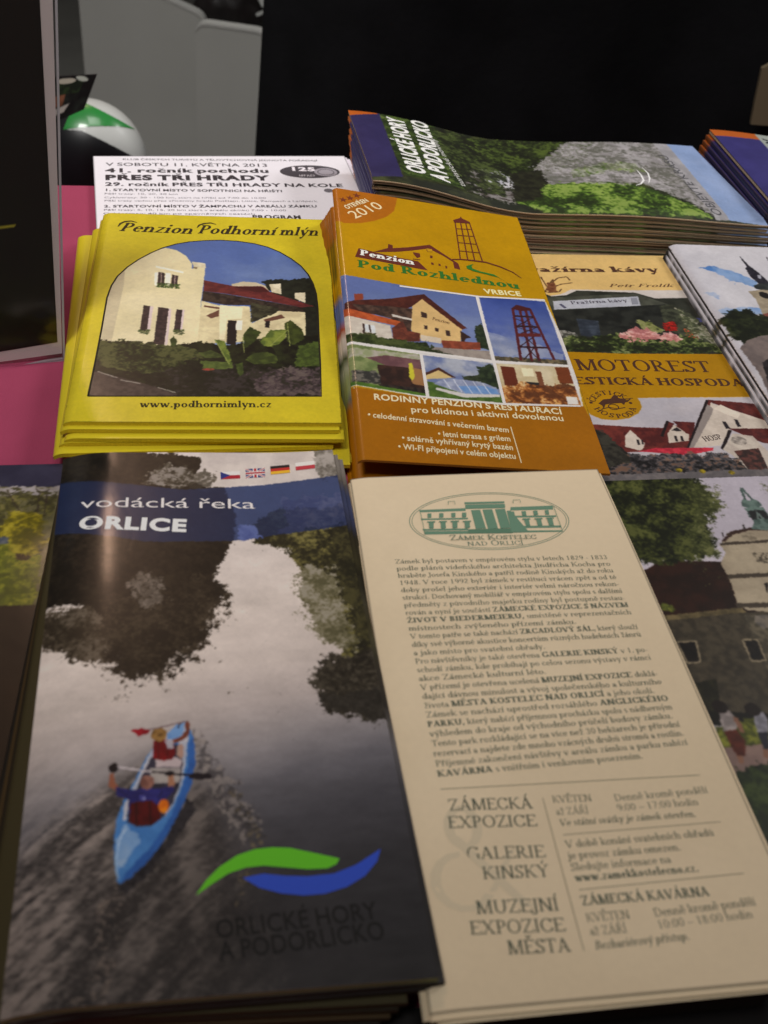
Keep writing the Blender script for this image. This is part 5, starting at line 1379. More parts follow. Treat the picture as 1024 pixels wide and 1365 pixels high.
cv.poly(p, (110, 56, 42), (84, 42, 34), f=.5)
p = [(50.7,107.7),(54.9,112.2),(52.4,113.3),(51.3,116.2),(50.1,116.1)]
cv.poly(p, (52, 34, 30))
p = [(41.2,116.1),(58.3,115.2),(57.9,120.4),(41.5,122.1)]
cv.poly(p, (134, 66, 46), (112, 54, 38), f=.6)
p = [(36.4,121.5),(61.6,120.8),(62.5,128.1),(29.5,127.0)]
cv.poly(p, (140, 130, 122), (124, 114, 108), f=.4)
p = [(-3.6,116.6),(30.4,119.4),(34.7,118.1),(36.1,123.5),(46.2,125.8),(23.4,126.2),(-3.0,123.4)]
cv.poly(p, (42, 54, 26), (28, 36, 18), f=.7, warp=.7)
cv.leaves(p, 420, .7, [(58, 70, 34), (36, 46, 22), (74, 84, 44)], seed=41)
# photograph 2: the lookout tower
R2 = [(63.2,79.3),(94.6,77.5),(95.0,125.5),(63.1,127.0)]
cv.clip = cv.mask(R2)
b_ = [(63.4,78.5),(94.9,76.2),(95.2,126.8),(62.9,128.0)]
cv.poly(b_, (44, 62, 128), (62, 78, 140), f=.07, grad=(b_[0], b_[3], (134, 142, 166)))
p = [(61.9,105.9),(78.0,112.1),(94.3,116.6),(93.0,122.4),(63.4,123.0)]
cv.poly(p, (150, 154, 168), (110, 120, 150), f=.15, warp=2, wf=.15, a=.6)
p = [(62.8,124.1),(95.7,122.3),(95.2,126.8),(62.8,128.7)]
cv.poly(p, (110, 96, 72), (60, 56, 44), f=.6, warp=.4)
tw = (84, 30, 34); tw2 = (52, 26, 32)
for a_, b2_ in (('', ''),):
    for q in ([(77.9,86.5),(74.5,125.4)], [(81.3,83.9),(79.3,125.4)], [(83.9,84.6),(82.6,124.6)], [(86.1,85.0),(89.5,122.9)]): cv.line(q, 1.25, tw)
    for q in ([(77.6,92.2),(86.6,91.4)], [(77.0,100.1),(86.8,99.1)], [(76.4,106.7),(87.1,105.3)], [(75.6,115.6),(88.3,114.4)]): cv.line(q, 1.3, tw2)
    for q in ([(77.4,94.1),(85.0,98.4)], [(76.9,100.8),(87.1,104.6)], [(86.3,91.8),(77.2,100.1)], [(87.1,99.1),(76.4,106.7)], [(79.0,107.0),(83.0,114.2)], [(75.6,115.6),(84.6,106.1)], [(78.7,115.5),(82.9,124.2)], [(75.6,125.2),(82.4,115.0)]): cv.line(q, .5, tw2)
    p = [(77.0,86.7),(80.2,82.8),(86.6,84.5),(86.5,86.4),(81.5,87.7)]
    cv.poly(p, (72, 28, 30))
    p = [(76.5,105.6),(87.0,103.9),(86.9,106.4),(76.4,108.1)]
    cv.poly(p, (92, 36, 36))
# photograph 3: terrace
R3_ = [(-0.3,124.1),(30.7,127.6),(30.2,154.9),(-0.1,150.5)]
cv.clip = cv.mask(R3_)
b_ = [(-0.9,122.8),(31.6,126.7),(30.3,155.8),(-0.5,151.0)]
cv.poly(b_, (120, 128, 84), (90, 104, 62), f=.3)
p = [(-0.1,126.6),(30.4,128.0),(30.6,132.5),(12.6,132.7),(0.5,132.4)]
cv.poly(p, (156, 150, 140), (128, 134, 100), f=.3, warp=.5)
p = [(7.5,132.7),(15.9,130.0),(30.3,131.2),(30.6,137.6),(16.3,137.3)]
cv.poly(p, (104, 72, 74), (90, 60, 64), f=.3)
p = [(11.8,136.6),(30.4,137.3),(30.2,151.3),(12.2,150.4)]
cv.poly(p, (62, 40, 34), (44, 30, 28), f=.4)
p = [(25.0,136.4),(30.4,137.6),(30.6,148.2),(25.3,147.3)]
cv.poly(p, (134, 96, 62))
p = [(0.6,141.5),(11.9,141.3),(12.8,148.8),(0.5,149.8)]
cv.poly(p, (50, 50, 48), (96, 92, 84), f=.7, warp=.6, sharp=2)
p = [(10.3,149.1),(30.4,149.8),(30.4,153.1),(15.0,152.2)]
cv.poly(p, (54, 44, 40), (30, 28, 28), f=.7)
p = [(-0.4,148.1),(9.2,149.8),(30.6,153.1),(30.5,155.8),(-0.2,151.4)]
cv.poly(p, (80, 112, 40), (66, 96, 34), f=.4)
p = [(25.3,134.2),(26.6,133.7),(27.0,142.5),(25.5,145.4),(24.6,142.8)]
cv.poly(p, (176, 168, 48))
# photograph 4: the covered pool
R4 = [(31.8,127.8),(61.7,129.2),(61.6,155.2),(31.6,155.1)]
cv.clip = cv.mask(R4)
b_ = [(31.5,127.5),(62.4,128.8),(61.9,156.0),(31.3,155.7)]
cv.poly(b_, (96, 108, 146), (150, 154, 166), f=.12)
p = [(54.6,132.5),(61.9,129.5),(63.0,147.4),(53.9,143.8)]
cv.poly(p, (30, 40, 28), (50, 62, 40), f=.6, warp=1)
p = [(47.1,139.9),(54.8,138.0),(54.6,142.4),(47.0,142.5)]
cv.poly(p, (36, 44, 30), (56, 64, 44), f=.8, warp=.6)
p = [(31.6,140.3),(37.7,135.5),(44.1,141.2),(31.7,143.7)]
cv.poly(p, (188, 164, 112)); 
p = [(30.9,140.1),(37.8,135.1),(44.3,141.2),(42.9,141.4),(37.4,137.0),(31.6,141.3)]
cv.poly(p, (70, 40, 34))
p = [(31.6,145.0),(62.4,150.5),(61.9,156.1),(31.5,155.7)]
cv.poly(p, (80, 106, 44), (62, 88, 36), f=.5)
p = [(34.2,146.2),(38.9,142.5),(48.1,142.0),(56.0,143.2),(60.6,146.1),(61.3,150.1),(46.7,151.5)]
cv.poly(p, (150, 156, 176), (120, 128, 156), f=.4)
p = [(44.4,146.5),(55.7,145.1),(60.4,146.9),(61.0,149.8),(46.8,150.9)]
cv.poly(p, (92, 128, 178), (110, 140, 184), f=.4)
for q in ([(38.9,142.8),(41.1,148.8)], [(43.0,142.3),(45.4,150.3)], [(47.0,142.1),(49.8,150.8)], [(51.0,142.6),(53.8,150.6)], [(54.9,143.3),(57.4,150.5)]): cv.line(q, .4, (190, 194, 204))
p = [(35.1,148.6),(46.7,151.2),(61.3,150.1),(61.0,151.6),(45.9,153.7),(34.6,149.9)]
cv.poly(p, (188, 184, 180))
# photograph 5: dining room
R5 = [(62.8,129.1),(94.6,127.3),(94.5,153.0),(62.4,155.1)]
cv.clip = cv.mask(R5)
b_ = [(62.4,128.8),(95.3,126.5),(95.4,153.6),(61.9,156.0)]
cv.poly(b_, (190, 178, 150), (176, 160, 126), f=.15)
for q, c_ in (([(64.6,130.8),(70.6,130.6),(70.2,143.3),(64.4,143.7)], (96, 42, 26)), ([(88.6,128.1),(95.1,127.5),(96.8,138.3),(88.3,139.4)], (110, 54, 28)), ([(79.4,132.4),(81.8,132.1),(81.3,143.5),(79.0,143.8)], (110, 66, 44)), ([(73.8,140.0),(79.4,139.9),(78.8,143.8),(73.3,144.2)], (40, 38, 40)),
              ([(73.5,130.7),(78.7,130.5),(78.3,135.8),(73.5,136.5)], (212, 200, 168))):
    cv.poly(q, c_)
p = [(62.4,144.3),(78.3,143.6),(97.5,139.8),(96.4,153.5),(61.9,156.0)]
cv.poly(p, (150, 92, 44), (196, 150, 88), f=.5, sharp=1.8)
ch_ = [(62.4,144.3),(96.6,139.1),(96.6,152.7),(63.0,155.4)]
cv.leaves(ch_, 260, 1.1, [(120, 66, 30), (170, 110, 56), (84, 44, 24), (206, 176, 128)], seed=44)
p = [(89.1,148.0),(93.7,147.7),(93.6,152.4),(89.0,153.0)]
cv.poly(p, (204, 200, 194))
cv.clip = None
cv.photo(1, .55)
cv.soften(1)
img_o = cv.result()
og_ = 'orange guesthouse leaflets in one pile'
TO = 1.05
top = thing('photo_leaflet', base_of(sh, 15 - TO), 'orange leaflet with five small photos and a tower drawing, topmost of its pile', 'leaflet', og_)
cv.build('cover', sh, M_GLOSS, top)
pages_under(top, sh, TO, (170, 104, 40), .1)
ink = Ink(sh)
WH = (196, 192, 190)
for q, w_ in (([(0.6,75.6),(28.4,78.4),(63.5,79.7),(94.9,76.3)], 1.1), ([(62.4,79.1),(62.3,103.1),(62.4,128.9),(62.1,156.1)], 1.3), ([(0.6,124.0),(29.7,125.8),(61.9,128.2),(94.8,126.6)], 1.3), ([(31.2,126.9),(30.8,155.5)], 1.3), ([(1.1,152.3),(30.2,155.2),(61.9,156.1),(94.0,153.5)], 1.0)):
    ink.line(q, w_, WH)
ink.build('photo_borders', top)
BR_ = (84, 30, 18)
ink = Ink(sh)
p = [(9.9,51.4),(25.3,54.8),(37.9,56.1),(41.7,62.8),(38.2,62.5),(7.7,59.0)]
ink.poly(p, BR_)
for q in ([(16.9,52.9),(24.2,48.1),(24.7,44.5),(26.8,45.1),(26.6,47.6),(34.2,45.1),(45.4,40.2),(55.0,50.8),(57.6,53.7),(57.8,58.9),(55.0,58.2),(55.1,52.9),(51.3,48.8),(44.4,43.7),(35.9,47.5),(28.7,50.2),(19.6,52.6)],):
    ink.poly(q, BR_)
for q in ([(43.2,44.7),(46.0,44.7),(46.0,46.5),(43.4,46.8)], [(36.2,48.8),(39.5,49.1),(39.4,52.3),(37.7,53.4),(36.4,50.5)], [(44.4,49.7),(45.6,49.8),(45.3,52.0),(44.2,51.9)], [(44.1,55.7),(45.3,55.8),(45.2,57.6),(44.1,57.5)], [(47.6,56.0),(48.6,56.1),(48.5,57.9),(47.6,57.7)], [(50.8,57.0),(51.6,57.2),(51.5,59.3),(50.7,59.1)], [(35.6,54.5),(39.1,54.4),(39.1,55.0),(35.5,55.1)]):
    ink.poly(q, BR_ if q is not None else BR_)
q = [(43.5,43.9),(45.9,44.1),(46.1,46.2),(43.6,46.7)]
ink.poly(q, OY)
for q in ([(61.5,15.3),(59.1,50.2)], [(64.4,14.0),(62.8,49.7)], [(67.1,13.3),(66.2,49.6)], [(69.1,13.9),(70.0,49.8)]): ink.line(q, .62, BR_)
for q in ([(61.0,21.6),(69.2,20.1)], [(60.7,27.8),(69.4,26.6)], [(60.4,34.6),(69.5,33.8)], [(59.7,42.2),(69.7,41.5)], [(58.9,49.9),(69.8,49.5)]): ink.line(q, .6, BR_)
q = [(60.7,13.5),(64.7,10.4),(65.4,8.6),(65.6,10.5),(69.4,13.0),(69.4,14.4),(61.0,15.8)]
ink.poly(q, BR_)
q = [(55.0,50.8),(59.6,49.7),(65.6,49.4),(71.6,49.4),(78.2,51.8),(83.6,55.2),(87.1,59.8)]
ink.line(q, [.8, .9, 1.2, 1.1, 1.0, .7, .3], BR_)
GRN = (34, 100, 28)
q = [(65.1,52.4),(61.2,55.0),(61.2,57.1),(64.1,58.9),(69.9,60.1),(75.5,61.6),(78.7,64.7),(79.5,67.7),(79.0,65.0),(73.9,59.5),(67.2,58.2),(63.9,56.5),(63.8,54.4)]
ink.poly(q, GRN)
for p, tx, c_, h_, b_ in (([(10.1,57.1),(35.9,59.9)], 'Penzion', (214, 206, 200), 4.6, 1.9), ([(8.3,67.1),(84.9,69.5)], 'Pod Rozhlednou', (34, 94, 26), 5.9, 1.5)):
    ink.text(tx, p[0], p[1], h=h_, bold=b_, col=c_)
p = [(66.8,76.5),(84.4,75.2)]
ink.text('VRBICE', p[0], p[1], h=3.6, font='sans', bold=1.6, col=(214, 200, 150))
ink.build('guesthouse_logo', top)
ink = Ink(sh)
for q in ([(4.9,10.3)], [(8.6,7.7)], [(12.2,4.3)]):
    c = np.array(q[0]); t = np.pi / 2 + np.arange(10) * np.pi / 5; r_ = np.where(np.arange(10) % 2 == 0, 2.1, .9)
    ink.poly(np.stack([c[0] + r_ * np.cos(t), c[1] - r_ * np.sin(t) * 1.2], 1), (96, 40, 20))
p = [(6.5,18.4),(18.4,7.9)]
ink.text('OTEVŘEN', p[0], p[1], h=3.0, font='sans', bold=1.3, col=(222, 196, 160))
p = [(9.8,26.4),(25.7,11.6)]
ink.text('2010', p[0], p[1], h=6.2, font='sans', bold=.1, col=(222, 190, 150))
ink.build('opening_badge', top)
ink = Ink(sh)
LT = (220, 196, 160)
for p, tx, h_, b_ in (([(8.6,159.1),(85.4,159.8)], 'RODINNÝ PENZION S RESTAURACÍ', 3.5, 1.1), ([(23.0,165.2),(85.2,164.0)], 'pro klidnou i aktivní dovolenou', 3.5, .7), ([(5.4,169.8),(61.1,173.5)], '• celodenní stravování s večerním barem', 3.1, .7), ([(32.2,178.4),(60.9,178.7)], '• letní terasa s grilem', 3.1, .7),
                   ([(17.7,182.1),(61.0,183.8)], '• solárně vyhřívaný krytý bazén', 3.1, .7), ([(15.8,187.2),(61.2,188.8)], '• WI-FI připojení v celém objektu', 3.1, .7)):
    ink.text(tx, p[0], p[1], h=h_, font='sans', bold=b_, col=LT)
p = [(62.2,169.9),(62.7,190.9)]
ink.line(p, .35, LT)
ink.build('offer_text', top)
ink = Ink(sh)
p = [(39.0,101.8),(46.5,103.8)]
ink.text('Penzion', p[0], p[1], h=2.2, bold=.6, col=(84, 52, 30))
ink.build('house_lettering', top)
for k in range(1, 11):
    leaflet('photo_leaflet', sh, 15 - TO * k, TO, 'edge of an orange leaflet with photos, %s in the orange pile' % ORD[k], 'leaflet', og_, M_GLOSS, sample=(cv, img_o), edge=(150, 92, 36),
            du=-.55 * k + random.random() * .5, dv=random.random() * .5 - .1 * k, rot=(random.random() - .5) * .006 + .0006 * k)

# ================================================================== NEWSPAPERS
sh = SHEETS['news']; W, L = sh.w, sh.l
def paint_news(sh):
    W, L = sh.w, sh.l
    cv = full(sh, 0.38)
    cv.poly([(0, 0), (W, 0), (W, L), (0, L)], (60, 66, 34), (28, 32, 20), f=.12)
    return cv
cv = paint_news(sh)
U, Vg = np.meshgrid(cv.u, cv.v)
# river of pale stones and water
p = [(101.4,38.3),(121.9,5.7),(140.9,-2.6),(192.8,0.1),(192.3,20.7),(188.8,71.0),(190.5,92.6),(183.6,88.2),(178.2,71.8),(164.4,62.2),(149.5,54.6),(130.3,58.9),(114.5,61.6),(102.0,62.0),(92.6,60.3)]
cv.poly(p, (128, 124, 126), (92, 92, 86), f=.35, warp=3, wf=.2, sharp=1.5, st=(.4, 1.2))
p = [(42.3,12.1),(61.7,8.8),(91.3,-1.1),(135.4,-2.6),(117.8,18.8),(99.7,44.5),(85.9,57.7),(70.5,49.0),(52.0,51.7),(41.6,40.9)]
cv.poly(p, (40, 48, 22), (22, 26, 14), f=.25, warp=3, wf=.3)
cv.leaves(p, 1500, 1.0, [(58, 72, 30), (36, 46, 18), (76, 92, 36), (22, 26, 14)], seed=51)
p = [(67.5,50.5),(79.0,45.8),(85.9,57.7),(86.1,67.9),(72.5,70.7),(66.4,65.3)]
cv.poly(p, (196, 194, 196), (150, 150, 160), f=.3, warp=2)
p = [(50.4,69.8),(68.4,47.2),(68.5,67.0),(81.8,72.8),(102.4,84.6),(72.4,89.8),(53.9,86.6)]
cv.poly(p, (62, 56, 52), (120, 116, 116), f=.4, warp=3, sharp=1.8, st=(.5, 1.4))
p = [(85.7,49.0),(105.7,41.1),(104.5,61.9),(111.7,70.3),(102.4,84.6),(77.7,87.8)]
cv.poly(p, (26, 26, 18), (40, 42, 26), f=.3, warp=2)
p = [(102.0,62.0),(130.7,57.7),(150.7,58.0),(170.5,72.0),(183.1,89.2),(186.1,94.2),(98.8,97.2),(77.7,87.8),(93.6,82.2)]
cv.poly(p, (66, 92, 30), (44, 66, 22), f=.3, warp=2, wf=.3)
cv.leaves(p, 2200, 1.0, [(96, 124, 44), (66, 92, 30), (46, 66, 22), (126, 146, 70), (34, 46, 18)], seed=52, lean=1.2)
p = [(120.2,43.6),(145.2,31.0),(166.8,29.8),(168.0,40.3),(140.4,44.5),(123.0,50.8)]
cv.leaves(p, 380, 1.2, [(84, 108, 44), (60, 80, 34), (112, 128, 70)], seed=53)
p = [(127.3,5.5),(151.5,-1.3),(134.7,31.1),(121.2,40.5),(103.9,47.2),(115.8,25.2)]
cv.leaves(p, 160, 1.1, [(66, 84, 38), (100, 96, 90), (50, 60, 32)], seed=54, a=.6)
st_ = [(101.4,38.3),(140.9,-2.6),(192.8,0.1),(190.5,92.6),(164.4,62.2),(130.3,58.9)]
cv.leaves(st_, 2400, .9, [(150, 146, 148), (112, 110, 106), (84, 84, 76), (166, 162, 166)], seed=55, a=.7, stretch=3, lean=.6)
p = [(17.0,-7.9),(25.2,-9.8),(52.6,-18.4),(51.8,85.4),(32.3,87.3),(18.1,88.3)]
cv.poly(p, (44, 60, 24), (30, 42, 18), f=.3, warp=1)
cv.leaves(p, 900, 1.0, [(66, 86, 34), (44, 58, 24), (88, 104, 48)], seed=56)
p = [(49.3,4.2),(72.1,-0.6),(82.2,52.8),(74.0,83.8),(51.8,85.4),(49.1,41.9)]
cv.leaves(p, 900, 1.1, [(30, 36, 18), (50, 60, 28), (22, 24, 14), (70, 82, 40)], seed=57)
# bands at the two ends
p = [(-3.5,-9.7),(18.8,-15.9),(16.6,90.9),(-0.8,94.1)]
cv.poly(p, (46, 41, 84), (42, 37, 78), f=.06)
p = [(-0.4,-13.7),(18.3,-19.3),(17.1,1.2),(-0.8,8.2)]
cv.poly(p, (170, 84, 24), (162, 78, 20), f=.1)
p = [(189.8,-0.8),(200.1,-2.2),(197.2,94.3),(186.7,95.6)]
cv.poly(p, (150, 148, 152), (134, 132, 136), f=.3)
p = [(198.9,-2.0),(221.4,-5.7),(223.7,98.6),(194.6,94.6)]
cv.poly(p, (132, 150, 186), (122, 142, 180), f=.06)
cv.photo()
cv.soften(1)
img_n = cv.result()
ng = 'folded newspapers in the long pile'
NT = 2.1
def news_label(k): return ('newspaper with a green river photo between blue bands, topmost of the long pile' if k == 0 else 'brown edged folded newspaper, %s in the long pile' % ORD[k])
top = thing('newspaper', base_of(sh, 24 - NT), news_label(0), 'newspaper', ng)
cv.build('cover', sh, M_NEWS, top)
pages_under(top, sh, NT, (148, 128, 104), .4, sheets=3)
ink = Ink(sh)
ink.h = .22
pa = [(30.5,81.7),(32.1,-9.4),(18.6,88.0)]
hc_ = abs(pa[0][0] - pa[2][0])
ink.text('ORLICKÉ HORY', pa[0], lerp(pa[0], pa[1], .86), h=hc_ * .8, font='sans', bold=1.7, col=(206, 206, 204))
pb = [(43.0,83.7),(47.5,-10.8)]
ink.text('A PODORLICKO', pb[0], lerp(pb[0], pb[1], .90), h=hc_ * .8, font='sans', bold=1.7, col=(206, 206, 204))
pc_ = [(52.3,82.8),(47.6,22.0)]
ink.text('turistické noviny', pc_[0], pc_[1], h=3.4, font='sans', bold=.4, col=(170, 170, 166))
ink.build('title_lettering', top)
ink = Ink(sh)
pa = [(192.8,91.2),(190.7,7.8)]
ink.text('OBJEVTE KRÁSU', pa[0], lerp(pa[0], pa[1], .9), h=5.2, font='sans', bold=.4, col=(70, 70, 74))
pb = [(202.7,64.4),(200.2,22.9)]
ink.text('www.orlickehory.cz', pb[0], pb[1], h=2.6, font='sans', bold=.2, col=(190, 198, 214)) if False else None
q = [(163.5,39.6),(163.4,46.6),(162.2,53.5),(158.7,58.4),(154.7,61.0)]
ink.line(q, [.3, 1.0, 1.2, .8, .3], (210, 208, 210))
q = [(168.2,35.6),(168.7,43.7),(166.9,50.7),(164.0,56.7)]
ink.line(q, [.3, .9, 1.0, .3], (210, 208, 210))
ink.build('end_lettering', top)
for k in range(1, 11):
    leaflet('newspaper', sh, 24 - NT * k, NT, news_label(k), 'newspaper', ng, M_NEWS, sample=(cv, img_n), edge=(148, 128, 104), sheets=3, nu=60,
            du=(random.random() - .5) * 1.6 + .35 * k, dv=(random.random() - .5) * 1.6 + .8 * k, rot=(random.random() - .5) * .008, bendk=max(.05, 1 - .085 * k))
# second pile at the right
sh2 = SHEETS['news2']
cs_ = Canvas(0, 0, sh2.w, sh2.l, .6)
cs_.poly([(0, 0), (sh2.w, 0), (sh2.w, sh2.l), (0, sh2.l)], (60, 66, 34), (28, 32, 20), f=.12)
cs_.poly([(0, 0), (30, 0), (30, sh2.l), (0, sh2.l)], (50, 46, 104), (44, 40, 94), f=.06)
q = [(-6.8,12.2),(14.7,5.9),(10.7,15.0),(-7.1,20.9)]
cs_.poly([(0, -1), (31, -1), (30, 9), (0, 9.5)], (170, 84, 24), (162, 78, 20), f=.1)
cs_.poly([(30, 0), (60, 0), (60, sh2.l), (30, sh2.l)], (170, 170, 172), (140, 146, 140), f=.1)
img_2 = cs_.result()
for k in range(4):
    if k == 0:
        r0 = thing('newspaper', base_of(sh2, 28 - NT), 'blue newspaper with an orange tip, topmost of the short pile at the right', 'newspaper', 'folded newspapers in the right pile')
        cs_.build('cover', sh2, M_NEWS, r0); pages_under(r0, sh2, NT, (148, 128, 104), .4, sheets=3)
        ink = Ink(sh2)
        ink.text('ORLICKÉ HORY', (44, 92), (44, 6), h=11, font='sans', bold=1.7, col=(30, 32, 40))
        ink.build('title_lettering', r0)
    else:
        leaflet('newspaper', sh2, 28 - NT * 1.5 * k, NT * 1.4, 'blue edged newspaper at the right, %s of the short pile' % ORD[k], 'newspaper', 'folded newspapers in the right pile', M_NEWS, sample=(cs_, img_2), edge=(60, 56, 70), sheets=2, du=-1.2 * k, dv=.4 * k, rot=.004 * k)
for k in range(6):
    leaflet('newspaper', sh2, 28 - NT * 1.5 * 4 - 2.6 * k, 2.6, 'folded newspaper edge at the right, %s of the short pile' % ORD[k + 4], 'newspaper', 'folded newspapers in the right pile', M_NEWS, sample=(cs_, img_2), edge=(70, 62, 60), sheets=3, du=-4.5 + random.random(), dv=1.5 + random.random())

# ================================================================== INN LEAFLETS
sh = SHEETS['mot']; W, L = sh.w, sh.l
cv = full(sh, 0.32)
cv.poly([(0, 0), (W, 0), (W, L), (0, L)], (200, 168, 108), (194, 162, 102), f=.05)
p = [(-30.0,37.9),(18.7,38.7),(22.4,44.0),(28.6,42.4),(35.7,37.4),(61.6,37.7),(97.6,37.2),(98.3,45.9),(100.5,98.4),(-41.2,96.7)]
cv.poly(p, (186, 178, 172))
p = [(-30.4,40.3),(19.4,40.9),(23.6,44.4),(31.6,43.1),(38.1,38.4),(68.7,40.1),(77.3,45.6),(97.4,41.4),(100.1,48.3),(99.6,97.5),(-29.8,96.8)]
cv.poly(p, (52, 54, 46), (38, 40, 34), f=.15)
p = [(68.2,37.6),(97.4,37.7),(98.7,44.9),(77.3,45.6)]
cv.poly(p, (186, 178, 172))
p = [(20.7,45.7),(68.5,40.9),(85.0,53.3),(91.1,58.0),(69.4,53.5),(19.7,58.7)]
cv.poly(p, (74, 76, 66), (58, 60, 52), f=.2)
p = [(18.6,58.2),(83.1,51.4),(93.4,78.7),(89.0,96.2),(17.2,93.9)]
cv.poly(p, (26, 28, 26), (42, 44, 40), f=.2)
p = [(30.2,65.5),(40.7,67.7),(37.2,83.2),(28.1,81.1)]
cv.poly(p, (58, 66, 78), (40, 46, 56), f=.3)
p = [(91.2,64.6),(101.6,64.5),(103.4,69.6),(91.8,69.7)]
cv.poly(p, (62, 66, 112))
p = [(77.2,53.4),(85.9,50.9),(94.4,69.6),(99.1,89.8),(98.5,97.3),(80.0,87.6),(73.9,69.8)]
cv.poly(p, (66, 70, 54), (40, 42, 34), f=.35, warp=1)
p = [(22.9,49.2),(69.1,43.8),(67.4,53.0),(21.3,57.3)]
cv.poly(p, (168, 170, 178), (156, 158, 168), f=.2)
p = [(17.5,75.6),(26.3,78.9),(26.8,87.6),(17.8,91.8),(16.0,83.3)]
cv.poly(p, (130, 128, 122), (66, 66, 60), f=.5, warp=.8, sharp=2)
fl = [(19.0,83.3),(48.3,78.8),(77.4,81.0),(92.4,87.6),(98.4,97.5),(16.5,96.4)]
cv.leaves(fl, 1500, .9, [(56, 70, 30), (90, 102, 52), (36, 44, 22), (120, 124, 80), (30, 34, 20)], seed=61, lean=1.2)
fl = [(60.8,67.6),(67.8,65.7),(70.3,76.6),(64.2,83.2),(59.0,76.6)]
cv.leaves(fl, 260, .9, [(116, 122, 66), (84, 92, 46), (140, 140, 90)], seed=62)
fl = [(48.7,77.7),(57.6,73.2),(65.9,78.4),(77.4,81.0),(77.2,85.0),(58.6,85.0),(49.2,83.7)]
cv.leaves(fl, 330, 1.1, [(206, 150, 146), (188, 120, 120), (216, 176, 170), (160, 96, 96)], seed=63)
fl = [(73.3,69.3),(79.5,68.4),(78.6,76.5),(71.4,77.0)]
cv.leaves(fl, 90, .9, [(170, 30, 24), (130, 24, 20)], seed=64)
fl = [(82.4,74.3),(89.2,76.5),(86.5,83.6),(80.8,82.1)]
cv.leaves(fl, 80, .8, [(160, 60, 40), (120, 90, 60), (70, 84, 40)], seed=65)
fl = [(85.0,53.3),(93.5,71.9),(99.1,89.8),(93.2,91.9),(84.1,76.5)]
cv.leaves(fl, 260, .8, [(150, 146, 130), (84, 90, 62), (56, 60, 44)], seed=66, lean=.6)
p = [(-40.5,93.0),(15.7,95.1),(44.9,96.9),(100.9,97.5),(99.8,132.6),(38.9,132.7),(-47.6,130.4)]
cv.poly(p, (160, 116, 4), (157, 113, 4), f=.05)
p = [(-47.6,130.4),(38.9,132.7),(99.8,133.0),(109.8,203.2),(-60.2,196.0)]
cv.poly(p, (176, 170, 176), (166, 162, 170), f=.06)
p = [(12.2,131.4),(12.3,138.7),(13.7,145.1),(17.7,148.2),(23.5,149.0),(29.9,147.7),(35.5,144.2),(38.6,139.5),(39.1,135.5),(38.8,132.1)]
cv.poly(p, (160, 116, 4))
# the inn and its roofs
p = [(11.8,151.6),(30.6,154.1),(42.3,155.0),(58.2,151.3),(50.7,170.9),(10.0,171.4)]
cv.poly(p, (108, 46, 40), (86, 36, 34), f=.4)
p = [(13.0,158.1),(20.4,168.4),(23.0,176.7),(80.3,178.4),(95.3,188.6),(91.6,196.3),(3.2,193.2)]
cv.poly(p, (44, 38, 36), (24, 22, 22), f=.4)
for q in ([(24.8,158.4),(27.8,155.9),(31.1,165.4),(29.4,168.7),(27.3,170.3),(21.7,167.6)], [(43.4,158.9),(48.6,152.9),(52.7,159.9),(51.1,164.2),(41.8,165.6)], [(48.1,169.2),(70.7,135.0),(72.5,137.9),(87.0,147.4),(97.6,154.8),(86.9,158.1),(72.8,156.9),(63.9,167.9)]):
    cv.poly(q, (196, 184, 172), (184, 172, 160), f=.3)
for q in ([(17.8,168.4),(26.7,154.1),(28.6,155.1),(24.2,160.1)], [(27.8,154.2),(42.2,155.4),(39.3,160.5),(31.0,168.7),(31.2,160.3)], [(30.2,167.9),(37.1,160.4),(42.8,160.6),(40.1,167.3)], [(39.3,160.5),(46.2,149.8),(49.0,152.0),(43.2,159.2)], [(49.0,150.2),(58.7,151.3),(54.3,160.8),(51.9,159.1)], [(48.1,169.2),(70.3,134.5),(72.3,136.0),(50.1,170.1)], [(70.9,134.5),(96.6,138.7),(134.4,155.6),(97.6,154.8),(87.0,147.4),(72.6,137.5)], [(72.0,156.0),(110.4,156.9),(114.2,172.6),(83.4,166.4)]):
    cv.poly(q, (100, 40, 36), (78, 30, 30), f=.5)
for q in ([(48.1,169.2),(70.3,134.5),(71.4,135.2),(49.3,170.0)], [(39.7,160.5),(46.2,149.8),(47.2,150.2),(40.7,161.5)], [(63.2,169.6),(71.9,156.9),(73.2,157.5),(64.0,171.3)]): cv.poly(q, (34, 24, 26))
p = [(69.7,137.8),(71.0,141.6),(67.7,147.0),(51.3,169.3),(49.2,169.2)]
cv.poly(p, (134, 124, 120))
p = [(71.0,141.6),(75.8,138.3),(82.1,145.4),(79.4,149.0)]
cv.poly(p, (206, 194, 180))
for q in ([(71.4,150.7),(72.9,151.1),(73.1,156.0),(71.0,156.3)], [(77.5,149.4),(78.9,149.7),(78.8,154.7),(76.9,155.1)], [(28.2,162.8),(29.3,162.8),(28.8,166.3),(27.6,166.6)], [(30.3,162.8),(31.1,162.8),(30.6,166.0),(29.7,166.2)], [(46.1,156.8),(49.1,154.6),(50.6,157.3),(48.0,157.6)], [(45.8,160.6),(46.9,160.7),(46.2,164.4),(45.0,164.7)], [(48.4,160.7),(49.5,160.7),(48.8,164.5),(47.7,164.4)]): cv.poly(q, (40, 34, 38))
p = [(63.9,170.4),(72.8,159.5),(81.0,161.5),(83.6,173.5),(81.8,184.9),(69.7,185.3),(66.6,174.7)]
cv.poly(p, (190, 180, 168), (176, 164, 154), f=.3)
p = [(68.3,171.7),(80.1,170.0),(78.2,185.6),(69.5,184.5)]
cv.poly(p, (50, 36, 34), (96, 56, 50), f=.6)
q = [(73.5,164.7)]
cv.ell(q[0], 3.4, 3.2, (120, 112, 106), (176, 166, 156), f=.8)
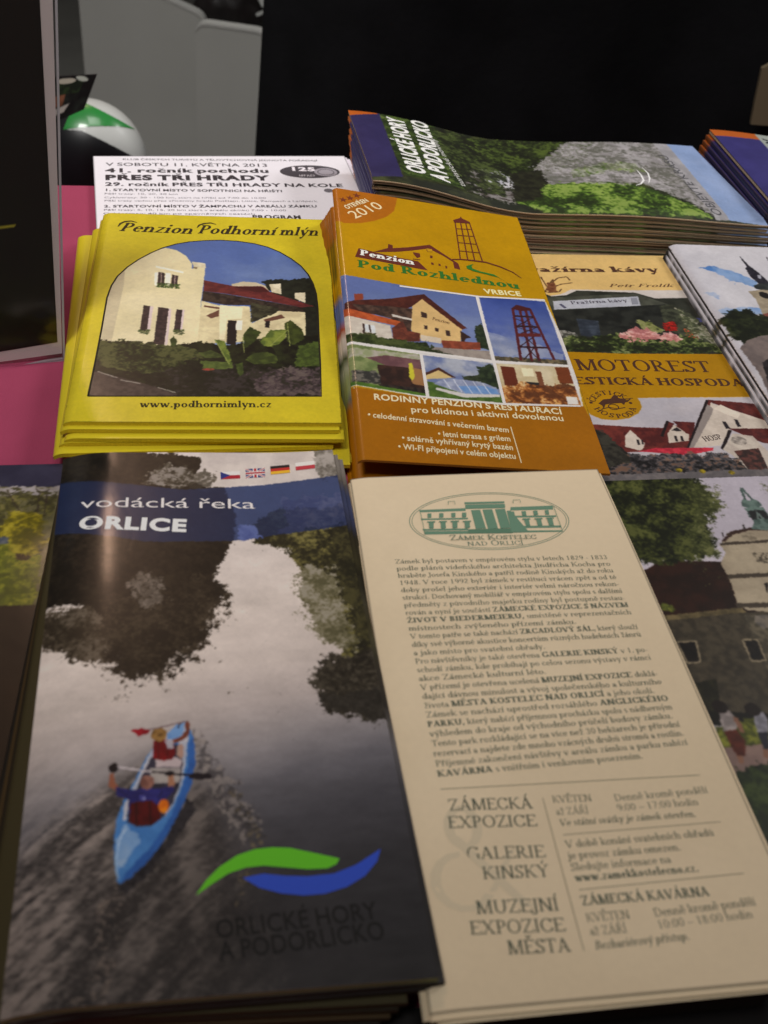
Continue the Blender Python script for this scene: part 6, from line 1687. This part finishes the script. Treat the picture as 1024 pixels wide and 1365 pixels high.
p = [(26.0,170.9),(34.2,168.8),(60.1,169.2),(59.3,171.1),(46.2,174.1),(33.2,171.8)]
cv.poly(p, (190, 50, 66), (160, 36, 52), f=.6)
p = [(9.5,173.1),(23.0,173.4),(32.5,173.7),(64.0,172.9),(70.7,185.4),(84.6,188.2),(92.4,194.8),(5.7,191.8)]
cv.leaves(p, 1300, .8, [(22, 20, 22), (52, 50, 52), (84, 80, 84), (34, 32, 34), (110, 84, 70)], seed=67)
p = [(4.6,185.6),(77.8,184.0),(95.3,188.6),(89.5,200.9),(1.9,194.5)]
cv.poly(p, (104, 98, 98), (88, 84, 86), f=.4, warp=.6)
for q in ([(39.5,183.6)], [(49.2,184.7)], [(61.4,185.9)]): cv.ell(q[0], 1.4, 1.3, (150, 130, 30), (90, 80, 24), f=1)
p = [(10.3,156.4),(15.7,156.5),(20.4,171.7),(21.9,176.7),(7.6,182.6)]
cv.poly(p, (36, 34, 30), (58, 56, 48), f=.5, warp=1)
# little plant sketch
for q in ([(20.7,40.8),(25.6,32.1),(28.9,27.0),(26.2,39.5)], [(23.6,34.6),(23.1,27.1),(23.1,24.6)], [(27.2,30.8),(31.9,25.7),(36.9,24.3),(37.8,28.1)], [(27.5,34.6),(32.1,32.0),(38.3,30.6)], [(19.4,38.4),(23.3,40.8),(28.6,40.0),(30.7,37.0)]): cv.line(q, .7, (84, 56, 34))
p = [(24.4,30.9),(28.8,30.1),(27.5,39.5),(22.6,40.8)]
cv.poly(p, (96, 54, 34), (120, 78, 50), f=.8, warp=.6)
cv.photo(1, .55)
cv.soften(1)
img_m = cv.result()
mg = 'inn leaflets between the orange pile and the newspapers'
top = thing('inn_leaflet', base_of(sh, 6), 'leaflet with an inn photo and a yellow band lettered in brown, topmost of its pile', 'leaflet', mg)
cv.build('cover', sh, M_GLOSS, top)
pages_under(top, sh, 1.0, (150, 140, 120), .1)
DBR = (62, 32, 16)
ink = Ink(sh)
p = [(10.9,19.7),(90.4,18.5)]
ink.text('Pražírna kávy', p[0], p[1], h=5.9, bold=1.9, col=(66, 36, 22))
p = [(56.4,34.6),(91.6,34.0)]
ink.text('Petr Frolík', p[0], p[1], h=3.2, bold=.6, col=(84, 54, 30), slant=.4)
p = [(31.6,52.0),(62.1,49.2)]
ink.text('Pražírna kávy', p[0], p[1], h=2.9, bold=.6, col=(56, 50, 62))
q = [(25.8,52.0),(27.5,55.8)]
ink.line(q, 1.6, (70, 70, 90))
q = [(64.5,45.8),(68.0,45.3),(66.7,51.6),(63.2,52.1)]
ink.poly(q, (120, 122, 132))
ink.build('coffee_lettering', top)
ink = Ink(sh)
p = [(18.0,110.6),(82.9,112.8)]
ink.text('MOTOREST', p[0], p[1], h=9.2, bold=.6, col=DBR)
p = [(7.4,121.5),(93.9,124.4)]
ink.text('ČESTICKÁ HOSPODA', p[0], p[1], h=5.8, bold=1.6, col=DBR)
ink.build('inn_lettering', top)
ink = Ink(sh)
p = [(58.2,165.0),(66.9,163.2)]
ink.text('HOSP', p[0], p[1], h=3.4, bold=1.0, col=(60, 44, 44))
ink.build('house_lettering', top)
ink = Ink(sh)
q = [(26.0,137.5),(36.1,137.7),(23.2,146.5)]
ce = np.array(q[0]); rxx = abs(q[1][0] - ce[0]) * .74; ryy = rxx * 1.0
ink.arctext('ČESTICKÁ', ce, rxx, ryy, 195, 345, 3.1, bold=1.0, col=DBR)
ink.arctext('HOSPODA', ce, rxx + 2.6, ryy + 2.6, 165, 15, 3.1, bold=1.0, col=DBR)
for q in ([(16.5,135.9)], [(34.4,136.5)]): ink.ell(q[0], .8, .8, DBR, 12)
q = [(19.6,136.7),(22.7,133.7),(26.3,133.1),(28.5,130.5),(30.2,130.9),(30.0,132.7),(32.9,133.5),(33.7,135.4),(32.1,136.1),(31.0,137.9),(30.2,136.5),(26.2,136.8),(22.7,137.4),(20.8,140.7),(20.9,138.1)]
ink.poly(q, DBR)
q = [(25.7,139.3)]
ink.ring(q[0], 2.2, 2.0, .5, DBR)
q = [(20.0,140.7),(23.7,139.6),(27.2,140.8),(30.9,139.8)]
ink.line(q, .5, DBR)
ink.build('horse_emblem', top)
for k in (1, 2, 3):
    leaflet('inn_leaflet', sh, 7 - 1.1 * k, 1.05, 'edge of an inn leaflet with a yellow band, %s of its pile' % ORD[k], 'leaflet', mg, M_GLOSS, sample=(cv, img_m), edge=(120, 112, 100), du=.5 * k, dv=.8 * k - .4, rot=-.003 * k)

# ================================================================== CHURCH LEAFLETS
sh = SHEETS['church']; W, L = sh.w, sh.l
cv = full(sh, 0.4)
cv.poly([(0, 0), (W, 0), (W, L), (0, L)], (172, 170, 178), (186, 184, 190), f=.04)
bs = [(21.7,81.6),(9.7,112.2)]
cv.poly([(24, bs[0][1]), (W, bs[0][1] - 6), (W, bs[1][1]), (24, bs[1][1])], (112, 100, 96), (96, 86, 84), f=.2)
cv.poly([(24, bs[1][1]), (W, bs[1][1]), (W, L), (0, L)], (44, 50, 28), (26, 30, 18), f=.25, warp=3)
p = [(9.5,25.9),(17.4,26.1),(26.9,29.8),(34.5,38.4),(31.8,45.3),(23.2,41.7),(16.6,32.5)]
cv.poly(p, (70, 112, 168), (120, 146, 184), f=.12, warp=3, wf=.12)
p = [(3.6,51.2),(8.7,50.5),(10.8,54.4),(7.7,57.1),(3.6,53.2)]
cv.poly(p, (130, 150, 184), (160, 168, 186), f=.15, warp=2, wf=.15)
p = [(4.0,67.4),(21.7,64.2),(28.8,68.9),(27.0,73.4),(4.9,72.5)]
cv.poly(p, (110, 138, 180), (150, 164, 188), f=.1, warp=3, wf=.12)
p = [(25.9,49.6),(37.8,46.3),(49.7,47.1),(35.5,81.0),(24.7,74.1),(27.1,57.5)]
cv.poly(p, (150, 138, 118), (134, 122, 104), f=.3)
q = [(33.4,53.0)]
cv.ell(q[0], 2.6, 3.4, (34, 30, 30))
p = [(31.1,43.3),(38.3,39.5),(52.5,40.1),(49.7,47.1),(37.2,47.7),(31.1,47.0)]
cv.poly(p, (38, 42, 44), (58, 62, 62), f=.4)
p = [(35.7,10.5),(36.6,17.8),(37.1,22.1),(39.1,28.3),(41.1,38.0),(40.7,40.8),(34.9,41.1),(33.2,34.3),(33.8,25.1),(35.3,22.9),(35.3,17.1)]
cv.poly(p, (30, 28, 38), (50, 48, 58), f=.8)
p = [(37.9,31.5),(39.8,32.2),(38.5,36.1),(36.8,35.5)]
cv.poly(p, (150, 150, 160))
p = [(25.0,71.6),(41.9,65.8),(36.6,78.5),(23.7,76.6)]
cv.poly(p, (120, 70, 60))
p = [(0.6,78.0),(4.9,72.5),(10.2,69.2),(16.5,67.0),(21.5,69.9),(25.6,75.3),(36.6,78.5),(41.0,99.9),(8.4,98.7),(4.0,99.9),(1.9,88.6)]
cv.poly(p, (26, 30, 20), (44, 48, 30), f=.4, warp=2.5, wf=.3)
cv.leaves(p, 1000, 1.0, [(36, 42, 24), (56, 62, 36), (22, 26, 16)], seed=71)
p = [(1.9,102.6),(8.0,96.4),(16.3,92.0),(24.9,90.5),(43.1,95.1),(23.7,153.5),(0.4,152.1),(3.0,122.9)]
cv.poly(p, (112, 100, 96), (96, 86, 84), f=.2)
p = [(7.7,115.6),(14.5,109.9),(42.6,111.2),(15.2,172.6),(1.5,142.9)]
cv.poly(p, (30, 28, 30), (44, 40, 42), f=.3)
ax = [(43.3,40.6),(28.4,77.7)]
cv.mirror(ax[0][0], -1, ax[1][1], 30)
cv.photo()
cv.soften(1)
img_h = cv.result()
chg = 'church leaflets at the right edge'
TC = 2.0
top = thing('church_leaflet', base_of(sh, 14 - TC), 'leaflet with a dark church spire against a cloudy sky, topmost of its pile', 'leaflet', chg)
cv.build('cover', sh, M_GLOSS, top)
pages_under(top, sh, TC, (60, 58, 58), .1)
for k, (du, dv) in enumerate(((-1.2, 1.6), (-2.8, 3.4)), 1):
    leaflet('church_leaflet', sh, 14 - TC * k, TC, 'leaflet showing only a strip of cloudy sky, %s of the church pile' % ORD[k], 'leaflet', chg, M_GLOSS, sample=(cv, img_h), edge=(44, 42, 42), du=du, dv=dv, nv=60)

# ================================================================== CASTLE LEAFLETS
sh = SHEETS['castle']; W, L = sh.w, sh.l
cv = full(sh, 0.42)
cv.poly([(0, 0), (W, 0), (W, L), (0, L)], (164, 158, 166), (154, 148, 158), f=.03)
bs = [(46.7,49.7),(36.1,73.9),(15.8,119.9),(15.7,128.4),(14.1,136.0)]
vb = [q[1] for q in bs]
cv.poly([(20, vb[0]), (W, vb[0]), (W, vb[1]), (20, vb[1])], (54, 30, 22), (40, 24, 18), f=.2)
cv.poly([(20, vb[1]), (W, vb[1]), (W, vb[2]), (20, vb[2])], (76, 68, 54), (58, 52, 42), f=.45)
cv.poly([(20, vb[2]), (W, vb[2]), (W, vb[3]), (20, vb[3])], (60, 64, 26), (40, 44, 18), f=.4)
cv.poly([(20, vb[3]), (W, vb[3]), (W, vb[4] + 4), (20, vb[4] + 4)], (124, 102, 94), (110, 90, 84), f=.2)
cv.poly([(0, vb[4]), (W, vb[4]), (W, L), (0, L)], (32, 44, 18), (20, 26, 12), f=.3, warp=2)
p = [(5.5,51.4),(14.8,46.2),(38.6,48.3),(35.2,68.7),(32.5,72.5),(5.7,73.2)]
cv.poly(p, (54, 30, 22), (40, 24, 18), f=.2)
p = [(4.7,73.2),(18.1,72.6),(28.7,71.7),(35.6,71.4),(36.0,74.1),(4.5,76.4)]
cv.poly(p, (110, 96, 66), (80, 70, 48), f=.3)
p = [(4.3,75.7),(36.1,73.9),(59.6,77.2),(46.9,122.1),(3.5,118.3)]
cv.poly(p, (76, 68, 54), (58, 52, 42), f=.45)
p = [(34.4,75.3),(60.3,75.9),(53.3,102.0),(32.3,100.3)]
cv.poly(p, (96, 88, 72), (72, 66, 54), f=.6, sharp=1.5)
p = [(40.3,39.2),(47.2,33.4),(56.0,31.3),(70.4,32.1),(77.5,41.1),(59.6,77.2),(36.6,72.8),(34.6,69.7),(36.9,56.3),(36.8,49.1),(41.2,43.5)]
cv.poly(p, (150, 138, 118), (136, 124, 106), f=.12)
for q in ([(40.9,38.2),(67.9,37.5),(67.2,39.0),(40.6,39.7)], [(36.8,55.2),(59.6,54.9),(58.6,57.2),(36.4,57.1)], [(33.9,69.4),(52.6,69.9),(51.3,72.5),(33.5,71.5)]): cv.poly(q, (70, 60, 50))
p = [(42.2,37.2),(47.6,32.4),(56.3,30.5),(70.8,31.4),(70.0,32.9),(56.2,32.1),(48.0,34.1),(43.3,37.8)]
cv.poly(p, (62, 40, 34))
q = [(54.0,35.7)]
cv.ell(q[0], 3.0, 2.6, (110, 100, 84), (140, 128, 110), f=.8)
p = [(51.3,44.4),(57.9,44.5),(55.2,50.3),(51.3,49.3)]
cv.poly(p, (80, 72, 60), (150, 138, 118), f=1.0, sharp=2)
p = [(38.4,75.6),(47.8,75.6),(45.1,81.4),(38.6,82.2),(37.0,78.8)]
cv.poly(p, (84, 80, 76), (110, 102, 92), f=.4)
for q in ([(62.6,6.9),(63.6,7.5),(62.4,14.6),(67.1,16.8),(66.1,18.4),(61.8,19.5),(58.9,18.0),(59.6,15.3),(61.4,13.7)], [(59.3,19.1),(67.5,18.5),(65.9,27.1),(63.4,32.5),(57.1,31.4),(59.9,27.5),(59.1,24.3)]):
    cv.poly(q, (92, 110, 104), (62, 78, 74), f=.4)
for q in ([(59.9,21.1),(66.7,20.1),(65.7,25.5),(59.4,26.2)],): cv.poly(q, (38, 38, 40))
for q in ([(63.3,20.6),(64.2,20.5),(62.6,25.8),(61.6,25.9)],): cv.poly(q, (92, 104, 100))
for q in ([(54.2,28.8),(55.1,28.5),(54.4,31.2),(53.7,31.3)], [(43.9,32.6),(44.8,32.5),(44.3,34.8),(43.6,35.1)]): cv.poly(q, (60, 54, 52))
for q in ([(5.9,85.7),(12.5,85.5),(10.6,94.9),(5.8,94.8)], [(29.2,86.3),(34.5,86.7),(33.3,96.0),(28.4,95.9)], [(49.1,60.0),(50.7,60.1),(48.2,65.5),(48.0,64.1)]): cv.poly(q, (26, 22, 20), (36, 30, 26), f=.6)
for q in ([(5.9,85.7),(12.5,85.5),(10.6,94.9),(5.8,94.8)], [(29.2,86.3),(34.5,86.7),(33.3,96.0),(28.4,95.9)]): cv.line(list(q) + [q[0]], .6, (130, 118, 96))
p = [(3.7,103.8),(13.0,102.2),(9.3,115.5),(4.8,115.1)]
cv.poly(p, (34, 32, 22), (48, 46, 30), f=.5)
p = [(3.2,114.4),(29.7,118.4),(27.2,123.6),(3.5,120.4)]
cv.poly(p, (28, 26, 20))
tr_ = [(4.3,-3.7),(46.3,-0.8),(49.0,7.1),(48.9,17.2),(41.3,23.3),(39.2,31.1),(38.3,38.8),(34.8,44.5),(26.0,47.7),(14.0,48.3),(7.0,47.2),(-10.8,44.8)]
cv.tree(tr_, [(26, 30, 15), (44, 49, 22), (62, 68, 30), (84, 88, 44)], 9, .7, 81, .13)
q = [(40.7,1.5),(50.2,7.2),(48.8,18.8),(41.7,24.9),(40.1,34.3),(38.6,41.8),(30.1,47.9),(29.2,36.7),(39.4,16.7)]
cv.tree(q, [(52, 57, 27), (74, 79, 40), (100, 102, 62)], 8, .9, 82, .16)
q = [(6.9,67.4),(10.4,68.9),(10.4,71.6),(6.2,70.6)]
cv.leaves(q, 60, .8, [(100, 104, 40), (76, 82, 34)], seed=84)
p = [(4.0,121.5),(8.9,120.9),(19.4,120.2),(27.2,123.6),(33.7,129.5),(32.7,131.5),(3.7,128.9)]
cv.poly(p, (96, 98, 30), (70, 74, 24), f=.4, warp=1)
cv.leaves(p, 500, .9, [(120, 122, 44), (84, 90, 32), (62, 66, 24)], seed=85)
p = [(3.7,128.9),(24.6,129.2),(38.0,132.0),(29.3,149.2),(3.0,138.9),(3.8,133.0)]
cv.poly(p, (124, 102, 94), (110, 90, 84), f=.2)
p = [(4.3,138.0),(12.4,135.8),(40.1,135.3),(18.6,176.8),(-2.7,173.8)]
cv.poly(p, (32, 44, 18), (20, 26, 12), f=.3, warp=2)
cv.leaves(p, 900, 1.1, [(46, 60, 24), (30, 40, 16), (66, 80, 36)], seed=86)
for q, c_ in (([(8.8,114.9),(12.2,115.2),(13.1,119.7),(10.2,124.2),(6.9,123.4),(7.3,119.1)], (140, 130, 128)), ([(6.9,122.9),(11.3,122.7),(12.3,127.0),(9.9,132.5),(7.4,132.9),(6.9,127.6)], (96, 40, 26)), ([(19.5,116.9),(22.8,116.9),(23.3,120.0),(20.9,125.2),(17.4,124.3)], (128, 126, 136)), ([(17.5,124.4),(21.1,124.7),(19.0,130.3),(16.8,131.1)], (40, 40, 52))):
    cv.poly(q, c_, np.array(c_) * .8, f=.5)
for q in ([(9.5,113.5)], [(19.9,115.5)]): cv.ell(q[0], 2.6, 2.6, (34, 24, 20))
for q in ([(8.1,132.3),(7.7,135.3)], [(17.3,130.6),(16.4,134.1)], [(12.9,118.0),(12.7,123.9)]): cv.line(q, 1.6, (120, 84, 66))
ax = [(63.2,22.9),(40.6,73.1)]
cv.mirror(ax[0][0], -1, ax[1][1])
cv.photo()
cv.img *= (.86 + .26 * np.clip(cv.img.mean(-1, keepdims=True) / 165, 0, 1))
cv.soften(1)
img_k = cv.result()
kg = 'castle leaflets at the lower right'
top = thing('castle_leaflet', base_of(sh, 6.5), 'leaflet with a castle photo, a tree and two walkers, topmost of its pile', 'leaflet', kg)
cv.build('cover', sh, M_GLOSS, top)
pages_under(top, sh, 1.5, (96, 90, 84), .1)
for k in range(1, 5):
    leaflet('castle_leaflet', sh, 8 - 1.55 * k, 1.5, 'edge of a castle leaflet, %s of the pile' % ORD[k], 'leaflet', kg, M_GLOSS, sample=(cv, img_k), edge=(90, 84, 78), du=-.4 * k + random.random(), dv=-.7 * k, rot=.003 * k)

# ================================================================== LEFT LEAFLETS
sh = SHEETS['left']; W, L = sh.w, sh.l
cv = full(sh, 0.4)
cv.poly([(0, 0), (W, 0), (W, L), (0, L)], (46, 32, 20), (36, 26, 17), f=.05)
p = [(-33.2,-6.2),(105.5,-0.2),(106.4,14.6),(-28.9,8.0)]
cv.poly(p, (52, 48, 66), (46, 42, 60), f=.1)
p = [(-29.0,7.5),(106.4,14.1),(103.1,75.1),(-11.0,67.2)]
cv.poly(p, (84, 78, 52), (104, 96, 66), f=.3)
p = [(-29.0,7.5),(106.4,14.1),(103.2,19.3),(-27.8,11.5)]
cv.poly(p, (150, 140, 140), (128, 118, 110), f=.3, warp=1.5)
p = [(-28.2,10.2),(103.4,15.5),(101.3,51.1),(-19.1,40.5)]
cv.leaves(p, 1600, 1.0, [(96, 90, 44), (72, 66, 36), (116, 104, 62), (60, 54, 34)], seed=91)
for q in ([(95.9,14.5),(97.2,17.1),(101.0,15.4)], [(97.2,17.1),(97.4,28.8),(99.3,33.7)], [(85.4,14.7),(88.3,21.1),(91.2,27.3)], [(100.0,17.9),(99.8,30.2)]): cv.line(q, .45, (62, 50, 40))
p = [(85.8,33.0),(87.5,28.4),(92.7,26.7),(97.4,28.8),(99.8,34.9),(100.3,46.5),(96.3,51.9),(91.1,50.5),(87.6,43.6)]
cv.poly(p, (118, 104, 24), (92, 82, 22), f=.5, warp=2, wf=.4)
cv.leaves(p, 900, .8, [(142, 126, 30), (112, 100, 26), (86, 78, 24), (160, 144, 48)], seed=92)
p = [(-19.4,39.4),(88.4,44.7),(92.0,51.7),(100.6,51.0),(99.7,74.9),(-11.0,67.2)]
cv.poly(p, (98, 100, 24), (78, 82, 22), f=.4)
cv.leaves(p, 1900, .8, [(118, 118, 30), (90, 94, 24), (132, 126, 40), (70, 72, 22)], seed=93)
p = [(84.3,40.5),(88.7,40.8),(89.1,44.2),(84.7,44.5)]
cv.poly(p, (66, 72, 84), (90, 92, 96), f=.6)
p = [(91.8,49.4),(97.0,50.8),(95.7,53.0),(92.7,52.3)]
cv.leaves(p, 60, .7, [(60, 48, 30), (80, 60, 40)], seed=94)
cv.photo()
cv.soften(1)
img_l = cv.result()
lg_ = 'garden leaflets at the left edge'
top = thing('garden_leaflet', base_of(sh, 2.5), 'leaflet with a yellow green tree over a dark brown half, at the left edge', 'leaflet', lg_)
cv.build('cover', sh, M_GLOSS, top)
pages_under(top, sh, 1.0, (90, 80, 70), .1)
leaflet('garden_leaflet', sh, 2.4, 1.2, 'lower dark brown garden leaflet lying directly on the pink cloth', 'leaflet', lg_, M_GLOSS, sample=(cv, img_l), edge=(80, 72, 62), du=-.5, dv=-.4, rot=.002)

# ================================================================== WHITE FLYERS
sh = SHEETS['flyer']; W, L = sh.w, sh.l
cv = full(sh, 0.8)
cv.poly([(0, 0), (W, 0), (W, L), (0, L)], (206, 202, 208), (202, 198, 204), f=.02)
fg = 'white walk flyers'
top = thing('walk_flyer', base_of(sh, 2.3), 'white flyer with bold black text, topmost of the sheets behind the yellow pile', 'flyer', fg)
cv.build('cover', sh, M_MATTE, top)
pages_under(top, sh, .2, (190, 182, 190), .02)
BK = (44, 40, 46)
ink = Ink(sh)
for q, tx, h_, b_ in (([(6.8,13.5),(99.5,15.5)], 'V SOBOTU 11. KVĚTNA 2013', 4.2, .4), ([(6.5,22.3),(99.5,23.8)], '41. ročník pochodu', 5.2, 1.8), ([(6.0,32.3),(97.9,34.1)], 'PŘES TŘI HRADY', 6.2, 2.6), ([(5.8,40.0),(139.2,43.8)], '29. ročník PŘES TŘI HRADY NA KOLE', 4.3, 1.5),
                  ([(5.3,46.6),(103.0,50.0)], '1. STARTOVNÍ MÍSTO V SOPOTNICI NA HŘIŠTI', 2.8, 1.2), ([(4.5,66.9),(119.5,69.7)], '2. STARTOVNÍ MÍSTO V ŽAMPACHU V AREÁLU ZÁMKU', 2.8, 1.2),
                  ([(16.4,5.6),(130.2,7.9)], 'KLUB ČESKÝCH TURISTŮ A TĚLOVÝCHOVNÁ JEDNOTA POŘÁDAJÍ', 2.1, .3)):
    ink.text(tx, q[0], q[1], h=h_, font='sans', bold=b_, col=BK)
for q, tx in (([(4.9,51.0),(44.5,52.4)], 'Pěší trasy: 10, 20, 30 km'), ([(4.8,55.7),(92.4,58.2)], 'Cyklotrasy: 30 - 100 km, start na hřišti od 7:00 do 10:00'), ([(4.7,59.7),(120.7,62.9)], 'Pěší trasy vedou přes zříceniny hradů Potštejn, Litice, Žampach a Lanšperk'),
              ([(4.1,70.8),(101.5,73.9)], 'Pěší trasy: 5, 10, 15, 20 km start v areálu zámku 7:00 - 10:00'), ([(3.7,75.0),(83.9,77.8)], 'Cyklotrasy: 40 km po zpevněných cestách')):
    ink.text(tx, q[0], q[1], h=1.9, font='sans', bold=0, col=(96, 90, 98))
q = [(81.8,82.3),(108.5,83.4)]
ink.text('PROGRAM', q[0], q[1], h=4, font='sans', bold=2, col=BK)
ink.build('flyer_text', top)
ink = Ink(sh)
q = [(123.1,22.5),(140.9,22.6),(121.6,31.5)]
ink.ell(q[0], abs(q[1][0] - q[0][0]), abs(q[2][1] - q[0][1]), (62, 58, 64))
q2 = [(132.4,23.3),(139.2,23.4),(131.4,29.0)]
ink.ell(q2[0], abs(q2[1][0] - q2[0][0]), abs(q2[2][1] - q2[0][1]), (140, 134, 142))
ink.ring(q2[0], abs(q2[1][0] - q2[0][0]) * .7, abs(q2[2][1] - q2[0][1]) * .7, .6, (62, 58, 64))
q = [(111.5,20.9),(127.1,21.8)]
ink.text('125', q[0], q[1], h=5, font='sans', bold=2, col=(206, 200, 208))
q = [(115.7,28.8),(125.2,29.3)]
ink.text('LET KČT', q[0], q[1], h=2.0, font='sans', bold=1, col=(190, 184, 190))
q = [(129.5,48.3)]
ink.ell(q[0], 2.6, 2.6, (96, 92, 98))
ink.build('anniversary_emblem', top)
for k in range(1, 6):
    leaflet('walk_flyer', sh, 2.5 - .36 * k, .26, 'plain white sheet under the walk flyer, %s of the flyers' % ORD[k], 'flyer', fg, M_MATTE, cover_col=(196, 188, 198), edge=(176, 168, 176), du=.9 * k + random.random(), dv=.9 * k, rot=-.004 * k)
